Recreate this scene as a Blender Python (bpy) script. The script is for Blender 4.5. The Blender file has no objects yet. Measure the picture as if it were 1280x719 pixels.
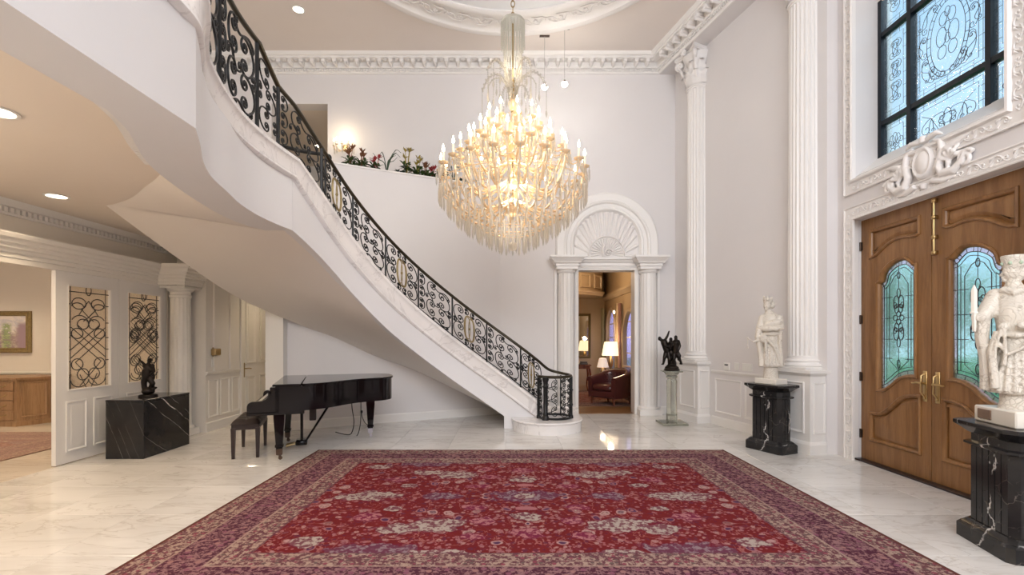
import bpy, bmesh, math, random
from mathutils import Vector, Matrix, noise
sc = bpy.context.scene
C = sc.collection
PI = math.pi
R = math.radians

# ------------------------------------------------------------------ camera
cam_d = bpy.data.cameras.new('camera')
cam = bpy.data.objects.new('camera', cam_d)
C.objects.link(cam)
cam.location = (0, 0, 1.5)
cam.rotation_euler = (PI / 2, 0, 0)
cam_d.lens = 17.0
cam_d.sensor_width = 36.0
cam_d.shift_x = 0.0016
cam_d.shift_y = 0.0488
cam_d.clip_end = 200
sc.camera = cam

# ------------------------------------------------------------------ exposure
sc.view_settings.view_transform = 'Standard'
sc.view_settings.look = 'None'
sc.view_settings.gamma = 1.0
sc.view_settings.use_curve_mapping = False
sc.view_settings.exposure = -0.02
sc.cycles.max_bounces = 7
sc.cycles.diffuse_bounces = 4
sc.cycles.glossy_bounces = 4
sc.cycles.transmission_bounces = 6
sc.cycles.transparent_max_bounces = 12
sc.cycles.caustics_reflective = False
sc.cycles.caustics_refractive = False
sc.cycles.sample_clamp_indirect = 4.0
sc.cycles.use_denoising = True

# ------------------------------------------------------------------ world: soft blue sky with clouds
wd = bpy.data.worlds.new('sky')
sc.world = wd
wd.use_nodes = True
wn = wd.node_tree.nodes; wl = wd.node_tree.links
wn.clear()
w_tc = wn.new('ShaderNodeTexCoord')
w_no = wn.new('ShaderNodeTexNoise'); w_no.inputs['Scale'].default_value = 2.6; w_no.inputs['Detail'].default_value = 6
w_rp = wn.new('ShaderNodeValToRGB')
w_rp.color_ramp.elements[0].position = 0.36; w_rp.color_ramp.elements[0].color = (0.36, 0.56, 0.78, 1)
w_rp.color_ramp.elements[1].position = 0.54; w_rp.color_ramp.elements[1].color = (1.0, 1.0, 1.0, 1)
w_bg = wn.new('ShaderNodeBackground'); w_bg.inputs['Strength'].default_value = 1.45
w_out = wn.new('ShaderNodeOutputWorld')
wl.new(w_tc.outputs['Generated'], w_no.inputs['Vector'])
wl.new(w_no.outputs['Fac'], w_rp.inputs['Fac'])
wl.new(w_rp.outputs['Color'], w_bg.inputs['Color'])
wl.new(w_bg.outputs['Background'], w_out.inputs['Surface'])

# ------------------------------------------------------------------ large lights: daylight through the windows
def area_light(name, loc, direction, sx, sy, power, color):
    d = bpy.data.lights.new(name, 'AREA')
    d.shape = 'RECTANGLE'; d.size = sx; d.size_y = sy; d.energy = power; d.color = color
    o = bpy.data.objects.new(name, d); C.objects.link(o)
    o.location = loc
    o.rotation_euler = Vector(direction).to_track_quat('-Z', 'Y').to_euler()
    return o
def point_light(name, loc, power, color, radius=0.1):
    d = bpy.data.lights.new(name, 'POINT'); d.energy = power; d.color = color; d.shadow_soft_size = radius
    o = bpy.data.objects.new(name, d); C.objects.link(o); o.location = loc
    return o
def spot_light(name, loc, direction, power, color, angle=110, radius=0.08):
    d = bpy.data.lights.new(name, 'SPOT'); d.energy = power; d.color = color; d.shadow_soft_size = radius
    d.spot_size = R(angle); d.spot_blend = 0.8
    o = bpy.data.objects.new(name, d); C.objects.link(o); o.location = loc
    o.rotation_euler = Vector(direction).to_track_quat('-Z', 'Y').to_euler()
    return o
COOL = (0.86, 0.92, 1.0); WARM = (1.0, 0.72, 0.44); NEUT = (1.0, 0.95, 0.9)
area_light('daylight_rear_window', (0.9, -2.9, 5.1), (0, 1, -0.22), 6.0, 2.4, 520, (0.94, 0.96, 1.0))
area_light('daylight_transom', (8.0, 4.9, 9.6), (-1, 0, -1.25), 5.0, 4.0, 1500, COOL)
point_light('dome_cove_light', (0.0, 5.84, 7.35), 90, (0.97, 0.98, 1.0), 0.5)
# ------------------------------------------------------------------ node materials
class NT:
    """small helper for building node trees"""
    def __init__(s, name):
        s.m = bpy.data.materials.new(name); s.m.use_nodes = True
        s.t = s.m.node_tree; s.n = s.t.nodes; s.l = s.t.links
        s.n.clear()
        s.out = s.n.new('ShaderNodeOutputMaterial')
    def node(s, typ, **kw):
        nd = s.n.new(typ)
        for k, v in kw.items():
            if k.startswith('i_'):
                s.put(nd.inputs[k[2:].replace('_', ' ')], v)
            else: setattr(nd, k, v)
        return nd
    def put(s, sock, v):
        if isinstance(v, bpy.types.NodeSocket): s.l.new(v, sock)
        elif v is not None:
            if sock.type == 'RGBA' and len(v) == 3: v = (*v, 1)
            sock.default_value = v
    def math(s, op, a, b=None, c=None, clamp=False):
        nd = s.n.new('ShaderNodeMath'); nd.operation = op; nd.use_clamp = clamp
        s.put(nd.inputs[0], a)
        if b is not None: s.put(nd.inputs[1], b)
        if c is not None: s.put(nd.inputs[2], c)
        return nd.outputs[0]
    def mix(s, f, a, b, blend='MIX'):
        nd = s.n.new('ShaderNodeMix'); nd.data_type = 'RGBA'; nd.blend_type = blend
        s.put(nd.inputs[0], f); s.put(nd.inputs[6], a); s.put(nd.inputs[7], b)
        return nd.outputs[2]
    def step(s, x, lo, hi):
        nd = s.n.new('ShaderNodeMapRange'); nd.clamp = True; nd.interpolation_type = 'SMOOTHSTEP'
        s.put(nd.inputs[0], x); s.put(nd.inputs[1], lo); s.put(nd.inputs[2], hi)
        return nd.outputs[0]
    def coords(s, kind='Object', scale=None, loc=None, rot=None):
        tc = s.n.new('ShaderNodeTexCoord'); v = tc.outputs[kind]
        if scale or loc or rot:
            mp = s.n.new('ShaderNodeMapping'); s.l.new(v, mp.inputs[0])
            if loc: s.put(mp.inputs[1], loc)
            if rot: mp.inputs[2].default_value = rot
            if scale: mp.inputs[3].default_value = scale
            v = mp.outputs[0]
        return v
    def noise(s, v, scale, detail=3, rough=0.5, dist=0.0):
        nd = s.n.new('ShaderNodeTexNoise'); s.put(nd.inputs['Vector'], v)
        nd.inputs['Scale'].default_value = scale; nd.inputs['Detail'].default_value = detail
        nd.inputs['Roughness'].default_value = rough; nd.inputs['Distortion'].default_value = dist
        return nd.outputs
    def voro(s, v, scale, feature='F1', rnd=1.0):
        nd = s.n.new('ShaderNodeTexVoronoi'); nd.feature = feature; s.put(nd.inputs['Vector'], v)
        nd.inputs['Scale'].default_value = scale; nd.inputs['Randomness'].default_value = rnd
        return nd.outputs
    def bump(s, h, strength=0.2, dist=0.01):
        nd = s.n.new('ShaderNodeBump'); nd.inputs['Strength'].default_value = strength
        nd.inputs['Distance'].default_value = dist; s.put(nd.inputs['Height'], h)
        return nd.outputs[0]
    def bsdf(s, color, rough=0.5, metal=0.0, normal=None, coat=0.0, spec=0.5, emit=None, estr=0.0, trans=0.0, sheen=0.0):
        b = s.n.new('ShaderNodeBsdfPrincipled')
        s.put(b.inputs['Base Color'], color); s.put(b.inputs['Roughness'], rough); s.put(b.inputs['Metallic'], metal)
        b.inputs['Specular IOR Level'].default_value = spec
        b.inputs['Coat Weight'].default_value = coat; b.inputs['Coat Roughness'].default_value = 0.03
        if trans: b.inputs['Transmission Weight'].default_value = trans
        if sheen: b.inputs['Sheen Weight'].default_value = sheen
        if normal is not None: s.l.new(normal, b.inputs['Normal'])
        if emit is not None:
            s.put(b.inputs['Emission Color'], emit); b.inputs['Emission Strength'].default_value = estr
        return b.outputs[0]
    def done(s, shader):
        s.l.new(shader, s.out.inputs['Surface']); return s.m

def paint(name, col, rough=0.6, var=0.015):
    t = NT(name); v = t.coords()
    n = t.noise(v, 2.0, 3)[0]
    c = t.mix(n, tuple(max(0, x - var) for x in col), tuple(min(1, x + var) for x in col))
    b = t.bump(t.noise(v, 160, 2)[0], 0.03, 0.002)
    return t.done(t.bsdf(c, rough, normal=b))
def plain(name, col, rough=0.5, metal=0.0, coat=0.0, spec=0.5, var=0.1, scale=14):
    t = NT(name); v = t.coords()
    n = t.noise(v, scale, 4)[0]
    c = t.mix(n, tuple(x * (1 - var) for x in col), tuple(min(1, x * (1 + var)) for x in col))
    return t.done(t.bsdf(c, rough, metal, coat=coat, spec=spec))
def emis(name, col, strength, base=(0.9, 0.9, 0.9)):
    t = NT(name)
    return t.done(t.bsdf(base, 0.5, emit=col, estr=strength))

M = {}
M['wall'] = paint('wall_paint', (0.745, 0.717, 0.715), 0.55)
M['wall_warm'] = paint('wall_paint_warm', (0.80, 0.755, 0.70), 0.55)
M['ceil'] = paint('ceiling_paint', (0.80, 0.73, 0.685), 0.7)
M['ceil_low'] = paint('low_ceiling_paint', (0.80, 0.715, 0.63), 0.7)
M['trim'] = paint('trim_paint', (0.84, 0.815, 0.79), 0.38)
M['trim_cream'] = paint('trim_paint_cream', (0.84, 0.805, 0.755), 0.38)
M['plaster'] = paint('plaster_ornament', (0.84, 0.81, 0.79), 0.5)
M['fascia'] = paint('stair_paint', (0.77, 0.76, 0.775), 0.5)
M['soffit'] = paint('soffit_paint', (0.80, 0.75, 0.71), 0.6)
M['dome'] = paint('dome_paint', (0.86, 0.87, 0.89), 0.7)

def marble_white(name, rough=0.07, base=(0.77, 0.745, 0.715), rnd=True, scale=1.0, vein=(0.42, 0.36, 0.31)):
    t = NT(name)
    v = t.coords('Object')
    if rnd:
        oi = t.node('ShaderNodeObjectInfo')
        cx = t.node('ShaderNodeCombineXYZ')
        t.l.new(t.math('MULTIPLY', oi.outputs['Random'], 37.0), cx.inputs[0])
        t.l.new(t.math('MULTIPLY', oi.outputs['Random'], 91.0), cx.inputs[1])
        va = t.node('ShaderNodeVectorMath', operation='ADD'); t.l.new(v, va.inputs[0]); t.l.new(cx.outputs[0], va.inputs[1])
        v = va.outputs[0]
    mp = t.node('ShaderNodeMapping'); t.l.new(v, mp.inputs[0]); mp.inputs[2].default_value = (0, 0, R(32)); mp.inputs[3].default_value = (0.7 * scale, 2.0 * scale, 1.2 * scale)
    v2 = mp.outputs[0]
    n1 = t.noise(v2, 1.4, 7, 0.6, 1.2)[0]
    n2 = t.noise(v2, 0.9, 5, 0.55, 2.2)[0]
    big = t.noise(v2, 0.7, 4, 0.5, 0.6)[0]
    ve = t.math('SUBTRACT', 1.0, t.step(t.math('ABSOLUTE', t.math('SUBTRACT', n1, 0.5)), 0.0, 0.05))
    ve2 = t.math('SUBTRACT', 1.0, t.step(t.math('ABSOLUTE', t.math('SUBTRACT', n2, 0.47)), 0.0, 0.016))
    f1 = t.math('MULTIPLY', ve, t.step(big, 0.42, 0.66))
    f2 = t.math('MULTIPLY', ve2, 0.34)
    cl = t.mix(t.step(big, 0.38, 0.68), base, tuple(x * 0.88 for x in base))
    c = t.mix(t.math('MULTIPLY', f1, 0.30), cl, vein)
    c = t.mix(f2, c, tuple(x * 0.9 for x in vein))
    return t.done(t.bsdf(c, rough, spec=0.5))
M['tile'] = marble_white('floor_marble', 0.06)
M['marble_cap'] = marble_white('stair_marble', 0.22, (0.85, 0.82, 0.81), rnd=False, scale=0.9, vein=(0.5, 0.46, 0.45))
M['joint'] = plain('tile_joint', (0.50, 0.46, 0.42), 0.6)

def marble_black(name, shift=(0, 0, 0)):
    t = NT(name); v = t.coords('Object', loc=shift, rot=(0.5, 0.7, 0.4))
    w = t.noise(v, 2.2, 5, 0.6)[1]
    vm = t.node('ShaderNodeVectorMath', operation='SCALE'); t.l.new(w, vm.inputs[0]); vm.inputs['Scale'].default_value = 0.35
    va = t.node('ShaderNodeVectorMath', operation='ADD'); t.l.new(v, va.inputs[0]); t.l.new(vm.outputs[0], va.inputs[1])
    e1 = t.voro(va.outputs[0], 1.5, 'DISTANCE_TO_EDGE')[0]
    e2 = t.voro(va.outputs[0], 5.0, 'DISTANCE_TO_EDGE')[0]
    mk = t.step(t.noise(v, 3.6, 2)[0], 0.52, 0.64)
    l1 = t.math('MULTIPLY', t.math('SUBTRACT', 1.0, t.step(e1, 0.001, 0.012)), mk)
    l2 = t.math('MULTIPLY', t.math('SUBTRACT', 1.0, t.step(e2, 0.0, 0.012)), t.math('MULTIPLY', mk, 0.35))
    fl = t.step(t.noise(v, 26, 3)[0], 0.68, 0.8)
    base = t.mix(t.noise(v, 7, 4)[0], (0.006, 0.006, 0.007), (0.028, 0.026, 0.026))
    c = t.mix(l2, base, (0.32, 0.28, 0.24)); c = t.mix(t.math('MULTIPLY', l1, 0.85), c, (0.72, 0.69, 0.67))
    c = t.mix(t.math('MULTIPLY', fl, 0.25), c, (0.4, 0.38, 0.36))
    return t.done(t.bsdf(c, 0.14, spec=0.3))
M['black_marble'] = marble_black('black_marble')
def marble_veined(name):
    """black marble with long slanting white veins"""
    t = NT(name); v = t.coords('Object'); s = t.node('ShaderNodeSeparateXYZ'); t.l.new(v, s.inputs[0])
    n = t.noise(v, 2.2, 5, 0.6)[0]; n2 = t.noise(v, 5.0, 3)[0]
    q = t.math('ADD', t.math('ADD', s.outputs[2], t.math('MULTIPLY', s.outputs[1], 0.72)), t.math('ADD', t.math('MULTIPLY', s.outputs[0], 2.4), t.math('MULTIPLY', n, 0.13)))
    base = t.mix(t.noise(v, 7, 4)[0], (0.006, 0.006, 0.007), (0.028, 0.026, 0.026)); c = base
    for k, w, a in ((1.07, 0.006, 0.55), (1.26, 0.011, 0.9), (1.37, 0.005, 0.5), (0.62, 0.004, 0.3), (-0.28, 0.005, 0.5), (-0.05, 0.004, 0.3), (0.2, 0.003, 0.25)):
        l = t.math('SUBTRACT', 1.0, t.step(t.math('ABSOLUTE', t.math('SUBTRACT', q, k)), 0.0, w))
        c = t.mix(t.math('MULTIPLY', t.math('MULTIPLY', l, a), t.step(n2, 0.36, 0.56)), c, (0.78, 0.74, 0.70))
    fl = t.step(t.noise(v, 26, 3)[0], 0.70, 0.8); c = t.mix(t.math('MULTIPLY', fl, 0.2), c, (0.4, 0.36, 0.32))
    return t.done(t.bsdf(c, 0.12, spec=0.32))
M['black_marble_b'] = marble_veined('black_marble_veined')

M['ebony'] = plain('ebony_lacquer', (0.006, 0.004, 0.005), 0.07, spec=0.28)
M['ebony_dull'] = plain('dark_wood', (0.022, 0.012, 0.012), 0.35)
M['leather_black'] = plain('black_leather', (0.02, 0.014, 0.016), 0.38)
M['ivory_key'] = plain('piano_key_white', (0.8, 0.77, 0.7), 0.3)
M['iron'] = plain('wrought_iron', (0.012, 0.012, 0.013), 0.42, 0.4)
M['gilt'] = plain('aged_gilt', (0.30, 0.23, 0.11), 0.42, 0.75, var=0.35, scale=30)
M['brass'] = plain('polished_brass', (0.58, 0.42, 0.20), 0.3, 1.0)
M['brass_old'] = plain('old_brass', (0.42, 0.31, 0.16), 0.38, 1.0)
M['handrail'] = plain('handrail_bronze', (0.045, 0.036, 0.022), 0.3, 0.6)
M['bronze'] = plain('dark_bronze', (0.016, 0.012, 0.010), 0.33, 0.75, var=0.4, scale=22)
M['steel'] = plain('dark_hinge', (0.09, 0.06, 0.045), 0.4, 0.8)

def wood(name, ca, cb, rough=0.35, axis='Z', sc_=1.0):
    t = NT(name)
    s3 = {'Z': (9, 9, 0.8), 'X': (0.8, 9, 9), 'Y': (9, 0.8, 9)}[axis]
    v = t.coords('Object', scale=tuple(q * sc_ for q in s3))
    n = t.noise(v, 1.4, 6, 0.62, 0.6)[0]
    g = t.noise(v, 9.0, 3, 0.6)[0]
    c = t.mix(t.step(n, 0.3, 0.7), ca, cb)
    c = t.mix(t.math('MULTIPLY', t.step(g, 0.5, 0.75), 0.35), c, tuple(x * 0.55 for x in ca))
    return t.done(t.bsdf(c, rough, normal=t.bump(g, 0.06, 0.003)))
M['oak'] = wood('oak_door', (0.20, 0.092, 0.030), (0.31, 0.155, 0.058), 0.36)
M['walnut'] = wood('dresser_wood', (0.25, 0.145, 0.075), (0.38, 0.235, 0.13), 0.38)
M['parlor_floor'] = wood('parlor_floor_wood', (0.20, 0.10, 0.04), (0.36, 0.2, 0.09), 0.3, 'X')
M['parlor_wall'] = paint('parlor_wall', (0.52, 0.40, 0.27), 0.5, 0.04)
M['parlor_trim'] = paint('parlor_trim', (0.55, 0.43, 0.30), 0.45, 0.03)
M['mahogany'] = wood('mahogany', (0.10, 0.03, 0.018), (0.20, 0.065, 0.035), 0.25)
M['oxblood'] = plain('oxblood_leather', (0.085, 0.022, 0.022), 0.3, coat=0.3)
M['shade'] = emis('lamp_shade', (1.0, 0.78, 0.48), 1.5, (0.9, 0.8, 0.65))
M['shade_dim'] = emis('small_lamp_shade', (1.0, 0.78, 0.6), 0.5, (0.85, 0.78, 0.75))
M['curtain'] = plain('curtain', (0.40, 0.38, 0.25), 0.8)
M['curtain_rose'] = plain('curtain_rose', (0.36, 0.20, 0.17), 0.8)

def ivory(name, stain):
    t = NT(name); v = t.coords('Object')
    w = t.noise(v, 5, 3)[1]
    wv = t.node('ShaderNodeTexWave'); t.l.new(t.node('ShaderNodeVectorMath', operation='ADD', ).outputs[0], wv.inputs['Vector'])
    va = [n for n in t.n if n.type == 'VECT_MATH'][-1]
    t.l.new(v, va.inputs[0])
    sm = t.node('ShaderNodeVectorMath', operation='SCALE'); t.l.new(w, sm.inputs[0]); sm.inputs['Scale'].default_value = 0.25; t.l.new(sm.outputs[0], va.inputs[1])
    wv.inputs['Scale'].default_value = 24; wv.inputs['Distortion'].default_value = 3; wv.bands_direction = 'DIAGONAL'
    mk = t.step(t.noise(v, 7, 2)[0], 0.44, 0.6)
    ln = t.math('MULTIPLY', t.step(wv.outputs['Fac'], 0.72, 0.95), mk)
    e = t.voro(v, 34, 'DISTANCE_TO_EDGE')[0]
    ed = t.math('MULTIPLY', t.math('SUBTRACT', 1.0, t.step(e, 0.02, 0.09)), t.math('SUBTRACT', 1.0, mk))
    sp = t.math('SUBTRACT', 1.0, t.step(t.voro(v, 13, 'F1')[0], 0.12, 0.2))
    base = t.mix(t.noise(v, 3.5, 4)[0], (0.76, 0.715, 0.645), (0.64, 0.58, 0.49))
    c = t.mix(t.math('MULTIPLY', ln, 0.10), base, stain)
    c = t.mix(t.math('MULTIPLY', ed, 0.42), c, stain)
    c = t.mix(t.math('MULTIPLY', sp, 0.45), c, tuple(x * 0.8 for x in stain))
    h = t.math('SUBTRACT', t.math('SUBTRACT', 1.0, t.math('MULTIPLY', ln, 0.8)), ed)
    return t.done(t.bsdf(c, 0.36, normal=t.bump(h, 0.5, 0.008)))
M['ivory'] = ivory('carved_ivory', (0.34, 0.275, 0.21))
M['ivory_plain'] = plain('pale_ivory', (0.80, 0.755, 0.68), 0.35, var=0.06, scale=5)
M['plaque'] = plain('plaque', (0.20, 0.13, 0.09), 0.4)
M['flesh_ivory'] = plain('carved_ivory_face', (0.78, 0.72, 0.65), 0.4, var=0.05)

def glass_clear(name, tint, gloss=0.10, rough=0.05, alpha=None):
    """leaded window glass: mostly see-through with a soft gloss"""
    t = NT(name); v = t.coords('Object')
    n = t.noise(v, 9, 3, 0.55, 1.0)[0]
    tr = t.node('ShaderNodeBsdfTransparent'); t.put(tr.inputs[0], tint)
    rf = t.node('ShaderNodeBsdfRefraction'); t.put(rf.inputs['Color'], tint); rf.inputs['Roughness'].default_value = 0.22; rf.inputs['IOR'].default_value = 1.12
    b = t.bump(n, 0.6, 0.02); t.l.new(b, rf.inputs['Normal'])
    gl = t.node('ShaderNodeBsdfGlossy'); gl.inputs['Roughness'].default_value = rough; t.l.new(b, gl.inputs['Normal'])
    m1 = t.node('ShaderNodeMixShader'); m1.inputs[0].default_value = 0.55 if alpha is None else alpha
    t.l.new(tr.outputs[0], m1.inputs[1]); t.l.new(rf.outputs[0], m1.inputs[2])
    m2 = t.node('ShaderNodeMixShader'); m2.inputs[0].default_value = gloss
    t.l.new(m1.outputs[0], m2.inputs[1]); t.l.new(gl.outputs[0], m2.inputs[2])
    return t.done(m2.outputs[0])
M['door_glass'] = glass_clear('door_glass', (0.70, 0.90, 0.95), 0.08)
M['window_glass'] = glass_clear('transom_glass', (0.84, 0.95, 1.0), 0.08)
M['leaf_glass'] = glass_clear('clear_leaded_glass', (0.93, 0.90, 0.84), 0.10, 0.04, 0.2)
M['bevel_glass'] = glass_clear('bevelled_glass', (0.78, 0.80, 0.92), 0.25, 0.02, 0.35)
def crystal(name, tint, rough=0.03, gloss=0.3, trans=0.35):
    t = NT(name)
    tr = t.node('ShaderNodeBsdfTransparent'); t.put(tr.inputs[0], (0.97, 0.96, 0.94))
    gl = t.node('ShaderNodeBsdfGlass'); t.put(gl.inputs['Color'], tint); gl.inputs['Roughness'].default_value = rough; gl.inputs['IOR'].default_value = 1.5
    tl = t.node('ShaderNodeBsdfTranslucent'); t.put(tl.inputs[0], tint)
    m1 = t.node('ShaderNodeMixShader'); m1.inputs[0].default_value = trans
    t.l.new(gl.outputs[0], m1.inputs[1]); t.l.new(tl.outputs[0], m1.inputs[2])
    m2 = t.node('ShaderNodeMixShader'); m2.inputs[0].default_value = 0.15
    t.l.new(m1.outputs[0], m2.inputs[1]); t.l.new(tr.outputs[0], m2.inputs[2])
    return t.done(m2.outputs[0])
M['crystal'] = crystal('crystal_drops', (1.0, 0.97, 0.92), trans=0.68)
M['crystal_cool'] = crystal('crystal_beads', (1.0, 0.99, 0.94), trans=0.78)
M['pedestal_glass'] = crystal('pedestal_glass', (0.95, 0.97, 0.92), 0.02, trans=0.1)
M['crystal_gold'] = plain('gilt_glass_arm', (0.87, 0.65, 0.40), 0.28, 0.3, var=0.1)
M['candle'] = plain('candle_sleeve', (0.9, 0.82, 0.66), 0.5)
M['flame'] = emis('candle_bulb', (1.0, 0.86, 0.62), 14.0)
M['downlight'] = emis('downlight_lens', (1.0, 0.90, 0.72), 9.0)
M['spot_bulb'] = emis('halogen_bulb', (1.0, 0.95, 0.85), 60.0)
M['sconce_bulb'] = emis('sconce_bulb', (1.0, 0.86, 0.6), 6.0)
M['lead'] = plain('lead_came', (0.045, 0.045, 0.05), 0.4, 0.6)
M['win_frame'] = plain('dark_window_frame', (0.004, 0.008, 0.014), 0.4, 0.0, spec=0.25)
M['leaf_green'] = plain('plant_green', (0.05, 0.095, 0.025), 0.45, var=0.4, scale=20)
M['leaf_dark'] = plain('plant_dark_green', (0.015, 0.045, 0.02), 0.45, var=0.3)
M['bloom_rust'] = plain('bloom_rust', (0.20, 0.085, 0.04), 0.6, var=0.3)
M['bloom_red'] = plain('bloom_red', (0.34, 0.03, 0.035), 0.5)
M['bloom_yellow'] = plain('bloom_yellow', (0.34, 0.26, 0.05), 0.6, var=0.3)
M['soil'] = plain('soil', (0.05, 0.035, 0.025), 0.9)
M['grass'] = plain('lawn', (0.13, 0.31, 0.12), 0.9, var=0.35, scale=3)
M['tree'] = plain('tree_leaves', (0.13, 0.33, 0.15), 0.8, var=0.5, scale=5)
M['bark'] = plain('bark', (0.10, 0.07, 0.05), 0.9)
M['plastic'] = plain('white_plastic', (0.8, 0.79, 0.76), 0.4, var=0.02)
M['screen'] = plain('dark_screen', (0.05, 0.05, 0.06), 0.2)
M['cord'] = plain('black_cord', (0.015, 0.015, 0.016), 0.5)
M['book'] = plain('dark_books', (0.05, 0.045, 0.05), 0.5)
M['mirror'] = plain('mirror_glass', (0.75, 0.78, 0.75), 0.03, 1.0, var=0.01)

def painting_mat(name, dark=False):
    t = NT(name); v = t.coords('Generated')
    sx = t.node('ShaderNodeSeparateXYZ'); t.l.new(v, sx.inputs[0])
    z = sx.outputs[2]
    n = t.noise(v, 6, 6, 0.65, 1.2)[0]
    n2 = t.noise(v, 14, 4, 0.6)[0]
    if dark:
        c = t.mix(t.step(n, 0.35, 0.7), (0.03, 0.014, 0.012), (0.16, 0.07, 0.05))
    else:
        sky = t.mix(t.step(n, 0.35, 0.65), (0.50, 0.50, 0.58), (0.72, 0.68, 0.66))
        land = t.mix(t.step(n2, 0.4, 0.65), (0.30, 0.22, 0.25), (0.48, 0.42, 0.36))
        tr = t.mix(t.step(n2, 0.4, 0.6), (0.16, 0.24, 0.12), (0.34, 0.40, 0.22))
        c = t.mix(t.step(t.math('ADD', z, t.math('MULTIPLY', t.math('SUBTRACT', n, 0.5), 0.7)), 0.44, 0.6), land, sky)
        x = sx.outputs[0]
        tm = t.math('MULTIPLY', t.math('SUBTRACT', 1.0, t.step(t.math('ABSOLUTE', t.math('SUBTRACT', x, 0.66)), 0.03, 0.11)), t.step(n2, 0.38, 0.5))
        tm = t.math('MULTIPLY', tm, t.math('SUBTRACT', 1.0, t.step(z, 0.7, 0.8)))
        c = t.mix(tm, c, tr)
        rk = t.math('MULTIPLY', t.step(t.math('ADD', x, t.math('MULTIPLY', n, 0.2)), 0.9, 0.98), t.math('SUBTRACT', 1.0, t.step(z, 0.68, 0.85)))
        c = t.mix(rk, c, (0.33, 0.24, 0.30))
    return t.done(t.bsdf(c, 0.45))
M['painting'] = painting_mat('landscape_painting')
M['painting_dark'] = painting_mat('dark_painting', True)

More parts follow.
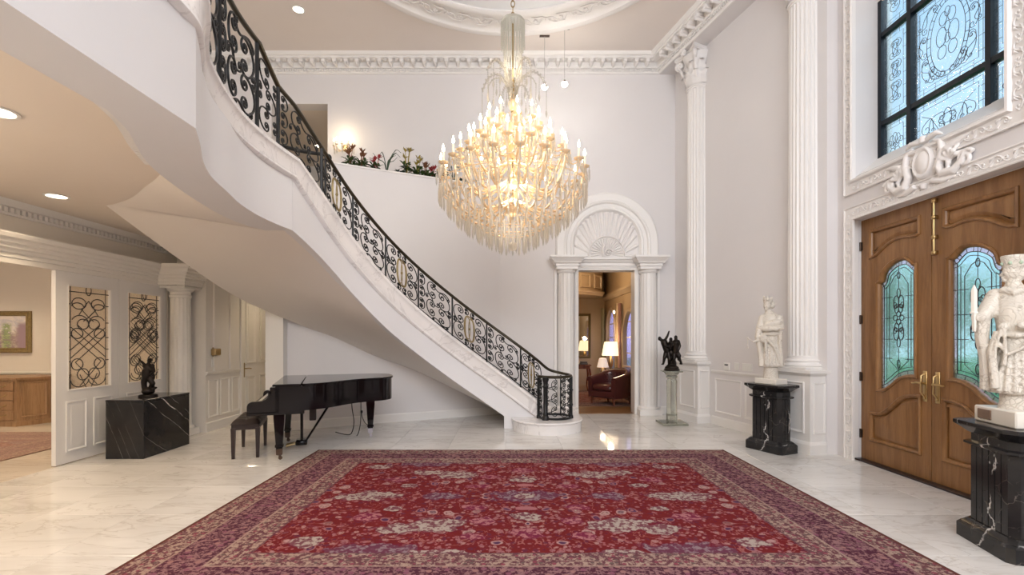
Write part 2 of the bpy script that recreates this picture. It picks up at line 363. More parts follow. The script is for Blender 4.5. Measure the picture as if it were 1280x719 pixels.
def rug_mat(name, hx, hy, bx, by, fade=0.0):
    """red floral field, beige guards and a plum main border (metres, centred on the rug)"""
    t = NT(name); v = t.coords('Object')
    s = t.node('ShaderNodeSeparateXYZ'); t.l.new(v, s.inputs[0])
    ax = t.math('ABSOLUTE', s.outputs[0]); ay = t.math('ABSOLUTE', s.outputs[1])
    dx = t.math('MULTIPLY', t.math('SUBTRACT', hx, ax), by / bx)
    dy = t.math('SUBTRACT', hy, ay)
    d = t.math('MINIMUM', dx, dy)
    sy = t.node('ShaderNodeCombineXYZ'); t.l.new(ax, sy.inputs[0]); t.l.new(ay, sy.inputs[1])
    sv = sy.outputs[0]                                       # mirrored design
    wob = t.noise(sv, 6, 2)[1]
    ws = t.node('ShaderNodeVectorMath', operation='SCALE'); t.l.new(wob, ws.inputs[0]); ws.inputs['Scale'].default_value = 0.10
    wa = t.node('ShaderNodeVectorMath', operation='ADD'); t.l.new(sv, wa.inputs[0]); t.l.new(ws.outputs[0], wa.inputs[1])
    wv = wa.outputs[0]
    def flowers(vec, scale, r0, r1, rnd=0.85):
        o = t.voro(vec, scale, 'F1', rnd)
        m = t.math('SUBTRACT', 1.0, t.step(o['Distance'], r0, r1))
        ring = t.math('SUBTRACT', 1.0, t.step(t.math('ABSOLUTE', t.math('SUBTRACT', o['Distance'], r0 * 0.62)), 0.02, 0.07))
        return m, ring, o['Color']
    # field
    pile = t.noise(v, 3.5, 4)[0]
    red = t.mix(pile, (0.125, 0.011, 0.013), (0.180, 0.018, 0.018))
    n_a = t.noise(wv, 4.2, 3, 0.55, 0.8)[0]
    vine = t.math('SUBTRACT', 1.0, t.step(t.math('ABSOLUTE', t.math('SUBTRACT', n_a, 0.5)), 0.004, 0.014))
    n_b = t.noise(wv, 8.5, 2, 0.5, 0.4)[0]
    vine2 = t.math('SUBTRACT', 1.0, t.step(t.math('ABSOLUTE', t.math('SUBTRACT', n_b, 0.52)), 0.006, 0.018))
    f1, r1, c1 = flowers(wv, 16, 0.30, 0.42)
    f0, r0_, c0_ = flowers(v, 27, 0.24, 0.38, 1.0)
    f2, r2, c2 = flowers(wv, 5.2, 0.22, 0.28)
    fine = t.noise(v, 70, 2)[0]
    sep1 = t.node('ShaderNodeSeparateColor'); t.l.new(c1, sep1.inputs[0])
    sep2 = t.node('ShaderNodeSeparateColor'); t.l.new(c2, sep2.inputs[0])
    pink = (0.30, 0.125, 0.135); cream = (0.35, 0.25, 0.21); plum = (0.075, 0.028, 0.075); dusk = (0.22, 0.12, 0.18)
    col = t.mix(t.math('MULTIPLY', vine2, 0.55), red, (0.16, 0.03, 0.05))
    col = t.mix(t.math('MULTIPLY', vine, 0.7), col, (0.36, 0.14, 0.13))
    c_small = t.mix(t.step(sep1.outputs[0], 0.45, 0.5), pink, t.mix(t.step(sep1.outputs[1], 0.5, 0.55), (0.11, 0.02, 0.04), (0.36, 0.19, 0.18)))
    s0_ = t.node('ShaderNodeSeparateColor'); t.l.new(c0_, s0_.inputs[0])
    col = t.mix(t.math('MULTIPLY', f0, t.step(s0_.outputs[0], 0.38, 0.42)), col, t.mix(t.step(s0_.outputs[1], 0.5, 0.55), (0.33, 0.115, 0.125), (0.11, 0.012, 0.03)))
    col = t.mix(t.math('MULTIPLY', f1, t.step(fine, 0.32, 0.5)), col, c_small)
    c_big = t.mix(r2, t.mix(t.step(sep2.outputs[1], 0.5, 0.55), pink, (0.42, 0.25, 0.24)), t.mix(t.step(sep2.outputs[0], 0.5, 0.55), plum, t.mix(t.step(fine, 0.4, 0.55), (0.22, 0.07, 0.085), cream)))
    col = t.mix(t.math('MULTIPLY', f2, t.step(sep2.outputs[2], 0.25, 0.3)), col, c_big)
    # palmettes at fixed places of the design
    lump = t.noise(v, 26, 3, 0.6)[0]
    pal = t.mix(t.step(lump, 0.44, 0.56), (0.17, 0.06, 0.075), (0.40, 0.33, 0.29))
    pal_pl = t.mix(t.step(lump, 0.46, 0.6), (0.13, 0.035, 0.065), (0.25, 0.18, 0.20))
    pal_pk = t.mix(t.step(lump, 0.44, 0.58), (0.17, 0.02, 0.05), (0.38, 0.155, 0.165))
    def blob(cx, cy, rx, ry, wob_amt=0.8):
        a = t.math('DIVIDE', t.math('SUBTRACT', ax, cx), rx); b = t.math('DIVIDE', t.math('SUBTRACT', ay, cy), ry)
        q = t.math('SQRT', t.math('ADD', t.math('MULTIPLY', a, a), t.math('MULTIPLY', b, b)))
        q = t.math('ADD', q, t.math('MULTIPLY', t.math('SUBTRACT', t.noise(v, 9, 3)[0], 0.5), wob_amt * 2))
        return t.math('SUBTRACT', 1.0, t.step(q, 0.9, 1.0))
    for (cx, cy, rx, ry, cc) in ((1.46, 0.0, 0.30, 0.13, pal), (0.74, 0.70, 0.27, 0.13, pal), (1.02, 0.78, 0.16, 0.10, pal), (0.78, 0.0, 0.18, 0.10, pal_pl),
                                 (0.0, 0.0, 0.36, 0.15, pal_pl), (0.0, 0.52, 0.13, 0.10, pal), (0.0, 0.33, 0.09, 0.05, (0.36, 0.14, 0.15)), (0.0, 0.0, 0.10, 0.09, pal),
                                 (1.10, 1.16, 0.32, 0.12, pal_pl), (0.62, 1.20, 0.20, 0.06, pal), (1.62, 1.02, 0.12, 0.09, pal), (0.0, 0.86, 0.12, 0.10, pal_pk), (0.36, 0.62, 0.1, 0.08, pal_pk), (0.42, 0.92, 0.10, 0.07, pal_pk), (1.32, 0.52, 0.12, 0.08, pal_pk), (1.15, 0.33, 0.09, 0.06, pal), (0.45, 0.30, 0.12, 0.06, pal_pk)):
        m_ = blob(cx, cy, rx * 1.12, ry * 1.2); col = t.mix(t.math('MULTIPLY', m_, 0.6), col, (0.14, 0.012, 0.03))
        col = t.mix(blob(cx, cy, rx, ry), col, cc)
    # guards and border
    g1, gr1, gc1 = flowers(v, 24, 0.30, 0.44)
    gs = t.node('ShaderNodeSeparateColor'); t.l.new(gc1, gs.inputs[0])
    n3 = t.step(t.noise(v, 34, 3, 0.65)[0], 0.46, 0.56)
    beige = t.mix(n3, (0.13, 0.05, 0.06), (0.37, 0.265, 0.215))
    guard = t.mix(t.math('MULTIPLY', g1, t.step(gs.outputs[0], 0.45, 0.5)), beige, t.mix(t.step(gs.outputs[1], 0.5, 0.55), (0.24, 0.06, 0.085), (0.13, 0.085, 0.08)))
    n4 = t.step(t.noise(v, 36, 3, 0.7)[0], 0.45, 0.58)
    main = t.mix(n4, (0.075, 0.020, 0.036), (0.27, 0.145, 0.15))
    m1, mr1, mc1 = flowers(v, 17, 0.26, 0.40)
    ms = t.node('ShaderNodeSeparateColor'); t.l.new(mc1, ms.inputs[0])
    main = t.mix(t.math('MULTIPLY', m1, t.step(ms.outputs[0], 0.35, 0.4)), main, t.mix(t.step(ms.outputs[1], 0.45, 0.5), (0.31, 0.16, 0.15), (0.22, 0.08, 0.12)))
    def band(a, b): return t.math('MULTIPLY', t.step(d, a - 0.004, a + 0.004), t.math('SUBTRACT', 1.0, t.step(d, b - 0.004, b + 0.004)))
    col = t.mix(band(-1, by), col, guard)
    col = t.mix(band(0.21, 0.475), col, main)
    for a, b, cc in ((0.085, 0.095, (0.1, 0.03, 0.04)), (0.20, 0.212, (0.36, 0.26, 0.21)), (0.47, 0.484, (0.38, 0.27, 0.22)), (0.54, 0.548, (0.12, 0.03, 0.05)), (0.60, 0.606, (0.12, 0.03, 0.05)), (by - 0.012, by, (0.10, 0.03, 0.05))):
        col = t.mix(t.math('MULTIPLY', band(a, b), 0.8), col, cc)
    col = t.mix(t.math('MULTIPLY', t.math('SUBTRACT', 1.0, t.step(d, 0.012, 0.022)), 0.9), col, (0.10, 0.028, 0.02))
    if fade: col = t.mix(fade, col, (0.42, 0.30, 0.24))
    grain = t.noise(v, 220, 2)[0]
    col = t.mix(t.math('MULTIPLY', t.step(grain, 0.3, 0.7), 0.22), col, (0.05, 0.03, 0.035))
    return t.done(t.bsdf(col, 0.95, normal=t.bump(grain, 0.35, 0.004), spec=0.05))
M['rug'] = rug_mat('hall_rug', 2.67, 1.868, 0.75, 0.67)
M['rug_left'] = rug_mat('side_room_rug', 1.8, 1.9, 0.7, 0.6, 0.55)
M['rug_parlor'] = rug_mat('parlor_rug', 1.5, 1.5, 0.5, 0.5, 0.35)
# ------------------------------------------------------------------ geometry helpers
class MB:
    """collects shapes; build() links them as ONE mesh object"""
    def __init__(s): s.v = []; s.f = []
    def add(s, vs, fs, mtx=None):
        o = len(s.v)
        if mtx is not None: vs = [mtx @ Vector(p) for p in vs]
        s.v.extend([tuple(p) for p in vs]); s.f.extend([tuple(i + o for i in f) for f in fs])
        return s
    def box(s, x0, x1, y0, y1, z0, z1, mtx=None):
        vs = [(x, y, z) for z in (z0, z1) for y in (y0, y1) for x in (x0, x1)]
        fs = [(0, 2, 3, 1), (4, 5, 7, 6), (0, 1, 5, 4), (2, 6, 7, 3), (1, 3, 7, 5), (0, 4, 6, 2)]
        return s.add(vs, fs, mtx)
    def bbox(s, x0, x1, y0, y1, z0, z1, b=0.005, mtx=None):
        """box with bevelled edges"""
        xs = (x0, x1); ys = (y0, y1); zs = (z0, z1); vs = []; idx = {}
        for i in (0, 1):
            for j in (0, 1):
                for k in (0, 1):
                    p = [xs[i], ys[j], zs[k]]; q = [b if i == 0 else -b, b if j == 0 else -b, b if k == 0 else -b]
                    for a in range(3):
                        w = [p[m] + (0 if m == a else q[m]) for m in range(3)]
                        idx[(i, j, k, a)] = len(vs); vs.append(w)
        fs = []
        I = lambda i, j, k, a: idx[(i, j, k, a)]
        for a in range(3):
            for e in (0, 1):
                o = [m for m in range(3) if m != a]
                cyc = [(0, 0), (1, 0), (1, 1), (0, 1)]
                f = []
                for (p, q) in cyc:
                    t = [0, 0, 0]; t[a] = e; t[o[0]] = p; t[o[1]] = q
                    f.append(I(*t, a))
                flip = (a == 1) != (e == 0)
                fs.append(tuple(reversed(f)) if flip else tuple(f))
        for a in range(3):
            o = [m for m in range(3) if m != a]
            for p in (0, 1):
                for q in (0, 1):
                    t0 = [0, 0, 0]; t1 = [0, 0, 0]
                    t0[o[0]] = t1[o[0]] = p; t0[o[1]] = t1[o[1]] = q; t1[a] = 1
                    fs.append((I(*t0, o[0]), I(*t1, o[0]), I(*t1, o[1]), I(*t0, o[1])))
        for i in (0, 1):
            for j in (0, 1):
                for k in (0, 1):
                    fs.append((I(i, j, k, 0), I(i, j, k, 1), I(i, j, k, 2)))
        return s.add(vs, fs, mtx)
    def prism(s, poly, z0, z1, mtx=None):
        n = len(poly)
        vs = [(p[0], p[1], z0) for p in poly] + [(p[0], p[1], z1) for p in poly]
        fs = [tuple(reversed(range(n))), tuple(range(n, 2 * n))] + [(i, (i + 1) % n, n + (i + 1) % n, n + i) for i in range(n)]
        return s.add(vs, fs, mtx)
    def lathe(s, prof, seg=24, mtx=None, a0=0.0, a1=2 * PI, flute=None):
        """prof: [(r, z)] ; flute(angle) scales the radius"""
        full = abs(a1 - a0 - 2 * PI) < 1e-6
        n = seg if full else seg + 1
        vs = []; fs = []
        for (r, z) in prof:
            for i in range(n):
                a = a0 + (a1 - a0) * i / seg
                rr = r * (flute(i) if flute else 1)
                vs.append((rr * math.cos(a), rr * math.sin(a), z))
        for j in range(len(prof) - 1):
            for i in range(seg if full else n - 1):
                k = (i + 1) % n
                fs.append((j * n + i, j * n + k, (j + 1) * n + k, (j + 1) * n + i))
        if full:
            if prof[0][0] > 1e-5: fs.append(tuple(reversed(range(n))))
            if prof[-1][0] > 1e-5: fs.append(tuple((len(prof) - 1) * n + i for i in range(n)))
        return s.add(vs, fs, mtx)
    def tube(s, pts, r, seg=6, closed=False, mtx=None, flat=None, up=None):
        """tube along pts; r number or list; flat=(w, t) gives a flat bar, w along 'up'"""
        P = [Vector(p) for p in pts]; n = len(P)
        if n < 2: return s
        vs = []; fs = []; prev = None
        for i in range(n):
            if closed: tg = P[(i + 1) % n] - P[i - 1]
            else: tg = P[min(i + 1, n - 1)] - P[max(i - 1, 0)]
            if tg.length < 1e-9: tg = Vector((0, 0, 1))
            tg.normalize()
            if up is not None:
                u = Vector(up) - tg * Vector(up).dot(tg)
                if u.length < 1e-4: u = prev or tg.orthogonal()
            elif prev is None: u = tg.orthogonal()
            else: u = prev - tg * prev.dot(tg)
            if u.length < 1e-6: u = tg.orthogonal()
            u.normalize(); prev = u; w = tg.cross(u)
            rr = r[i] if isinstance(r, (list, tuple)) else r
            for k in range(seg):
                a = 2 * PI * (k + 0.5) / seg
                if flat: vs.append(P[i] + u * (math.cos(a) * flat[0] * 0.7071 * rr) + w * (math.sin(a) * flat[1] * 0.7071 * rr))
                else: vs.append(P[i] + (u * math.cos(a) + w * math.sin(a)) * rr)
        m = n if closed else n - 1
        for i in range(m):
            j = (i + 1) % n
            for k in range(seg):
                l = (k + 1) % seg
                fs.append((i * seg + k, j * seg + k, j * seg + l, i * seg + l))
        if not closed:
            fs.append(tuple(range(seg))); fs.append(tuple(reversed([(n - 1) * seg + k for k in range(seg)])))
        return s.add(vs, fs, mtx)
    def sweep(s, prof, path, closed=False, mtx=None, caps=True):
        """prof: [(out, up)] swept along a plan path [(x, y, z)]; 'out' goes to the RIGHT of the path, mitred"""
        P = [Vector(p) for p in path]; n = len(P); m = len(prof)
        vs = []; fs = []
        for i in range(n):
            if closed: a = P[i] - P[i - 1]; b = P[(i + 1) % n] - P[i]
            else: a = P[i] - P[max(i - 1, 0)]; b = P[min(i + 1, n - 1)] - P[i]
            if i == 0 and not closed: a = b
            if i == n - 1 and not closed: b = a
            a = Vector((a.x, a.y)).normalized(); b = Vector((b.x, b.y)).normalized()
            na = Vector((a.y, -a.x)); nb = Vector((b.y, -b.x))
            nn = na + nb
            if nn.length < 1e-6: nn = na
            nn.normalize(); k = 1.0 / max(0.3, nn.dot(na))
            for (o, u) in prof:
                vs.append((P[i].x + nn.x * o * k, P[i].y + nn.y * o * k, P[i].z + u))
        for i in range(n if closed else n - 1):
            j = (i + 1) % n
            for q in range(m):
                r_ = (q + 1) % m
                fs.append((i * m + q, j * m + q, j * m + r_, i * m + r_))
        if not closed and caps:
            fs.append(tuple(reversed(range(m)))); fs.append(tuple((n - 1) * m + q for q in range(m)))
        return s.add(vs, fs, mtx)
    def frame2d(s, prof, outline, mtx, closed=True):
        """moulding of section prof [(inward, proud)] round a 2-D outline (counter-clockwise) in the plane of mtx"""
        n = len(outline); m = len(prof); P = [Vector(p) for p in outline]; vs = []; fs = []
        for i in range(n):
            a = P[i] - P[i - 1]; b = P[(i + 1) % n] - P[i]
            if not closed:
                if i == 0: a = b
                if i == n - 1: b = a
            a.normalize(); b.normalize()
            na = Vector((-a.y, a.x)); nb = Vector((-b.y, b.x)); nn = na + nb
            if nn.length < 1e-6: nn = na
            nn.normalize(); k = 1.0 / max(0.45, nn.dot(na))
            for (o, u) in prof: vs.append((P[i].x + nn.x * o * k, P[i].y + nn.y * o * k, u))
        for i in range(n if closed else n - 1):
            j = (i + 1) % n
            for q in range(m):
                r_ = (q + 1) % m
                fs.append((i * m + q, i * m + r_, j * m + r_, j * m + q))
        if not closed:
            fs.append(tuple(range(m))); fs.append(tuple(reversed([(n - 1) * m + q for q in range(m)])))
        return s.add(vs, fs, mtx)
    def plate(s, outer, holes, d0, d1, mtx=None):
        """flat plate of thickness d0..d1 with holes (2-D outlines)"""
        bm = bmesh.new(); es = []
        for lp in [outer] + list(holes):
            vv = [bm.verts.new((p[0], p[1], 0)) for p in lp]
            for i in range(len(vv)): es.append(bm.edges.new((vv[i], vv[(i + 1) % len(vv)])))
        bmesh.ops.triangle_fill(bm, use_beauty=True, use_dissolve=False, edges=es, normal=(0, 0, 1))
        bm.verts.index_update()
        base = [(v.co.x, v.co.y) for v in bm.verts]
        fs = [[v.index for v in f.verts] for f in bm.faces]
        fs2 = []
        for f, bf in zip(fs, bm.faces):
            bf.normal_update()
            fs2.append(f if bf.normal.z > 0 else f[::-1])
        n = len(base)
        vs = [(x, y, d0) for x, y in base] + [(x, y, d1) for x, y in base]
        F = [tuple(f[::-1]) for f in fs2] + [tuple(i + n for i in f) for f in fs2]
        k = 0
        for lp in [outer] + list(holes):
            m = len(lp)
            for i in range(m):
                a = k + i; b = k + (i + 1) % m
                F.append((a, b, b + n, a + n))
            k += m
        bm.free()
        return s.add(vs, F, mtx)
    def loft(s, rings, cap=True, mtx=None):
        n = len(rings[0]); vs = [p for r_ in rings for p in r_]; fs = []
        for j in range(len(rings) - 1):
            for i in range(n):
                k = (i + 1) % n
                fs.append((j * n + i, j * n + k, (j + 1) * n + k, (j + 1) * n + i))
        if cap:
            fs.append(tuple(reversed(range(n)))); fs.append(tuple((len(rings) - 1) * n + i for i in range(n)))
        return s.add(vs, fs, mtx)
    def grid(s, rows, mtx=None):
        n = len(rows[0]); vs = [p for r_ in rows for p in r_]; fs = []
        for j in range(len(rows) - 1):
            for i in range(n - 1):
                fs.append((j * n + i, j * n + i + 1, (j + 1) * n + i + 1, (j + 1) * n + i))
        return s.add(vs, fs, mtx)
    def ball(s, c, r, seg=10, rings=6, mtx=None):
        r3 = r if isinstance(r, (tuple, list)) else (r, r, r)
        prof = [(max(1e-6, math.sin(PI * i / rings)), -math.cos(PI * i / rings)) for i in range(rings + 1)]
        t = Matrix.Translation(c) @ Matrix.Diagonal((*r3, 1))
        return s.lathe(prof, seg, (mtx @ t) if mtx is not None else t)
    def build(s, name, mat, parent=None, smooth=None, world=True, fix=True):
        me = bpy.data.meshes.new(name)
        vs = s.v
        if parent is not None and world:
            inv = root_matrix(parent).inverted()
            vs = [tuple(inv @ Vector(p)) for p in vs]
        me.from_pydata(vs, [], s.f); me.update()
        if fix:
            bm = bmesh.new(); bm.from_mesh(me)
            bmesh.ops.recalc_face_normals(bm, faces=bm.faces); bm.to_mesh(me); bm.free()
        if isinstance(mat, (list, tuple)):
            for m_ in mat: me.materials.append(m_)
        else: me.materials.append(mat)
        if smooth is not None:
            me.polygons.foreach_set('use_smooth', [True] * len(me.polygons))
            if smooth < 179: me.set_sharp_from_angle(angle=R(smooth))
        o = bpy.data.objects.new(name, me); C.objects.link(o)
        if parent is not None: o.parent = parent
        return o

def root_matrix(o):
    m = Matrix.LocRotScale(o.location, o.rotation_euler, o.scale)
    return root_matrix(o.parent) @ m if o.parent is not None else m
def tag(o, label=None, cat=None, group=None, kind=None):
    if label: o['label'] = label
    if cat: o['category'] = cat
    if group: o['group'] = group
    if kind: o['kind'] = kind
    return o
def thing(name, loc, label, cat, rotz=0.0, group=None):
    o = bpy.data.objects.new(name, None); C.objects.link(o)
    o.location = loc; o.rotation_euler = (0, 0, rotz); o.empty_display_size = 0.2
    return tag(o, label, cat, group)
def struct(name, mb, mat, smooth=None, parent=None):
    return tag(mb.build(name, mat, parent, smooth), kind='structure')
def copy_part(o, parent, loc=None, rot=None, scale=None, mtx=None):
    c = o.copy(); C.objects.link(c); c.parent = parent
    if mtx is not None: c.matrix_local = mtx
    if loc is not None: c.location = loc
    if rot is not None: c.rotation_euler = rot
    if scale is not None: c.scale = scale
    return c
def copy_tree(o, parent=None):
    c = o.copy(); C.objects.link(c); c.parent = parent
    for ch in list(o.children): copy_tree(ch, c)
    return c
def frame(origin, a, up=(0, 0, 1)):
    """plane frame: local x = a, local y = up, local z = a x up (towards the viewer)"""
    a = Vector(a).normalized(); b = Vector(up).normalized(); n = a.cross(b)
    m = Matrix.Identity(4)
    for i in range(3): m[i][0] = a[i]; m[i][1] = b[i]; m[i][2] = n[i]; m[i][3] = origin[i]
    return m
def rect(x0, x1, y0, y1): return [(x0, y0), (x1, y0), (x1, y1), (x0, y1)]
def catmull(P, n=8):
    P = [Vector(p) for p in P]; out = []
    for i in range(len(P) - 1):
        p0 = P[max(i - 1, 0)]; p1 = P[i]; p2 = P[i + 1]; p3 = P[min(i + 2, len(P) - 1)]
        for k in range(n):
            t = k / n
            out.append(0.5 * ((2 * p1) + (p2 - p0) * t + (2 * p0 - 5 * p1 + 4 * p2 - p3) * t * t + (3 * p1 - p0 - 3 * p2 + p3) * t ** 3))
    out.append(P[-1]); return out
def spiral(cx, cy, r0, r1, a0, turns, n=22):
    """2-D spiral from radius r0 (outer) to r1 (eye), starting at angle a0; turns signed"""
    return [(cx + (r0 + (r1 - r0) * (i / n) ** 0.8) * math.cos(a0 + 2 * PI * turns * i / n),
             cy + (r0 + (r1 - r0) * (i / n) ** 0.8) * math.sin(a0 + 2 * PI * turns * i / n)) for i in range(n + 1)]
def scroll(p, q, r1, r2, side1, side2, bow=0.15, turns=1.15):
    """2-D C or S scroll: a bowed line from p to q with a spiral at each end. side: +1 curls left, -1 right"""
    p = Vector(p); q = Vector(q); d = (q - p); L = d.length; t = d / L; nrm = Vector((-t.y, t.x))
    mid = []
    for i in range(9):
        u = i / 8
        if side1 == side2: off = -side1 * bow * L * math.sin(PI * u)
        else: off = -side1 * bow * L * math.sin(2 * PI * u)
        mid.append(p + d * u + nrm * off)
    ang = math.atan2
    def curl(pt, tv, r, sd):                       # starts at pt going along tv, curling to side sd
        nn = Vector((-tv.y, tv.x)) * sd; c = pt + nn * r
        a0 = ang(pt.y - c.y, pt.x - c.x)
        return [Vector(z) for z in spiral(c.x, c.y, r, r * 0.2, a0, turns * sd, 20)]
    t1 = (mid[0] - mid[1]).normalized(); t2 = (mid[-1] - mid[-2]).normalized()
    c1 = curl(mid[0], t1, r1, -side1); c2 = curl(mid[-1], t2, r2, side2)
    return [tuple(v) for v in (list(reversed(c1))[:-1] + mid + c2[1:])]

def sculpt(name, prims, voxel, mat, parent, smooth_it=3, world=False, mtx=None):
    """joins round cones and ellipsoids and grows ONE continuous skin over them"""
    mb = MB()
    for p in prims:
        if p[0] == 'c':
            a, ra, b, rb = Vector(p[1]), p[2], Vector(p[3]), p[4]
            fl = p[5] if len(p) > 5 else 1.0                     # flattening along y
            d = b - a; L = max(d.length, 1e-5)
            q = d.to_track_quat('Z', 'Y').to_matrix().to_4x4()
            prof = []
            for i in range(5): th = PI / 2 * i / 4; prof.append((max(1e-6, ra * math.sin(th)), -ra * math.cos(th)))
            for i in range(5): th = PI / 2 * i / 4; prof.append((max(1e-6, rb * math.cos(th)), L + rb * math.sin(th)))
            T = Matrix.Translation(a) @ q
            if fl != 1.0: T = Matrix.Translation(a) @ Matrix.Diagonal((1, fl, 1, 1)) @ q
            mb.lathe(prof, 12, T)
        elif p[0] == 'e':
            T = Matrix.Translation(p[1])
            if len(p) > 3: T = T @ Matrix.Rotation(p[3][1], 4, 'Y') @ Matrix.Rotation(p[3][0], 4, 'X') @ Matrix.Rotation(p[3][2], 4, 'Z')
            mb.ball((0, 0, 0), p[2], 14, 9, T)
        elif p[0] == 'b':
            x0, x1, y0, y1, z0, z1 = p[1]; mb.box(x0, x1, y0, y1, z0, z1, p[2] if len(p) > 2 else None)
        elif p[0] == 'r':                                        # stacked elliptical rings [(cx, cy, z, rx, ry)]
            rings = [[(cx + rx * math.cos(2 * PI * k / 20), cy + ry * math.sin(2 * PI * k / 20), z) for k in range(20)] for (cx, cy, z, rx, ry) in p[1]]
            mb.loft(rings)
        elif p[0] == 't': mb.tube(p[1], p[2], 8)
    me = bpy.data.meshes.new('tmp'); me.from_pydata(mb.v, [], mb.f); me.update()
    bm = bmesh.new(); bm.from_mesh(me); bmesh.ops.recalc_face_normals(bm, faces=bm.faces); bm.to_mesh(me); bm.free()
    t = bpy.data.objects.new('tmp', me); C.objects.link(t)
    rm = t.modifiers.new('r', 'REMESH'); rm.mode = 'VOXEL'; rm.voxel_size = voxel
    if smooth_it:
        sm = t.modifiers.new('s', 'SMOOTH'); sm.factor = 0.5; sm.iterations = smooth_it
    dg = bpy.context.evaluated_depsgraph_get()
    out = bpy.data.meshes.new_from_object(t.evaluated_get(dg))
    bpy.data.objects.remove(t); bpy.data.meshes.remove(me)
    out.name = name; out.materials.clear(); out.materials.append(mat)
    if mtx is not None: out.transform(mtx)
    if world and parent is not None: out.transform(root_matrix(parent).inverted())
    out.polygons.foreach_set('use_smooth', [True] * len(out.polygons))
    o = bpy.data.objects.new(name, out); C.objects.link(o); o.parent = parent
    return o
# ================================================================== THE SETTING
XL = -5.26; YB = 9.5; ZC = 6.95; ZU = 3.43; ZLOW = 2.93
WA = Vector((3.24, 9.5)); WB = Vector((4.06, 6.2))
wd_ = (WB - WA).normalized()                     # along the slanted wall, towards the camera
wn_ = Vector((-abs(wd_.y), -wd_.x)).normalized() # its normal, into the room
def wx(y): return 3.24 + 0.2485 * (9.5 - y)

# stair geometry used by walls, floors and the staircase ---------------------------------
RAIL = [(-2.03, 3.22, 3.43), (-2.13, 3.45, 3.43), (-2.22, 3.74, 3.43), (-2.305, 4.15, 3.43), (-2.335, 4.55, 3.43), (-2.325, 4.9, 3.43), (-2.295, 5.23, 3.43),
        (-2.245, 5.82, 3.205), (-2.08, 6.46, 2.795), (-1.775, 6.955, 2.345), (-1.39, 7.39, 1.93), (-0.914, 7.69, 1.51), (-0.38, 7.865, 1.095), (0.17, 7.90, 0.68)]
WCURVE = [(-3.62, 7.74), (-3.13, 8.03), (-2.43, 8.40), (-1.72, 8.74), (-0.95, 9.10), (-0.20, 9.50)]
wpts = [(p.x, p.y) for p in catmull([(x, y, 0) for x, y in WCURVE], 6)]

# floor ---------------------------------------------------------------------------------
mb = MB(); mb.box(-11, 5.0, -3.2, 10.2, -0.12, -0.005)
floor = struct('floor', mb, M['joint'])
def in_hall(x, y):
    if x > min(4.2, wx(y)) + 0.39: return False
    if y > 9.9 or y < 0.2: return False
    return True
T = 0.775; G = 0.0016
tile_me = None
k = 0
for i in range(-6, 8):
    for j in range(-4, 9):
        x0 = -0.842 + T * i; y0 = 3.32 + T * j
        x1 = x0 + T; y1 = y0 + T
        a0 = max(x0, XL); a1 = min(x1, 4.33); b1 = min(y1, 9.5)
        if a1 - a0 < 0.05 or b1 - y0 < 0.05 or not in_hall((a0 + a1) / 2, (y0 + b1) / 2): continue
        w = (a1 - a0) / 2 - G; h = (b1 - y0) / 2 - G
        full = abs(a1 - a0 - T) < 1e-6 and abs(b1 - y0 - T) < 1e-6
        if full and tile_me is not None:
            o = bpy.data.objects.new('tile', tile_me); C.objects.link(o); o.parent = floor
        else:
            mb = MB(); e = 0.0012
            mb.loft([rect(-w, w, -h, h) and [(p[0], p[1], -0.004) for p in rect(-w, w, -h, h)],
                     [(p[0], p[1], -e) for p in rect(-w, w, -h, h)], [(p[0], p[1], 0) for p in rect(-w + e, w - e, -h + e, h - e)]])
            o = mb.build('tile', M['tile'], floor, world=False)
            if full: tile_me = o.data
        o.location = ((a0 + a1) / 2, (y0 + b1) / 2, 0)
mb = MB(); mb.box(-11, XL, -3.2, 9.0, -0.004, 0.0); mb.box(XL, 4.3, -3.2, 0.218, -0.004, 0.0)
struct('floor_side_room', mb, marble_white('side_floor_marble', 0.1, (0.76, 0.69, 0.60), rnd=False))

# back wall --------------------------------------------------------------------------------
FB = frame((0, YB, 0), (1, 0, 0))
outer = [(-7, 0), (-4.8, 0), (-4.8, 2.95), (-3.3, 2.95), (-3.3, 0), (1.337, 0), (1.337, 2.82), (2.438, 2.82), (2.438, 0), (3.6, 0), (3.6, 6.95), (-7, 6.95)]
mb = MB(); mb.plate(outer, [rect(-4.69, -3.59, ZU, 6.09)], -0.28, 0, FB)
wall_back = struct('wall_back', mb, M['wall'])
# upper corridor behind the opening
mb = MB(); mb.box(-5.6, -5.5, 9.78, 13, ZU, 6.2); mb.box(-3.52, -3.42, 9.78, 13, ZU, 6.2); mb.box(-5.6, -3.42, 13, 13.1, ZU, 6.2)
mb.box(-5.6, -3.42, 9.78, 13.1, ZU - 0.1, ZU)
struct('wall_upper_corridor', mb, M['wall_warm'])
mb = MB(); mb.box(-5.6, -3.42, 9.78, 13.1, 6.1, 6.2); struct('ceiling_upper_corridor', mb, M['ceil_low'])
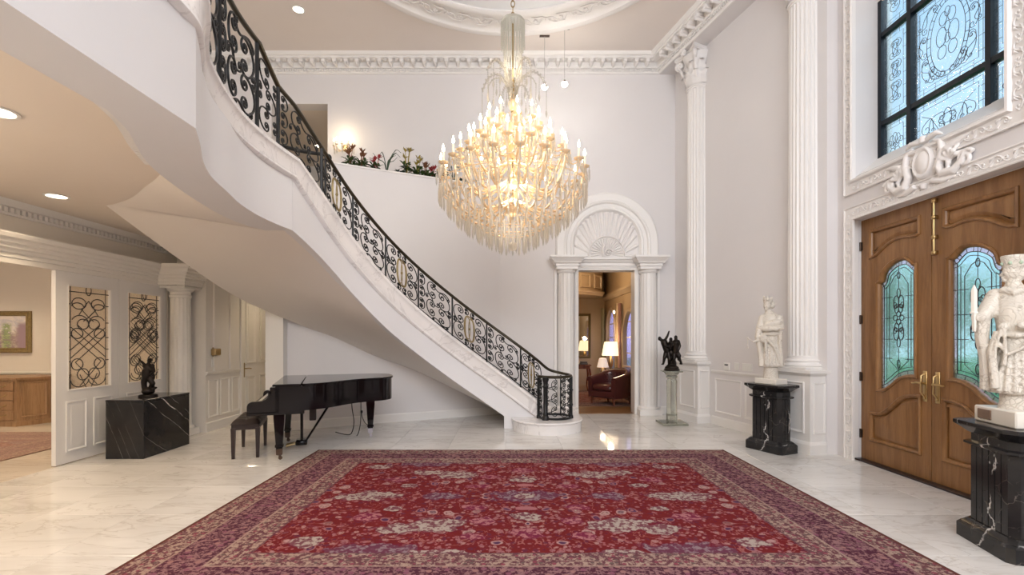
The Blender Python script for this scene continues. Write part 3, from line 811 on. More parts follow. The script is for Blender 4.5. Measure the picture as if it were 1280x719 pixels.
# curved stair wall with planter top ----------------------------------------------------------
def offset_poly(pts, d):
    out = []
    for i, p in enumerate(pts):
        a = Vector(pts[i]) - Vector(pts[max(i - 1, 0)]); b = Vector(pts[min(i + 1, len(pts) - 1)]) - Vector(pts[i])
        t = (a + b).normalized(); n_ = Vector((-t.y, t.x)); out.append((p[0] + n_.x * d, p[1] + n_.y * d))
    return out
mb = MB()
lo = list(wpts); bk = offset_poly(lo, 0.14)
mb.prism(lo + bk[::-1], 0, 3.40)
up_ = [p for p in wpts if p[0] > -2.98]; up_ = [(-2.97, 8.115)] + up_
ub = offset_poly(up_, 0.14)
mb.prism(up_ + ub[::-1], 3.40, 4.42)
wall_stair = struct('wall_stair', mb, M['wall'])
cap_pts = [(p[0], p[1], 4.42) for p in up_]
mb = MB(); mb.sweep([(0.02, 0), (0.02, 0.025), (-0.16, 0.025), (-0.16, 0)], cap_pts)
struct('trim_planter_ledge', mb, M['trim'], parent=wall_stair)
mb = MB(); mb.sweep([(0, 0), (0.016, 0), (0.016, 0.13), (0.008, 0.15), (0, 0.15)], [(p[0], p[1], 0) for p in wpts])
struct('baseboard_stair', mb, M['trim'])
# pier at the free end of the curved wall
mb = MB(); mb.box(-3.86, -3.58, 7.62, 7.82, 0, 2.95); mb.bbox(-3.88, -3.56, 7.60, 7.84, 0, 0.15, 0.008)
struct('wall_pier', mb, M['trim_cream'])
# right slanted wall ------------------------------------------------------------------------
mb = MB(); mb.prism([(3.24, 9.5), (3.24, 9.75), (4.65, 9.75), (4.65, 6.2), (4.06, 6.2)], 0, 6.668)
wall_right = struct('wall_right', mb, M['wall'])
# beam above the columns
mb = MB(); mb.prism([(2.93, 9.5), (2.93 + 0.2485 * 4.3, 5.2), (4.7, 5.2), (4.7, 9.7), (2.93, 9.7)], 6.668, ZC)
struct('trim_beam', mb, M['wall'])
# entrance wall ---------------------------------------------------------------------------------
XD = 4.2
FD = frame((XD, 0, 0), (0, -1, 0))               # local x = -Y
def dy(y): return -y
outer = [(dy(6.2), 0), (dy(5.98), 0), (dy(5.98), 2.945), (dy(3.905), 2.945), (dy(3.905), 0), (3.2, 0), (3.2, ZC), (dy(6.2), ZC)]
hole = rect(dy(5.886), dy(4.07), 3.46, 5.80)
mb = MB(); mb.plate(outer, [hole], -0.45, 0, FD)
wall_entrance = struct('wall_entrance', mb, M['wall'])
mb = MB()
mb.add([(XD, 5.886, 3.46), (XD, 4.07, 3.46), (4.49, 4.07, 3.46), (4.49, 5.886, 3.46), (XD + 0.01, 5.886, 3.462), (XD + 0.01, 4.07, 3.462), (4.49, 4.07, 3.69), (4.49, 5.886, 3.69)],
       [(0, 3, 2, 1), (4, 5, 6, 7), (0, 1, 5, 4), (1, 2, 6, 5), (2, 3, 7, 6), (3, 0, 4, 7)])
struct('trim_window_sill', mb, M['trim'], parent=wall_entrance)
mb = MB()
mb.add([(XD, 5.886, 5.8), (XD, 4.07, 5.8), (4.49, 4.07, 5.8), (4.49, 5.886, 5.8), (XD + 0.01, 5.886, 5.79), (XD + 0.01, 4.07, 5.79), (4.49, 4.07, 5.56), (4.49, 5.886, 5.56)],
       [(0, 3, 2, 1), (4, 5, 6, 7), (0, 1, 5, 4), (1, 2, 6, 5), (2, 3, 7, 6), (3, 0, 4, 7)])
struct('trim_window_head', mb, M['trim'], parent=wall_entrance)
# rear part of the hall (behind the camera): piers and a wide window opening
mb = MB(); mb.box(-7, -2.3, -3.3, -3.1, 0, ZC); mb.box(4.0, 4.65, -3.3, -3.1, 0, ZC); mb.box(-2.3, 4.0, -3.3, -3.1, 0, 3.8); mb.box(-2.3, 4.0, -3.3, -3.1, 6.4, ZC)
struct('wall_rear', mb, M['wall'])
# left wall, lower and upper -------------------------------------------------------------------
FL = frame((XL, 0, 0), (0, 1, 0))                # local x = Y, normal +X
outer = [(-3.1, 0), (2.9, 0), (2.9, 2.30), (7.42, 2.30), (7.42, 0), (7.76, 0), (7.76, ZLOW), (-3.1, ZLOW)]
mb = MB(); mb.plate(outer, [], -0.2, 0, FL); mb.box(-5.255, -4.8, 7.62, 7.759, 0, ZLOW)
wall_left = struct('wall_left', mb, M['wall_warm'])
mb = MB(); mb.box(-7.1, -7.0, -3.1, 9.6, ZU, ZC); struct('wall_upper_left', mb, M['wall_warm'])
FH = frame((-4.8, 0, 0), (0, 1, 0))
mb = MB(); mb.plate([(7.76, 0), (8.66, 0), (8.66, 2.32), (9.75, 2.32), (9.75, 0), (9.99, 0), (9.99, ZLOW), (7.76, ZLOW)], [], -0.15, 0, FH)
wall_hall = struct('wall_hall', mb, M['wall_warm'])
mb = MB(); mb.box(-4.95, -3.1, 10.0, 10.15, 0, ZLOW); mb.box(-3.34, -3.2, 8.1, 10.0, 0, ZLOW)
struct('wall_hall_end', mb, M['wall_warm'])
# side room
mb = MB(); mb.box(-11.2, XL - 0.2, 9.0, 9.2, 0, ZLOW); mb.box(-11.2, -11.0, -3.1, 9.0, 0, ZLOW)
wall_side = struct('wall_side_room', mb, M['wall_warm'])
# ceilings --------------------------------------------------------------------------------------
def circle(cx, cy, r, n=72): return [(cx + r * math.cos(2 * PI * i / n), cy + r * math.sin(2 * PI * i / n)) for i in range(n)]
DC = (0.0, 5.84)
mb = MB(); mb.plate(rect(-7.1, 4.7, -3.3, 9.75), [circle(*DC, 2.22)], ZC, ZC + 0.06)
struct('ceiling', mb, M['ceil'])
mb = MB(); mb.lathe([(2.22, ZC), (2.22, 7.28), (2.14, 7.36), (2.0, 7.5), (1.5, 7.78), (0.9, 7.93), (0.001, 7.99), (0.001, 8.05), (2.3, 8.05), (2.3, ZC + 0.06)], 72, Matrix.Translation((*DC, 0)))
struct('ceiling_dome', mb, M['dome'], 40)

# low ceiling and upper floor slab ---------------------------------------------------------------
edge_face = [(-1.745, -3.1), (-1.745, 2.68), (-1.86, 2.9), (-2.03, 3.2), (-2.16, 3.5), (-2.25, 3.84), (-2.345, 4.2), (-2.395, 4.6), (-2.39, 4.95), (-2.36, 5.23)]
strip_in = [(-2.055, -3.1), (-2.055, 2.46), (-2.14, 2.7), (-2.26, 2.92), (-2.43, 3.26), (-2.58, 3.75), (-2.68, 4.2), (-2.74, 4.6), (-2.74, 4.98), (-2.66, 5.24)]
edge_face = edge_face[:1] + [(p.x, p.y) for p in catmull([(x, y, 0) for x, y in edge_face[1:]], 5)]
strip_in = strip_in[:1] + [(p.x, p.y) for p in catmull([(x, y, 0) for x, y in strip_in[1:]], 5)]
mb = MB(); mb.prism([(-11.2, -3.1), (-2.04, -3.1)] + [(p[0] + 0.06, p[1]) for p in strip_in[1:]] + [(-4.36, 5.24), (-4.36, 10.2), (-11.2, 10.2)], ZLOW, ZLOW + 0.1)
struct('ceiling_low', mb, M['ceil_low'])
mb = MB()
# beam-like flat underside that follows the balcony edge
n_ = len(edge_face)
rows = [[(p[0], p[1], 2.66) for p in strip_in], [(p[0], p[1], 2.66) for p in edge_face], [(p[0], p[1], 3.24) for p in edge_face], [(p[0] - 0.12, p[1], 3.24) for p in edge_face],
        [(p[0] - 0.12, p[1], 3.42) for p in edge_face], [(p[0], p[1], 3.42) for p in strip_in], [(p[0], p[1], 2.66) for p in strip_in]]
mb.grid([[rows[r_][i] for r_ in range(7)] for i in range(n_)])
mb.f.append(tuple(range(6))); b_ = (n_ - 1) * 7; mb.f.append(tuple(b_ + i for i in range(6)))
balcony = struct('trim_balcony_edge', mb, M['fascia'], 35)
mb = MB(); mb.prism([(-7.1, -3.1), (-2.2, -3.1)] + [(p[0] - 0.03, p[1]) for p in strip_in[1:]] + [(-4.3, 5.24), (-4.3, 8.3), (-3.6, 8.4), (-3.2, 8.3), (-2.97, 8.3), (-2.97, 9.48), (-7.1, 9.48)], ZLOW + 0.1, ZU)
struct('floor_upper', mb, M['wall_warm'])

# ---- crown mouldings ------------------------------------------------------------------------------
zc0 = 6.667
crown = [(0, 0), (0.025, 0), (0.035, 0.02), (0.05, 0.03), (0.05, 0.075), (0.085, 0.08), (0.10, 0.105), (0.10, 0.19), (0.26, 0.19), (0.26, 0.222), (0.285, 0.228), (0.315, 0.262), (0.32, 0.283), (0, 0.283)]
path_c = [(-7.0, YB, zc0), (2.93, YB, zc0), (2.93 + 0.2485 * 4.3, 5.2, zc0)]
mb = MB(); mb.sweep(crown, path_c)
tr1 = struct('trim_1', mb, M['trim'], 30)
mod = MB()
mod.bbox(-0.036, 0.036, -0.14, 0, 0.02, 0.085, 0.01); mod.box(-0.045, 0.045, -0.15, 0, 0.075, 0.085)
mod.tube([(-0.0, -0.15, 0.02), (0, -0.13, 0.0), (0, -0.09, 0.005), (0, -0.04, 0.0), (0, 0, 0.01)], 0.026, 8)
m0 = mod.build('modillion', M['plaster'], tr1, 35, world=False)
rs = MB(); rs.lathe([(0.045, 0.0), (0.045, -0.008), (0.034, -0.014), (0.024, -0.006), (0.012, -0.02), (0.001, -0.026)], 12)
rz0 = rs.build('rosette', M['plaster'], tr1, 40, world=False)
first = True
dent = MB()
for (p, q) in ((path_c[0], path_c[1]), (path_c[1], path_c[2])):
    p = Vector(p); q = Vector(q); d = (q - p).normalized(); n = Vector((d.y, -d.x, 0)); L = (q - p).length
    rot = math.atan2(d.y, d.x); s_ = 0.215; off = 0.10
    x = 1.9 if p.x < -5 else 0.42
    while x < L - 0.2:
        pos = p + d * x + n * off + Vector((0, 0, 0.105))
        if first: o = m0; first = False; r_o = rz0
        else: o = copy_part(m0, tr1); r_o = copy_part(rz0, tr1)
        o.location = pos; o.rotation_euler = (0, 0, rot)
        r_o.location = p + d * (x + 0.1075) + n * 0.18 + Vector((0, 0, 0.19)); r_o.rotation_euler = (0, 0, rot)
        x += s_
    x = 1.9 if p.x < -5 else 0.1
    while x < L - 0.05:
        mt = Matrix.Translation(p + d * x + n * 0.05) @ Matrix.Rotation(rot, 4, 'Z')
        dent.box(-0.014, 0.014, -0.028, 0, 0.032, 0.072, mt); x += 0.048
tag(dent.build('dentil', M['trim'], tr1), kind='stuff')
# low crown with dentils on the left wall
crown_s = [(0, 0), (0.02, 0), (0.03, 0.02), (0.03, 0.075), (0.06, 0.085), (0.09, 0.13), (0.10, 0.15), (0, 0.15)]
lp = [(XL, 7.62, 2.78), (XL, -3.0, 2.78)]
mb = MB(); mb.sweep([(-o_, u) for (o_, u) in crown_s], [(XL, -3.0, 2.78), (XL, 7.62, 2.78)][::1], caps=True)
# out must go to +X: travelling -Y has its right side at -X, so use the mirrored profile while travelling +Y's left
mb = MB(); mb.sweep([(o_, u) for (o_, u) in crown_s], [(XL, -3.0, 2.78), (XL, 7.62, 2.78)])
tr2 = struct('trim_2', mb, M['trim'], 30)
dent = MB(); y = 2.8
while y < 7.6: dent.box(XL + 0.03, XL + 0.058, y, y + 0.035, 2.803, 2.852); y += 0.062
tag(dent.build('dentil', M['trim'], tr2), kind='stuff')
# small dentilled crown showing past the balcony's underside
cr = [(p[0] - 0.012, p[1], 2.735) for p in strip_in[1:18:4]]
mb = MB(); mb.sweep([(-a, b) for a, b in [(0, -0.05), (0.012, -0.05), (0.012, 0.10), (0, 0.10)]], cr)
tr3 = struct('trim_3', mb, M['trim'])
dent = MB()
cp = catmull(cr, 12)
for i in range(0, len(cp) - 1, 1):
    d = (cp[i + 1] - cp[i]); rot = math.atan2(d.y, d.x)
    dent.box(-0.009, 0.009, 0.0, 0.045, -0.045, 0.0, Matrix.Translation(cp[i]) @ Matrix.Rotation(rot, 4, 'Z'))
tag(dent.build('dentil', M['trim'], tr3), kind='stuff')

# ---- dome ring with scroll reliefs ----------------------------------------------------------------
ring = [(2.20, 7.0), (2.20, 6.925), (2.235, 6.90), (2.29, 6.895), (2.33, 6.915), (2.36, 6.93), (2.62, 6.93), (2.65, 6.912), (2.68, 6.905), (2.70, 6.885), (2.76, 6.875), (2.81, 6.89), (2.84, 6.92), (2.84, 6.951), (2.20, 6.951)]
mb = MB(); mb.lathe(ring[:-1], 96, Matrix.Translation((*DC, 0)))
tr4 = struct('trim_4', mb, M['plaster'], 35)
mo = MB()
for sgn in (1, -1):
    pts = scroll((-0.09, -0.055 * sgn), (0.09, 0.055 * sgn), 0.035, 0.045, sgn, -sgn, 0.12)
    mo.tube([(x + 0.10 * sgn - 0.0, y, -0.006) for x, y in pts], 0.013, 5)
for a in range(5): mo.ball((0.2 * math.cos(a * 1.256) * 0.13, 0.2 * math.sin(a * 1.256) * 0.13, -0.008), (0.022, 0.022, 0.014), 8, 4)
mo.tube([(-0.2, 0.03, -0.004), (-0.12, 0.09, -0.006), (-0.02, 0.085, -0.008), (0.06, 0.1, -0.004)], [0.006, 0.016, 0.018, 0.006], 5)
mo.tube([(0.2, -0.03, -0.004), (0.12, -0.09, -0.006), (0.02, -0.085, -0.008), (-0.06, -0.1, -0.004)], [0.006, 0.016, 0.018, 0.006], 5)
s0 = mo.build('scroll_relief', M['plaster'], tr4, 50, world=False)
NR = 36
for i in range(NR):
    a = 2 * PI * i / NR
    o = s0 if i == 0 else copy_part(s0, tr4)
    o.location = (DC[0] + 2.49 * math.cos(a), DC[1] + 2.49 * math.sin(a), 6.928); o.rotation_euler = (0, 0, a + PI / 2)

# ---- ornamented casings round entrance door and window ------------------------------------------------
def relief_motif(w=0.2, h=0.075):
    mo = MB()
    pts = scroll((-w * 0.42, -h * 0.3), (w * 0.42, h * 0.3), h * 0.32, h * 0.36, 1, -1, 0.16)
    mo.tube([(x, y, 0.002) for x, y in pts], 0.007, 5)
    mo.tube([(-w * 0.1, h * 0.1, 0), (0.0, h * 0.42, 0.004), (w * 0.2, h * 0.45, 0)], [0.003, 0.012, 0.003], 5)
    mo.tube([(w * 0.1, -h * 0.1, 0), (0.0, -h * 0.42, 0.004), (-w * 0.2, -h * 0.45, 0)], [0.003, 0.012, 0.003], 5)
    mo.ball((w * 0.5, 0, 0.0), (0.014, 0.014, 0.01), 8, 4)
    return mo
def casing(name, outline, width, depth, mtx, inner_bead=0.03):
    """open outline (left foot, up, across, down); moulding inward"""
    mb = MB()
    prof = [(0, 0), (0, depth * 0.9), (0.012, depth), (0.024, depth * 0.55), (width - 0.024, depth * 0.55), (width - 0.012, depth), (width, depth * 0.85), (width, 0)]
    mb.frame2d(prof, outline, mtx, closed=False)
    return struct(name, mb, M['plaster'], 30)
def casing_reliefs(parent, segs, mtx, proto):
    fst = True
    for (p, q) in segs:
        p = Vector(p); q = Vector(q); L = (q - p).length; n = max(1, round(L / 0.2)); d = (q - p) / n
        for i in range(n):
            c = p + d * (i + 0.5)
            o = proto if (fst and parent is proto.parent and not proto.get('used')) else copy_part(proto, parent)
            proto['used'] = 1; fst = False
            m = mtx @ Matrix.Translation((c.x, c.y, 0.020)) @ Matrix.Rotation(math.atan2(d.y, d.x), 4, 'Z')
            o.matrix_local = m
door_out = [(dy(3.76), 0), (dy(3.76), 3.10), (dy(6.06), 3.10), (dy(6.06), 0)]
tr5 = casing('trim_5', door_out, 0.16, 0.03, FD)
pr = relief_motif().build('scroll_relief', M['plaster'], tr5, 50, world=False)
casing_reliefs(tr5, [((dy(5.98), 0.05), (dy(5.98), 3.0)), ((dy(5.92), 3.02), (dy(3.90), 3.02)), ((dy(3.84), 3.0), (dy(3.84), 0.05))], FD, pr)
win_out = [(dy(3.88), 3.255), (dy(3.88), 6.0), (dy(6.06), 6.0), (dy(6.06), 3.255)]
mb = MB()
prof = [(0, 0), (0, 0.03), (0.012, 0.034), (0.024, 0.018), (0.128, 0.018), (0.14, 0.05), (0.16, 0.055), (0.175, 0.04), (0.178, 0)]
mb.frame2d(prof, [(dy(6.06), 3.255), (dy(3.90), 3.255), (dy(3.90), 6.0), (dy(6.06), 6.0)], FD)
tr6 = struct('trim_6', mb, M['plaster'], 30)
casing_reliefs(tr6, [((dy(5.985), 3.38), (dy(5.985), 5.9)), ((dy(5.92), 3.33), (dy(4.04), 3.33)), ((dy(3.975), 5.9), (dy(3.975), 3.38))], FD, pr)

# ---- wainscot of the slanted right wall -------------------------------------------------------------------
def wp(t, z=0, off=0.0):
    """point on the slanted wall, t metres from the back corner"""
    p = WA + wd_ * t + wn_ * off
    return (p.x, p.y, z)
FW = frame((WA.x, WA.y, 0), (wd_.x, wd_.y, 0))
T0, T1 = 1.13, 2.62                     # between the two column pedestals
rail_prof = [(0, 0), (0.012, 0), (0.02, 0.02), (0.035, 0.035), (0.035, 0.055), (0, 0.055)]
mb = MB(); mb.sweep([(o_, u) for o_, u in rail_prof], [wp(T0, 0.885), wp(T1, 0.885)]); struct('trim_7', mb, M['trim'], 30)
mb = MB(); mb.sweep([(0, 0), (0.02, 0), (0.02, 0.13), (0.008, 0.15), (0, 0.15)], [wp(T0), wp(T1)]); struct('baseboard_right', mb, M['trim'])
pan = [(0, 0), (0, 0.012), (0.012, 0.016), (0.025, 0.006), (0.03, 0)]
for (a, b) in ((T0 + 0.08, T0 + 0.72), (T0 + 0.80, T1 - 0.06)):
    mb = MB(); mb.frame2d(pan, rect(a, b, 0.22, 0.80), FW); mb.build('wainscot_panel', M['trim'], wall_right, 30)
mb = MB(); mb.sweep([(0, 0), (0.02, 0), (0.02, 0.13), (0.008, 0.15), (0, 0.15)], [(-0.22, YB, 0), (0.80, YB, 0)]); mb.sweep([(0, 0), (0.02, 0), (0.02, 0.13), (0.008, 0.15), (0, 0.15)], [(2.95, YB, 0), (3.2, YB, 0)])
struct('baseboard_back', mb, M['trim'])

# ---- hall wainscot on the left -------------------------------------------------------------------------------
mb = MB(); mb.sweep(rail_prof, [(-4.8, 7.62, 0.90), (-4.8, 8.58, 0.90)][::-1][::-1]); tr8 = struct('trim_8', mb, M['trim_cream'], 30)
mb = MB(); mb.sweep([(0, 0), (0.016, 0), (0.016, 0.14), (0, 0.15)], [(-4.8, 7.62, 0), (-4.8, 8.6, 0)]); struct('baseboard_left', mb, M['trim_cream'])
for (a, b) in ((7.68, 7.93), (8.0, 8.26), (8.33, 8.56)):
    mb = MB(); mb.frame2d(pan, rect(a, b, 0.22, 0.82), FH); mb.build('wainscot_panel', M['trim_cream'], wall_hall, 30)
for (a, b) in ((7.80, 7.93), (8.25, 8.42)):
    mb = MB(); mb.plate(rect(a, b, 0.96, ZLOW), [], 0, 0.03, FH); mb.build('wall_strip', M['wall_warm'], wall_hall)
mb = MB(); mb.frame2d([(0, 0), (0, 0.03), (0.03, 0.035), (0.09, 0.02), (0.09, 0)], [(9.83, 0), (9.83, 2.40), (8.58, 2.40), (8.58, 0)], FH, closed=False); struct('trim_9', mb, M['trim_cream'], 30)
mb = MB(); mb.sweep(rail_prof, [(-4.8, 10.0, 0.90), (-3.36, 10.0, 0.90)]); mb.sweep([(0, 0), (0.016, 0), (0.016, 0.14), (0, 0.15)], [(-4.8, 10.0, 0), (-3.36, 10.0, 0)]); struct('trim_10', mb, M['trim_cream'])
# side-room chair rail and baseboard on its back wall
mb = MB(); mb.sweep([(0, 0), (0.02, 0), (0.04, 0.03), (0.04, 0.07), (0, 0.07)], [(-10.9, 9.0, 0.80), (XL - 0.2, 9.0, 0.80)]); mb.sweep([(0, 0), (0.02, 0), (0.02, 0.16), (0, 0.18)], [(-10.9, 9.0, 0), (XL - 0.2, 9.0, 0)])
struct('trim_11', mb, M['trim_cream'])
# entablature over the leaded-glass partition --------------------------------------------------------------------
ent = [(0, 0), (0.03, 0), (0.03, 0.055), (0.045, 0.06), (0.045, 0.10), (0.075, 0.11), (0.085, 0.135), (0.12, 0.15), (0.13, 0.18), (0.165, 0.195), (0.18, 0.225), (0.215, 0.24), (0.235, 0.275), (0.235, 0.29), (0, 0.29)]
mb = MB(); mb.sweep(ent, [(XL, -3.0, 2.28), (XL, 7.20, 2.28), (-4.86, 7.20, 2.28), (-4.86, 7.60, 2.28)])
struct('trim_12', mb, M['trim_cream'], 25)
# ================================================================== CURVED STAIRCASE
RAILX = RAIL + [(0.62, 7.93, 0.34)]
pre = [(-1.68, -1.2, 3.43), (-1.68, 0.4, 3.43), (-1.68, 1.6, 3.43), (-1.68, 2.3, 3.43), (-1.695, 2.64, 3.43), (-1.81, 2.88, 3.43)] + RAIL[:7]
HN = {0: .84, 1: .84, 2: .84, 3: .84, 4: .84, 5: .62, 6: .565, 7: .585, 8: .61, 9: .63, 10: .64, 11: .65, 12: .65, 13: .66, 14: .66}
A_ = catmull(pre, 10); B_ = catmull(RAILX[6:], 10)
PATH = A_[:-1] + B_                               # dense centre line of the balustrade
NPRE = len(A_) - 1                                # index of the kink
def node_index(k):                                # dense index of RAIL node k
    return (k + 6) * 10 if k <= 6 else NPRE + (k - 6) * 10
def hrail(i):                                     # balustrade height at dense index i
    f = (i - 60) / 10.0
    if f <= 0: return .84
    a = int(min(f, 13)); t = min(f - a, 1)
    return HN[a] * (1 - t) + HN[a + 1] * t
def tang(i):
    a = PATH[max(i - 1, 0)]; b = PATH[min(i + 1, len(PATH) - 1)]
    t = Vector((b.x - a.x, b.y - a.y, 0)); t.normalize(); return t
def right(i): t = tang(i); return Vector((t.y, -t.x, 0))
def drop(i):                                      # depth of the painted stringer below the cap
    f = (i - NPRE) / 10.0
    return 0.77 - 0.09 * max(0, min(1, f / 1.6))
def cdrop(i):
    f = (i - NPRE) / 10.0
    return 0.215 + 0.09 * max(0, min(1, f / 1.2))

stair = thing('curved_staircase', (-1.2, 7.9, 0), 'white curved staircase with marble-capped stringer sweeping down to the arched doorway', 'staircase')
# painted stringer
rows = []
for i in range(NPRE, len(PATH)):
    p = PATH[i]; r_ = right(i); zb = p.z - drop(i)
    if p.x > -0.06: zb = 0.0
    q0 = p - r_ * 0.065; q1 = p - r_ * 0.16
    rows.append([(q0.x, q0.y, zb), (q0.x, q0.y, p.z - 0.12), (q1.x, q1.y, p.z - 0.12), (q1.x, q1.y, zb), (q0.x, q0.y, zb)])
    if p.x <= -0.06 and i + 1 < len(PATH) and PATH[i + 1].x > -0.06: rows.append([(a, b, 0.0 if k in (0, 3, 4) else c) for k, (a, b, c) in enumerate(rows[-1])])
mb = MB(); mb.grid(rows); mb.f.append((0, 1, 2, 3)); b_ = (len(rows) - 1) * 5; mb.f.append((b_, b_ + 1, b_ + 2, b_ + 3))
mb.build('stringer', M['fascia'], stair, 40)
# marble cap with its moulded edge
rows = []
for i in range(0, len(PATH)):
    p = PATH[i]; r_ = right(i); cd = cdrop(i) / 0.28
    sec = [(0.02, 0), (0.025, -0.02), (0.02, -0.045), (0.0, -0.06), (-0.012, -0.10), (-0.018, -0.20), (-0.022, -0.22), (-0.012, -0.235), (-0.012, -0.26), (-0.035, -0.28), (-0.18, -0.28), (-0.18, 0), (0.02, 0)]
    rows.append([tuple(p + r_ * o + Vector((0, 0, u * cd))) for o, u in sec])
mb = MB(); mb.grid(rows); mb.build('cap_moulding', M['marble_cap'], stair, 40)
# curved plaster underside
INNER = [(0, (-4.38, 5.22, 2.935)), (1, (-4.17, 6.30, 2.42)), (2, (-3.89, 7.15, 2.02)), (3, (-3.08, 8.13, 1.53)), (4, (-2.43, 8.46, 1.19)), (4.6, (-1.72, 8.79, 0.89)), (6, (-0.86, 9.16, 0.42)), (6.65, (-0.08, 9.54, -0.02))]
def inner_at(f):
    f = max(0, min(6.65, f))
    for a in range(len(INNER) - 1):
        if f <= INNER[a + 1][0]:
            t = (f - INNER[a][0]) / (INNER[a + 1][0] - INNER[a][0])
            P0 = Vector(INNER[max(a - 1, 0)][1]); P1 = Vector(INNER[a][1]); P2 = Vector(INNER[a + 1][1]); P3 = Vector(INNER[min(a + 2, len(INNER) - 1)][1])
            return 0.5 * ((2 * P1) + (P2 - P0) * t + (2 * P0 - 5 * P1 + 4 * P2 - P3) * t * t + (3 * P1 - P0 - 3 * P2 + P3) * t ** 3)
    return Vector(INNER[-1][1])
rows = []
for i in range(NPRE, len(PATH)):
    f = (i - NPRE) / 10.0
    if f > 6.65: break
    p = PATH[i]; r_ = right(i); o = p - r_ * 0.07; o.z = max(0.0, p.z - drop(i) + 0.003)
    if f == 0: o = Vector((-2.362, 5.235, 2.662))
    q = inner_at(f)
    rows.append([tuple(o.lerp(q, k / 10.0)) for k in range(11)])
sof_rows = rows
# blend from the flat balcony strip up to the low ceiling
wid = [p.x for p in catmull([(w, 0, 0) for w in (0.02, 0.02, 0.03, 0.06, 0.14, 0.36, 0.75, 1.2, 1.72)], 5)]
rb = []
for (p, w) in zip(strip_in[1:], wid):
    a = Vector((p[0] + 0.01, p[1], 2.66)); b = Vector((p[0] - w, p[1], ZLOW + 0.005))
    rb.append([tuple(a.lerp(b, k / 10.0)) for k in range(11)])
l0 = Vector((-2.362, 5.235, 2.662)); l1 = Vector((-4.38, 5.22, 2.935)); rb[-1] = [tuple(l0.lerp(l1, 0.14 + 0.86 * k / 10.0)) for k in range(11)]
mb = MB(); mb.grid(rb + rows[1:]); mb.build('soffit', M['soffit'], stair, 179)
# inner side wall of the flight where it runs free of the curved wall
ip = [inner_at(k / 8.0) for k in range(0, 21)]
mb = MB(); mb.grid([[(p.x, p.y, p.z), (p.x, p.y, 3.1)] for p in ip]); mb.build('inner_stringer', M['soffit'], stair)
# marble treads
def f_at_z(z):
    for i in range(NPRE, len(PATH) - 1):
        if PATH[i].z >= z >= PATH[i + 1].z: return (i - NPRE + (PATH[i].z - z) / max(1e-6, PATH[i].z - PATH[i + 1].z)) / 10.0
    return (len(PATH) - 1 - NPRE) / 10.0
def outer_at(f):
    x = NPRE + f * 10; i = int(min(x, len(PATH) - 2)); return PATH[i].lerp(PATH[i + 1], x - i) - right(i) * 0.1
RISE = 3.43 / 18.0
for k in range(2, 18):
    z = RISE * k; f0 = f_at_z(z + 0.10); f1 = f_at_z(z + 0.10 - RISE)
    a, b = outer_at(f0), outer_at(f1); c, d = inner_at(f0 if k > 2 else min(f0, 6.3)), inner_at(f1)
    if (c - d).length < 0.02: d = d + Vector((0.12, 0.04, 0))
    mb = MB(); mb.prism([(a.x, a.y), (b.x, b.y), (d.x, d.y), (c.x, c.y)], z - RISE, z)
    mb.build('tread', M['marble_cap'], stair)
# rounded starting step
cs = [(0.6 + 0.57 * math.cos(a), 7.92 + 0.58 * math.sin(a)) for a in [PI + PI * k / 28 for k in range(29)]] + [(1.17, 8.95), (0.03, 8.95)]
def grow(pts, d, c=(0.6, 8.2)): return [(p[0] + d * (1 if p[0] > c[0] else -1) * min(1, abs(p[0] - c[0]) / 0.4), p[1] + (d if p[1] > c[1] else -d)) for p in pts]
mb = MB(); mb.loft([[(p[0], p[1], z) for p in grow(cs, d)] for (d, z) in ((-0.012, 0.0), (-0.012, 0.148), (0.0, 0.155), (0.008, 0.168), (0.008, 0.18), (0.0, 0.19))])
mb.build('starting_step', M['marble_cap'], stair, 40)

# ================================================================== WROUGHT IRON BALUSTRADE
rail = thing('stair_railing', (-1.2, 7.8, 0.2), 'black wrought iron scroll railing along the curved staircase with gilt oval medallions', 'railing')
RC = Vector((0.72, 7.87, 0)); RR = 0.265
def on_ring(a, z): return Vector((RC.x + RR * math.cos(a), RC.y + RR * math.sin(a), z))
# handrail
hp = []
for i in range(4, node_index(13) + 1, 1):
    p = PATH[i] - right(i) * 0.03; hp.append(p + Vector((0, 0, hrail(i))))
tail = catmull([hp[-11], hp[-1], Vector((0.45, 8.0, 1.12)), Vector((0.64, 8.10, 0.965)), on_ring(R(62), 0.905), on_ring(R(20), 0.885), on_ring(R(-25), 0.878), on_ring(R(-70), 0.875), on_ring(R(-115), 0.873), on_ring(R(-160), 0.872), on_ring(R(-190), 0.872)], 8)[8:]
hp = hp + tail[1:]
mb = MB(); mb.tube(hp, 1.0, 8, flat=(0.062, 0.034), up=(0.001, 0.0, 1)) if False else mb.tube(hp, 0.024, 8)
mb.build('handrail', M['handrail'], rail, 50)
# flat bottom bar
bp = [PATH[i] - right(i) * 0.03 + Vector((0, 0, 0.03)) for i in range(4, node_index(13) + 8)]
mb = MB(); mb.tube(bp, 0.011, 4); mb.build('bottom_bar', M['iron'], rail)
mb = MB(); mb.tube([on_ring(R(a), 0.212) for a in range(0, 360, 10)], 0.018, 6, closed=True); mb.build('bottom_bar', M['iron'], rail, 50)
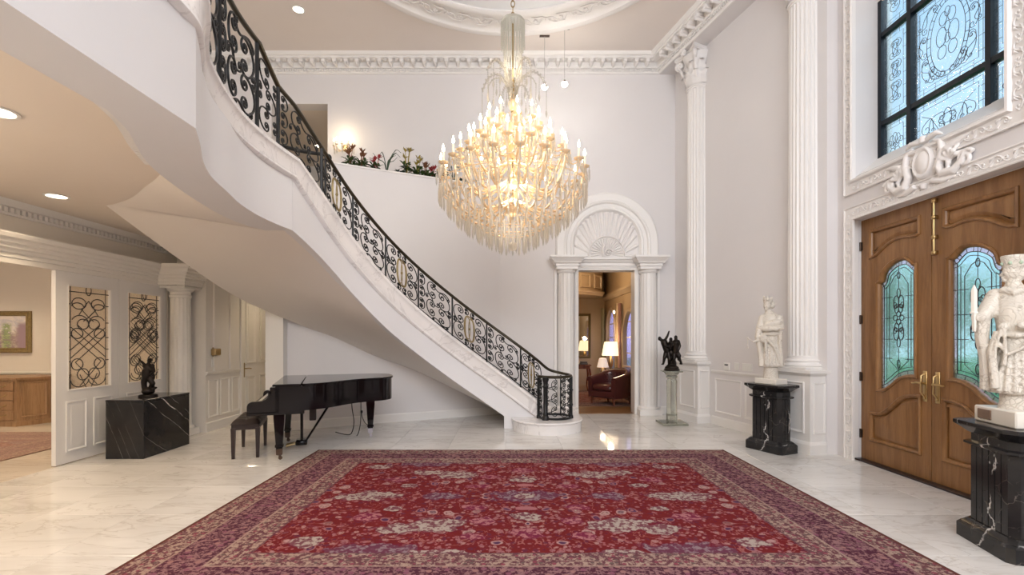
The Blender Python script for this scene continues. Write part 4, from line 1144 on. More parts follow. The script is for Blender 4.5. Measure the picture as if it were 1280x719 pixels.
# posts
POSTS = [24, 44, node_index(2), node_index(4) - 1, node_index(5), node_index(7), node_index(8), node_index(9), node_index(10), node_index(11), node_index(12), node_index(13)]
for i in POSTS:
    p = PATH[i] - right(i) * 0.03; r0 = 0.019 if i > 60 and i <= node_index(7) else 0.013
    mb = MB(); mb.tube([p + Vector((0, 0, -0.01)), p + Vector((0, 0, hrail(i)))], r0, 6); mb.build('post', M['iron'], rail, 50)
for a, r0 in ((R(62), 0.012), (R(-5), 0.026), (R(-176), 0.022)):
    p = on_ring(a, 0.19)
    mb = MB(); mb.lathe([(r0 * 1.4, 0), (r0 * 1.4, 0.04), (r0, 0.06), (r0, 0.2), (r0 * 1.35, 0.22), (r0, 0.24), (r0, 0.44), (r0 * 1.35, 0.46), (r0, 0.48), (r0, 0.68)], 10, Matrix.Translation(p)); mb.build('post', M['iron'], rail, 50)
p = on_ring(R(-128), 0.19)
mb = MB(); mb.lathe([(0.058, 0), (0.058, 0.05), (0.042, 0.07), (0.05, 0.10), (0.036, 0.12), (0.036, 0.50), (0.05, 0.53), (0.036, 0.55), (0.04, 0.60), (0.055, 0.64), (0.05, 0.685)], 14, Matrix.Translation(p))
mb.build('newel_post', M['iron'], rail, 50, )

def dense_point(s):
    """point on the balustrade path at (float) dense index s"""
    i = int(max(0, min(s, len(PATH) - 2))); t = s - i
    return PATH[i].lerp(PATH[i + 1], t) - right(i) * 0.03, hrail(i) * (1 - t) + hrail(min(i + 1, len(PATH) - 1)) * t
def panel_map(i0, i1):
    L = [0]
    for i in range(i0, i1): L.append(L[-1] + (Vector((PATH[i + 1].x, PATH[i + 1].y)) - Vector((PATH[i].x, PATH[i].y))).length)
    W = L[-1]
    def mp(x, y):                     # x 0..1 along, y 0..1 up
        d = max(0, min(1, x)) * W
        for k in range(len(L) - 1):
            if d <= L[k + 1] + 1e-9:
                s = i0 + k + (d - L[k]) / max(1e-9, L[k + 1] - L[k]); break
        else: s = i1
        p, h = dense_point(s)
        return p + Vector((0, 0, 0.035 + y * (h - 0.06)))
    return mp, W, 0.5 * (hrail(i0) + hrail(i1)) - 0.06
def ring_map(a0, a1):
    W = RR * abs(a1 - a0)
    return (lambda x, y: on_ring(a0 + (a1 - a0) * max(0, min(1, x)), 0.225 + y * 0.63)), W, 0.63
def put_scroll(mp, W, H, pts, r=0.0088):
    if H > 0.70: r *= 1.4
    mb = MB(); mb.tube([mp(x / W, y / H) for x, y in pts], r, 5)
    for q in (pts[0], pts[-1]): mb.ball(mp(q[0] / W, q[1] / H), r * 1.9, 6, 4)
    mb.build('scroll', M['iron'], rail, 60)
def c_curve(cx, cy, w, h, s=1, turns=1.3):
    """C scroll: half-ellipse back (s=1 on the left, s=-1 on the right) whose ends roll into spirals"""
    r = h * 0.235; P = []
    for k in range(21):                                    # upper spiral, from its eye outwards
        t = 1 - k / 20; a = PI / 2 - 2 * PI * turns * t; q = r * (1 - 0.82 * t ** 0.9)
        P.append((cx + s * q * math.cos(a), cy + h / 2 - r + q * math.sin(a)))
    for k in range(1, 14): a = PI / 2 + PI * k / 14; P.append((cx + s * w * math.cos(a), cy + h / 2 * math.sin(a)))
    for k in range(21):
        t = k / 20; a = -PI / 2 + 2 * PI * turns * t; q = r * (1 - 0.82 * t ** 0.9)
        P.append((cx + s * q * math.cos(a), cy - h / 2 + r + q * math.sin(a)))
    return P
def s_curve(x0, y0, x1, y1, bow, r, turns=1.0, s=1):
    """S scroll from (x0, y0) to (x1, y1)"""
    a = Vector((x0, y0)); b = Vector((x1, y1)); d = b - a; n_ = Vector((-d.y, d.x)).normalized() * s; L = d.length; body = []
    for k in range(17): t = k / 16; body.append(a + d * t + n_ * bow * L * math.sin(2 * PI * t))
    def roll(p, tv, sd):
        nn = Vector((-tv.y, tv.x)) * sd; c = p + nn * r; a0 = math.atan2(p.y - c.y, p.x - c.x); out = []
        for k in range(1, 17): t = k / 16; q = r * (1 - 0.8 * t ** 0.9); an = a0 + sd * 2 * PI * turns * t; out.append(Vector((c.x + q * math.cos(an), c.y + q * math.sin(an))))
        return out
    t1 = (body[-1] - body[-2]).normalized(); t0 = (body[0] - body[1]).normalized()
    return [tuple(v) for v in roll(body[0], t0, s)[::-1] + body + roll(body[-1], t1, s)]
def s_panel(mp, W, H, flip=False):
    def C_(cx, cy, w, h, s): put_scroll(mp, W, H, c_curve(cx * W, cy * H, w * W, h * H, s), 0.008)
    def S_(x0, y0, x1, y1, bow, r, s): put_scroll(mp, W, H, s_curve(x0 * W, y0 * H, x1 * W, y1 * H, bow, r * min(W, H), 1.0, s), 0.0075)
    for y in (0.83, 0.52, 0.19): C_(0.10, y, 0.09, 0.26, -1)
    C_(0.70, 0.66, 0.22, 0.42, -1); C_(0.70, 0.24, 0.24, 0.42, -1)
    C_(0.42, 0.76, 0.15, 0.40, 1); C_(0.40, 0.28, 0.15, 0.40, 1)
    S_(0.46, 0.90, 0.90, 0.86, 0.10, 0.05, -1); S_(0.24, 0.56, 0.60, 0.44, 0.16, 0.055, 1); S_(0.44, 0.06, 0.86, 0.03, 0.08, 0.035, 1)
    C_(0.91, 0.46, 0.05, 0.16, -1)
def m_panel(mp, W, H):
    for sx in (1, -1):
        X = (lambda x: x) if sx == 1 else (lambda x: 1 - x)
        def C_(cx, cy, w, h, s): put_scroll(mp, W, H, c_curve(X(cx) * W, cy * H, w * W, h * H, s * sx), 0.008)
        C_(0.23, 0.73, 0.19, 0.44, 1); C_(0.23, 0.27, 0.19, 0.44, 1); C_(0.40, 0.91, 0.07, 0.14, -1); C_(0.40, 0.09, 0.07, 0.14, -1); C_(0.07, 0.50, 0.05, 0.12, -1)
    def loop(cx, rx, ry, r, name='medallion'):
        pts = [(cx * W + rx * W * math.cos(a) * (abs(math.cos(a)) ** -0.35 if abs(math.cos(a)) > 0.05 else 1), 0.5 * H + ry * H * math.sin(a)) for a in [2 * PI * k / 28 for k in range(28)]]
        mb = MB(); mb.tube([mp(x / W, y / H) for x, y in pts], r, 6, closed=True)
        tag(mb.build(name, M['gilt'], rail, 60), 'gilt oval medallion loop')
    loop(0.5, 0.15, 0.33, 0.010); loop(0.45, 0.07, 0.29, 0.0065); loop(0.55, 0.07, 0.29, 0.0065)
    mb = MB(); mb.ball(mp(0.5, 0.5), 0.02, 8, 5); mb.build('medallion_boss', M['gilt'], rail, 60)
segs = [(POSTS[0], POSTS[1], 's'), (POSTS[1], POSTS[2], 'm'), (POSTS[2], POSTS[3], 's'), (POSTS[3], POSTS[4], 'c'), (POSTS[4], POSTS[5], 's'), (POSTS[5], POSTS[6], 'm'), (POSTS[6], POSTS[7], 's'), (POSTS[7], POSTS[8], 'm'), (POSTS[8], POSTS[9], 's'), (POSTS[9], POSTS[10], 'm'), (POSTS[10], POSTS[11], 's'), (POSTS[11], POSTS[11] + 7, 'm')]
def c_panel(mp, W, H):
    for (y, s) in ((0.80, 1), (0.50, -1), (0.20, 1)):
        put_scroll(mp, W, H, c_curve((0.5 - 0.05 * s) * W, y * H, 0.34 * W, 0.30 * H, s), 0.008); put_scroll(mp, W, H, c_curve((0.5 + 0.34 * s) * W, y * H, 0.12 * W, 0.2 * H, -s), 0.0075)
for a, b, k in segs:
    mp, W, H = panel_map(a, b)
    {'s': s_panel, 'm': m_panel, 'c': c_panel}[k](mp, W, H)
for a0, a1 in ((R(-8), R(60)), (R(-20), R(-112)), (R(-140), R(-172)), (R(64), R(170))):
    mp, W, H = ring_map(a0, a1)
    for y in (0.83, 0.50, 0.17):
        put_scroll(mp, W, H, c_curve(0.46 * W, y * H, 0.34 * W, 0.31 * H, 1), 0.0065)
        if W > 0.25: put_scroll(mp, W, H, c_curve(0.80 * W, y * H, 0.13 * W, 0.24 * H, -1), 0.006)
# short return of the upper landing's rail, ending in a scroll on the planter wall
mb = MB(); mb.tube(catmull([(-3.9, 7.2, 4.50), (-3.4, 7.75, 4.50), (-3.08, 7.98, 4.52), (-3.0, 8.03, 4.5), (-3.02, 8.03, 4.44), (-3.06, 8.02, 4.47)], 6), 0.03, 8); mb.tube([(-3.06, 8.0, 3.43), (-3.06, 8.0, 4.5)], 0.018, 6); mb.tube([(-3.9, 7.2, 3.43), (-3.9, 7.2, 4.5)], 0.018, 6)
tag(mb.build('landing_handrail', M['iron'], None, 50), 'short dark iron handrail of the upper landing ending at the planter wall', 'handrail')

# ================================================================== CHANDELIER
CH = Vector((0.03, 5.84, 0))
chan = thing('chandelier', (CH.x, CH.y, 2.5), 'huge tiered crystal chandelier with lit candle bulbs hanging in the middle of the hall', 'chandelier')
TC = Matrix.Translation(CH)
mb = MB(); z = 5.34; k = 0
while z < 7.93:
    a = k * PI / 2
    pts = [(0.022 * math.cos(t) * math.cos(a), 0.022 * math.cos(t) * math.sin(a), z + 0.045 + 0.045 * math.sin(t)) for t in [2 * PI * q / 12 for q in range(12)]]
    mb.tube(pts, 0.006, 5, closed=True, mtx=TC); z += 0.072; k += 1
mb.build('chain', M['brass_old'], chan, 60)
mb = MB(); mb.lathe([(0.012, 2.85), (0.012, 4.2), (0.022, 4.21), (0.022, 4.6), (0.01, 4.62), (0.01, 5.34)], 10, TC); mb.build('stem', M['brass_old'], chan, 50)
mb = MB(); mb.lathe([(0.001, 5.36), (0.05, 5.355), (0.13, 5.33), (0.145, 5.31), (0.145, 5.285), (0.12, 5.28), (0.001, 5.29)], 24, TC); mb.build('top_plate', M['crystal_cool'], chan, 40)
for (z0, rr) in ((3.05, 0.10), (3.38, 0.085), (3.75, 0.075), (4.05, 0.07), (4.32, 0.06)):
    mb = MB(); mb.lathe([(0.02, z0 - 0.09), (rr * 0.7, z0 - 0.06), (rr, z0), (rr * 0.7, z0 + 0.05), (0.03, z0 + 0.09), (0.02, z0 + 0.16)], 14, TC); mb.build('hub', M['crystal_gold'], chan, 60)
# bead strand mesh helper (octahedral beads, one joined part per strand family)
def bead(mb, p, r):
    x, y, z = p
    mb.add([(x + r, y, z), (x, y + r, z), (x - r, y, z), (x, y - r, z), (x, y, z + r * 1.15), (x, y, z - r * 1.15)],
           [(0, 1, 4), (1, 2, 4), (2, 3, 4), (3, 0, 4), (1, 0, 5), (2, 1, 5), (3, 2, 5), (0, 3, 5)])
def strand(mb, p, q, sag, r, step):
    p = Vector(p); q = Vector(q); L = (q - p).length + abs(sag) * 1.2; n = max(2, int(L / step))
    for i in range(n + 1):
        t = i / n; pt = p.lerp(q, t); pt.z -= sag * 4 * t * (1 - t); bead(mb, pt, r)
mb = MB()
for i in range(26):
    a = 2 * PI * i / 26; c, s = math.cos(a), math.sin(a)
    strand(mb, (CH.x + 0.14 * c, CH.y + 0.14 * s, 5.29), (CH.x + 0.14 * c, CH.y + 0.14 * s, 4.98 + 0.05 * (i % 2)), 0, 0.0105, 0.021)
for i in range(20):
    a = 2 * PI * (i + 0.5) / 20; c, s = math.cos(a), math.sin(a)
    strand(mb, (CH.x + 0.125 * c, CH.y + 0.125 * s, 5.28), (CH.x + 0.095 * c, CH.y + 0.095 * s, 4.62), 0, 0.0105, 0.021)
tag(mb.build('bead_curtain', M['crystal_cool'], chan), kind='stuff')
# arms with cup, candle and bulb
def arm_mesh(r, z_hub, z_cup, dip):
    pts = catmull([(0.05, 0, z_hub), (r * 0.30, 0, z_hub - dip * 0.5), (r * 0.68, 0, z_hub - dip), (r * 0.93, 0, (z_hub - dip) * 0.45 + z_cup * 0.55), (r, 0, z_cup - 0.02)], 6)
    mb = MB(); mb.tube(pts, 0.0125, 6); return mb
cupm = MB(); cupm.lathe([(0.006, -0.05), (0.016, -0.035), (0.01, -0.02), (0.052, 0.0), (0.058, 0.012), (0.03, 0.008), (0.022, 0.02), (0.022, 0.03), (0.001, 0.03)], 12)
cnm = MB(); cnm.lathe([(0.0145, 0.02), (0.0145, 0.125), (0.010, 0.13), (0.001, 0.13)], 8)
blm = MB(); blm.lathe([(0.007, 0.128), (0.0175, 0.15), (0.0165, 0.168), (0.008, 0.195), (0.001, 0.218)], 8)
protos = {}
prm = MB()                                         # hanging prism
prm.lathe([(0.001, 0), (0.008, -0.012), (0.003, -0.026), (0.013, -0.045), (0.017, -0.085), (0.006, -0.12), (0.001, -0.135)], 6)
prl = MB(); prl.lathe([(0.001, 0), (0.008, -0.012), (0.003, -0.028), (0.011, -0.05), (0.011, -0.15), (0.001, -0.18)], 6)
TIERS = [(0.86, 20, 3.15, 3.49, 0.20), (0.64, 16, 3.40, 3.69, 0.16), (0.47, 12, 3.62, 3.86, 0.12), (0.31, 10, 3.86, 4.06, 0.10)]
cup_pts = []
first_cup = None
n_prism = 0; prism_o = None; pl_o = None
def add_prism(p, long=False, rot=0.0, s=1.0):
    global prism_o, pl_o, n_prism
    src = pl_o if long else prism_o
    if src is None:
        o = (prl if long else prm).build('crystal_drop', M['crystal'], chan, world=False)
        if long: pl_o = o
        else: prism_o = o
    else: o = copy_part(src, chan)
    o.location = Vector(p) - chan.location; o.rotation_euler = (0, 0, rot); o.scale = (s, s, s); n_prism += 1
prisms = []
for ti, (r, n, zh, zc, dip) in enumerate(TIERS):
    proto = None
    for i in range(n):
        a = 2 * PI * (i + 0.5 * (ti % 2) + 0.25) / n
        if proto is None:
            proto = arm_mesh(r, zh, zc, dip).build('arm', M['crystal_gold'], chan, 60, world=False); o = proto
        else: o = copy_part(proto, chan)
        o.location = Vector((CH.x, CH.y, 0)) - chan.location; o.rotation_euler = (0, 0, a)
        if first_cup is None:
            first_cup = (cupm.build('cup', M['crystal_gold'], o, 60, world=False), cnm.build('candle', M['candle'], o, 50, world=False), blm.build('bulb', M['flame'], o, 60, world=False)); parts = first_cup
        else: parts = [copy_part(q, o) for q in first_cup]
        for q in parts: q.location = (r, 0, zc); q.parent = o
        cx, cy = CH.x + r * math.cos(a), CH.y + r * math.sin(a)
        for k in range(3):
            b = a + (k - 1) * 1.3
            prisms.append(((cx + 0.053 * math.cos(b), cy + 0.053 * math.sin(b), zc + 0.002), k == 1, a, 1.0))
# arching fronds above the candles
fp = catmull([(0.04, 0, 4.36), (0.09, 0, 4.60), (0.22, 0, 4.73), (0.34, 0, 4.70), (0.42, 0, 4.57)], 6)
fm = MB(); fm.tube(fp, [0.010] * 12 + [0.008] * (len(fp) - 12), 6)
for k in range(0, len(fp), 1): bead(fm, tuple(fp[k] + Vector((0, 0.018 * (1 if k % 2 else -1), 0.004))), 0.014)
fo = None
bm_ = MB(); bg_ = MB()
for i in range(10):
    a = 2 * PI * (i + 0.3) / 10; sc_ = 1.0 if i % 2 == 0 else 0.72
    if fo is None: fo = fm.build('frond', M['crystal'], chan, 60, world=False); o = fo
    else: o = copy_part(fo, chan)
    o.location = Vector((CH.x, CH.y, (1 - sc_) * 4.3)) - chan.location; o.rotation_euler = (0, 0, a); o.scale = (sc_, sc_, sc_)
    for (rr, zz, ln) in ((0.42, 4.57, 0.26), (0.33, 4.70, 0.2), (0.22, 4.72, 0.14)):
        rr *= sc_; zt = (1 - sc_) * 4.3 + zz * sc_; x, y = CH.x + rr * math.cos(a), CH.y + rr * math.sin(a)
        strand(bm_, (x, y, zt), (x, y, zt - ln), 0, 0.009, 0.02); prisms.append(((x, y, zt - ln), False, a, 0.9))
# hanging bowl: rings of long prisms stepping inward and down, swags between the tiers
bowl = [(0.88, 3.30, 54), (0.78, 3.17, 48), (0.67, 3.05, 42), (0.55, 2.95, 36), (0.42, 2.86, 28), (0.29, 2.79, 20), (0.16, 2.73, 12)]
for j, (r, z, n) in enumerate(bowl):
    ringm = MB(); ringm.tube([(CH.x + r * math.cos(2 * PI * q / 48), CH.y + r * math.sin(2 * PI * q / 48), z + 0.01) for q in range(48)], 0.005, 5, closed=True)
    ringm.build('ring', M['crystal_gold'], chan, 60)
    for i in range(n):
        a = 2 * PI * (i + 0.5 * (j % 2)) / n; prisms.append(((CH.x + r * math.cos(a), CH.y + r * math.sin(a), z), True, a, 1.25))
for j in range(len(bowl) - 1):
    (r, z, n), (r2, z2, n2) = bowl[j], bowl[j + 1]
    m_ = n2
    for i in range(m_):
        a = 2 * PI * i / m_
        strand(bg_ if i % 3 == 0 else bm_, (CH.x + r * math.cos(a), CH.y + r * math.sin(a), z), (CH.x + r2 * math.cos(a), CH.y + r2 * math.sin(a), z2), 0.03, 0.009, 0.02)
for ti, (r, n, zh, zc, dip) in enumerate(TIERS):
    for i in range(n):
        a = 2 * PI * (i + 0.5 * (ti % 2) + 0.25) / n; a2 = 2 * PI * (i + 1 + 0.5 * (ti % 2) + 0.25) / n
        strand(bg_ if i % 2 else bm_, (CH.x + r * math.cos(a), CH.y + r * math.sin(a), zc), (CH.x + r * math.cos(a2), CH.y + r * math.sin(a2), zc), 0.09, 0.009, 0.021)
        rh = r * 0.3
        strand(bg_, (CH.x + r * math.cos(a), CH.y + r * math.sin(a), zc), (CH.x + rh * math.cos(a), CH.y + rh * math.sin(a), zc + 0.12), 0.05, 0.0085, 0.022)
tag(bm_.build('bead_strand', M['crystal'], chan), kind='stuff'); tag(bg_.build('gilt_bead_strand', M['crystal_gold'], chan), kind='stuff')
random.seed(4)
prisms.sort(key=lambda q: q[0][1])                 # nearest to the hall's front first
for p, lg, a, s in prisms[:300]: add_prism(p, lg, a, s)
rest = MB()
for p, lg, a, s in prisms[300:]: rest.lathe([(r_ * s, z_ * s) for r_, z_ in ([(0.001, 0), (0.008, -0.012), (0.011, -0.05), (0.011, -0.15), (0.001, -0.18)] if lg else [(0.001, 0), (0.013, -0.045), (0.017, -0.085), (0.001, -0.135)])], 6, Matrix.Translation(p))
tag(rest.build('crystal_drops_far_side', M['crystal'], chan), kind='stuff')
mb = MB(); mb.ball((CH.x, CH.y, 2.60), 0.055, 16, 10); mb.tube([(CH.x, CH.y, 2.65), (CH.x, CH.y, 2.85)], 0.008, 6); mb.build('ball_finial', M['crystal'], chan, 60)
for (z_, r_, pw) in ((3.75, 0.25, 44), (3.2, 0.2, 30), (4.75, 0.12, 3), (2.85, 0.12, 3.5)):
    point_light('chandelier_glow', (CH.x, CH.y, z_), pw, (1.0, 0.84, 0.62), r_)
# ================================================================== FLUTED COLUMNS ON PEDESTALS
col_rot = math.atan2(-0.97, 0.2425) + PI / 2 + PI / 2   # local -Y faces the room
col_rot = math.atan2(wn_.y, wn_.x) + PI / 2
def acanthus(h, w, curl):
    """one leaf standing against the bell, tip rolling outwards (-Y)"""
    rows = []
    for i in range(9):
        t = i / 8.0; z = h * min(1.0, t * 1.12) if t < 0.9 else h * (1.0 - (t - 0.9) * 1.1)
        out = 0.012 + curl * max(0, t - 0.55) ** 1.6 * 3.4
        ww = w * (0.62 + 0.5 * math.sin(PI * min(1, t * 0.8 + 0.1))) * (1 - 0.55 * max(0, t - 0.6) / 0.4) * (1 + 0.16 * math.sin(t * 22))
        rows.append([(ww * u, -out - 0.016 * (1 - abs(u) * 1.5) - (0.008 if k % 2 else 0), z) for k, u in enumerate((-0.5, -0.34, -0.17, 0, 0.17, 0.34, 0.5))])
    mb = MB(); mb.grid(rows)
    n = len(mb.v); mb.v += [(x, y + 0.012, z) for x, y, z in mb.v]; mb.f += [tuple(i + n for i in reversed(f)) for f in mb.f]
    return mb
def make_column(loc, label):
    t = thing('fluted_column', (*loc, 0), label, 'column', col_rot, 'fluted columns of the right wall')
    mb = MB(); mb.box(-0.31, 0.31, -0.235, 0.05, 0.16, 1.02)
    mb.sweep([(0, 0), (0.03, 0), (0.03, 0.12), (0.012, 0.15), (0, 0.16)], [(-0.31, 0.05, 0), (-0.31, -0.235, 0), (0.31, -0.235, 0), (0.31, 0.05, 0)])
    mb.box(-0.31, 0.31, -0.235, 0.05, 0, 0.16)
    mb.sweep([(0, 0), (0.008, 0), (0.03, 0.03), (0.045, 0.04), (0.045, 0.075), (0, 0.085)], [(-0.31, 0.05, 1.0), (-0.31, -0.235, 1.0), (0.31, -0.235, 1.0), (0.31, 0.05, 1.0)])
    mb.box(-0.33, 0.33, -0.255, 0.05, 1.06, 1.085)
    mb.build('pedestal', M['trim'], t, 30, world=False)
    pm = frame((0, -0.235, 0), (1, 0, 0))
    mb = MB(); mb.frame2d([(0, 0), (0, 0.012), (0.012, 0.016), (0.025, 0.006), (0.03, 0)], rect(-0.22, 0.22, 0.26, 0.92), pm); mb.build('pedestal_panel', M['trim'], t, 30, world=False)
    pm = frame((0.31, 0, 0), (0, 1, 0))
    mb = MB(); mb.frame2d([(0, 0), (0, 0.012), (0.012, 0.016), (0.02, 0)], rect(-0.18, 0.0, 0.26, 0.92), pm); mb.build('pedestal_panel', M['trim'], t, 30, world=False)
    mb = MB(); mb.bbox(-0.265, 0.265, -0.262, 0.04, 1.085, 1.115, 0.004); mb.lathe([(0.25, 1.115), (0.262, 1.13), (0.25, 1.155), (0.225, 1.16), (0.222, 1.175), (0.236, 1.19), (0.226, 1.205), (0.208, 1.21), (0.205, 1.235)], 40, a0=PI * 0.93, a1=PI * 2.07)
    mb.build('base', M['trim'], t, 35, world=False)
    NF = 24; seg = NF * 8
    fl = lambda i: 1.0 - (0.0 if (i % 8) in (0, 1) else 0.075 * math.sin(PI * ((i % 8) - 1) / 7.0))
    mb = MB(); mb.lathe([(0.203, 1.235), (0.203, 1.26)], 48)
    mb.lathe([(0.203, 1.26), (0.203, 2.6), (0.192, 5.96)], seg, flute=fl); mb.lathe([(0.195, 5.96), (0.195, 5.985), (0.21, 5.99), (0.216, 6.01), (0.205, 6.03), (0.195, 6.03)], 48)
    mb.build('shaft', M['trim'], t, 50, world=False)
    mb = MB(); mb.lathe([(0.19, 6.02), (0.19, 6.3), (0.215, 6.45), (0.27, 6.58)], 32); mb.build('capital', M['plaster'], t, 60, world=False)
    ab = []
    for k in range(4):
        a = PI / 4 + k * PI / 2
        for q in range(6):
            u = q / 6; p = Vector((0.40 * math.cos(a), 0.40 * math.sin(a))).lerp(Vector((0.40 * math.cos(a + PI / 2), 0.40 * math.sin(a + PI / 2))), u)
            d = 1 - 0.22 * math.sin(PI * u); ab.append((p.x * d, p.y * d))
    mb = MB(); mb.prism(ab, 6.58, 6.60); mb.prism([(x * 1.05, y * 1.05) for x, y in ab], 6.60, 6.664); mb.build('abacus', M['plaster'], t, world=False)
    l1 = None; l2 = None; v0 = None
    for k in range(8):
        a = k * PI / 4
        if math.sin(a) > 0.75: continue
        for (row, hh, rr, da) in ((0, 6.03, 0.19, 0), (1, 6.03, 0.175, PI / 8)):
            src = l1 if row == 0 else l2
            if src is None:
                src = acanthus(0.24, 0.17, 0.085).build('acanthus_leaf', M['plaster'], t, 70, world=False) if row == 0 else acanthus(0.42, 0.15, 0.10).build('acanthus_leaf', M['plaster'], t, 70, world=False); o = src
                if row == 0: l1 = src
                else: l2 = src
            else: o = copy_part(src, t)
            b = a + da; o.location = (rr * math.cos(b), rr * math.sin(b), hh); o.rotation_euler = (0, 0, b + PI / 2)
    vm = MB(); sp = [(0.02, -0.30)] + spiral(0.30, 0.48, 0.075, 0.014, -PI * 0.55, 1.5, 26)
    vm.tube([(x, 0, z) for x, z in sp], [0.02] + [0.03] * 18 + [0.022] * 9, 6); vm.ball((0.30, 0, 0.48), (0.03, 0.04, 0.03), 8, 5)
    for k in range(4):
        a = PI / 4 + k * PI / 2
        if v0 is None: v0 = vm.build('volute', M['plaster'], t, 60, world=False); o = v0
        else: o = copy_part(v0, t)
        o.location = (0.03 * math.cos(a), 0.03 * math.sin(a), 6.03); o.rotation_euler = (0, 0, a)
    mb = MB(); mb.lathe([(0.001, 0.05), (0.03, 0.04), (0.05, 0.01), (0.055, 0)], 10, frame((0, -0.30, 6.62), (1, 0, 0)))
    for q in range(6): mb.ball((0.045 * math.cos(q * PI / 3), -0.315, 6.62 + 0.045 * math.sin(q * PI / 3)), 0.026, 8, 5)
    mb.build('abacus_flower', M['plaster'], t, 60, world=False)
    return t
make_column((3.417, 8.78), 'white fluted Corinthian column beside the arched doorway, farther of the two')
make_column((3.979, 6.53), 'white fluted Corinthian column just left of the oak entrance doors')

# ================================================================== ENTRANCE DOORS
XP = 4.33
def smooth_curve(pts, n=6): return [(p.x, p.y) for p in catmull([(a, b, 0) for a, b in pts], n)]
def leaf_shapes():
    """u from the hinge edge (0) to the meeting edge (1), z up"""
    g_top = smooth_curve([(0.80, 2.27), (0.77, 2.275), (0.745, 2.30), (0.66, 2.36), (0.55, 2.36), (0.45, 2.325), (0.36, 2.255), (0.325, 2.16), (0.30, 2.145), (0.28, 2.13)], 4)
    g_bot = smooth_curve([(0.28, 0.885), (0.36, 0.90), (0.46, 0.96), (0.58, 1.05), (0.70, 1.085), (0.80, 1.09)], 4)
    glass = g_bot + g_top
    up = smooth_curve([(0.17, 2.47), (0.21, 2.475), (0.27, 2.50), (0.40, 2.575), (0.55, 2.62), (0.70, 2.615), (0.78, 2.60), (0.84, 2.615)], 4) + [(0.84, 2.765), (0.17, 2.765)]
    lo_t = smooth_curve([(0.85, 0.865), (0.76, 0.86), (0.62, 0.82), (0.45, 0.68), (0.32, 0.60), (0.17, 0.585)], 4)
    low = [(0.17, 0.285), (0.85, 0.285)] + lo_t
    return glass, up, low
def shrink(poly, d):
    P = [Vector(p) for p in poly]; out = []
    for i in range(len(P)):
        a = (P[i] - P[i - 1]); b = (P[(i + 1) % len(P)] - P[i])
        if a.length < 1e-6 or b.length < 1e-6: out.append(tuple(P[i])); continue
        a.normalize(); b.normalize(); n_ = Vector((-a.y, a.x)) + Vector((-b.y, b.x))
        if n_.length < 1e-6: n_ = Vector((-a.y, a.x))
        n_.normalize(); k = 1 / max(0.5, n_.dot(Vector((-a.y, a.x)))); out.append((P[i].x + n_.x * d * k, P[i].y + n_.y * d * k))
    return out
door = tag(bpy.data.objects.new('door_1', None), kind='structure'); C.objects.link(door); door.location = (XP, 4.97, 0)
door['label'] = 'pair of tall oak entrance doors with curved leaded glass panels'
def came(mb, pts, mtx, r=0.006, closed=False):
    mb.tube([mtx @ Vector((x, y, 0.0)) for x, y in pts], r, 4, closed=closed)
def ellip(cx, cy, rx, ry, n=16): return [(cx + rx * math.cos(2 * PI * i / n), cy + ry * math.sin(2 * PI * i / n)) for i in range(n)]
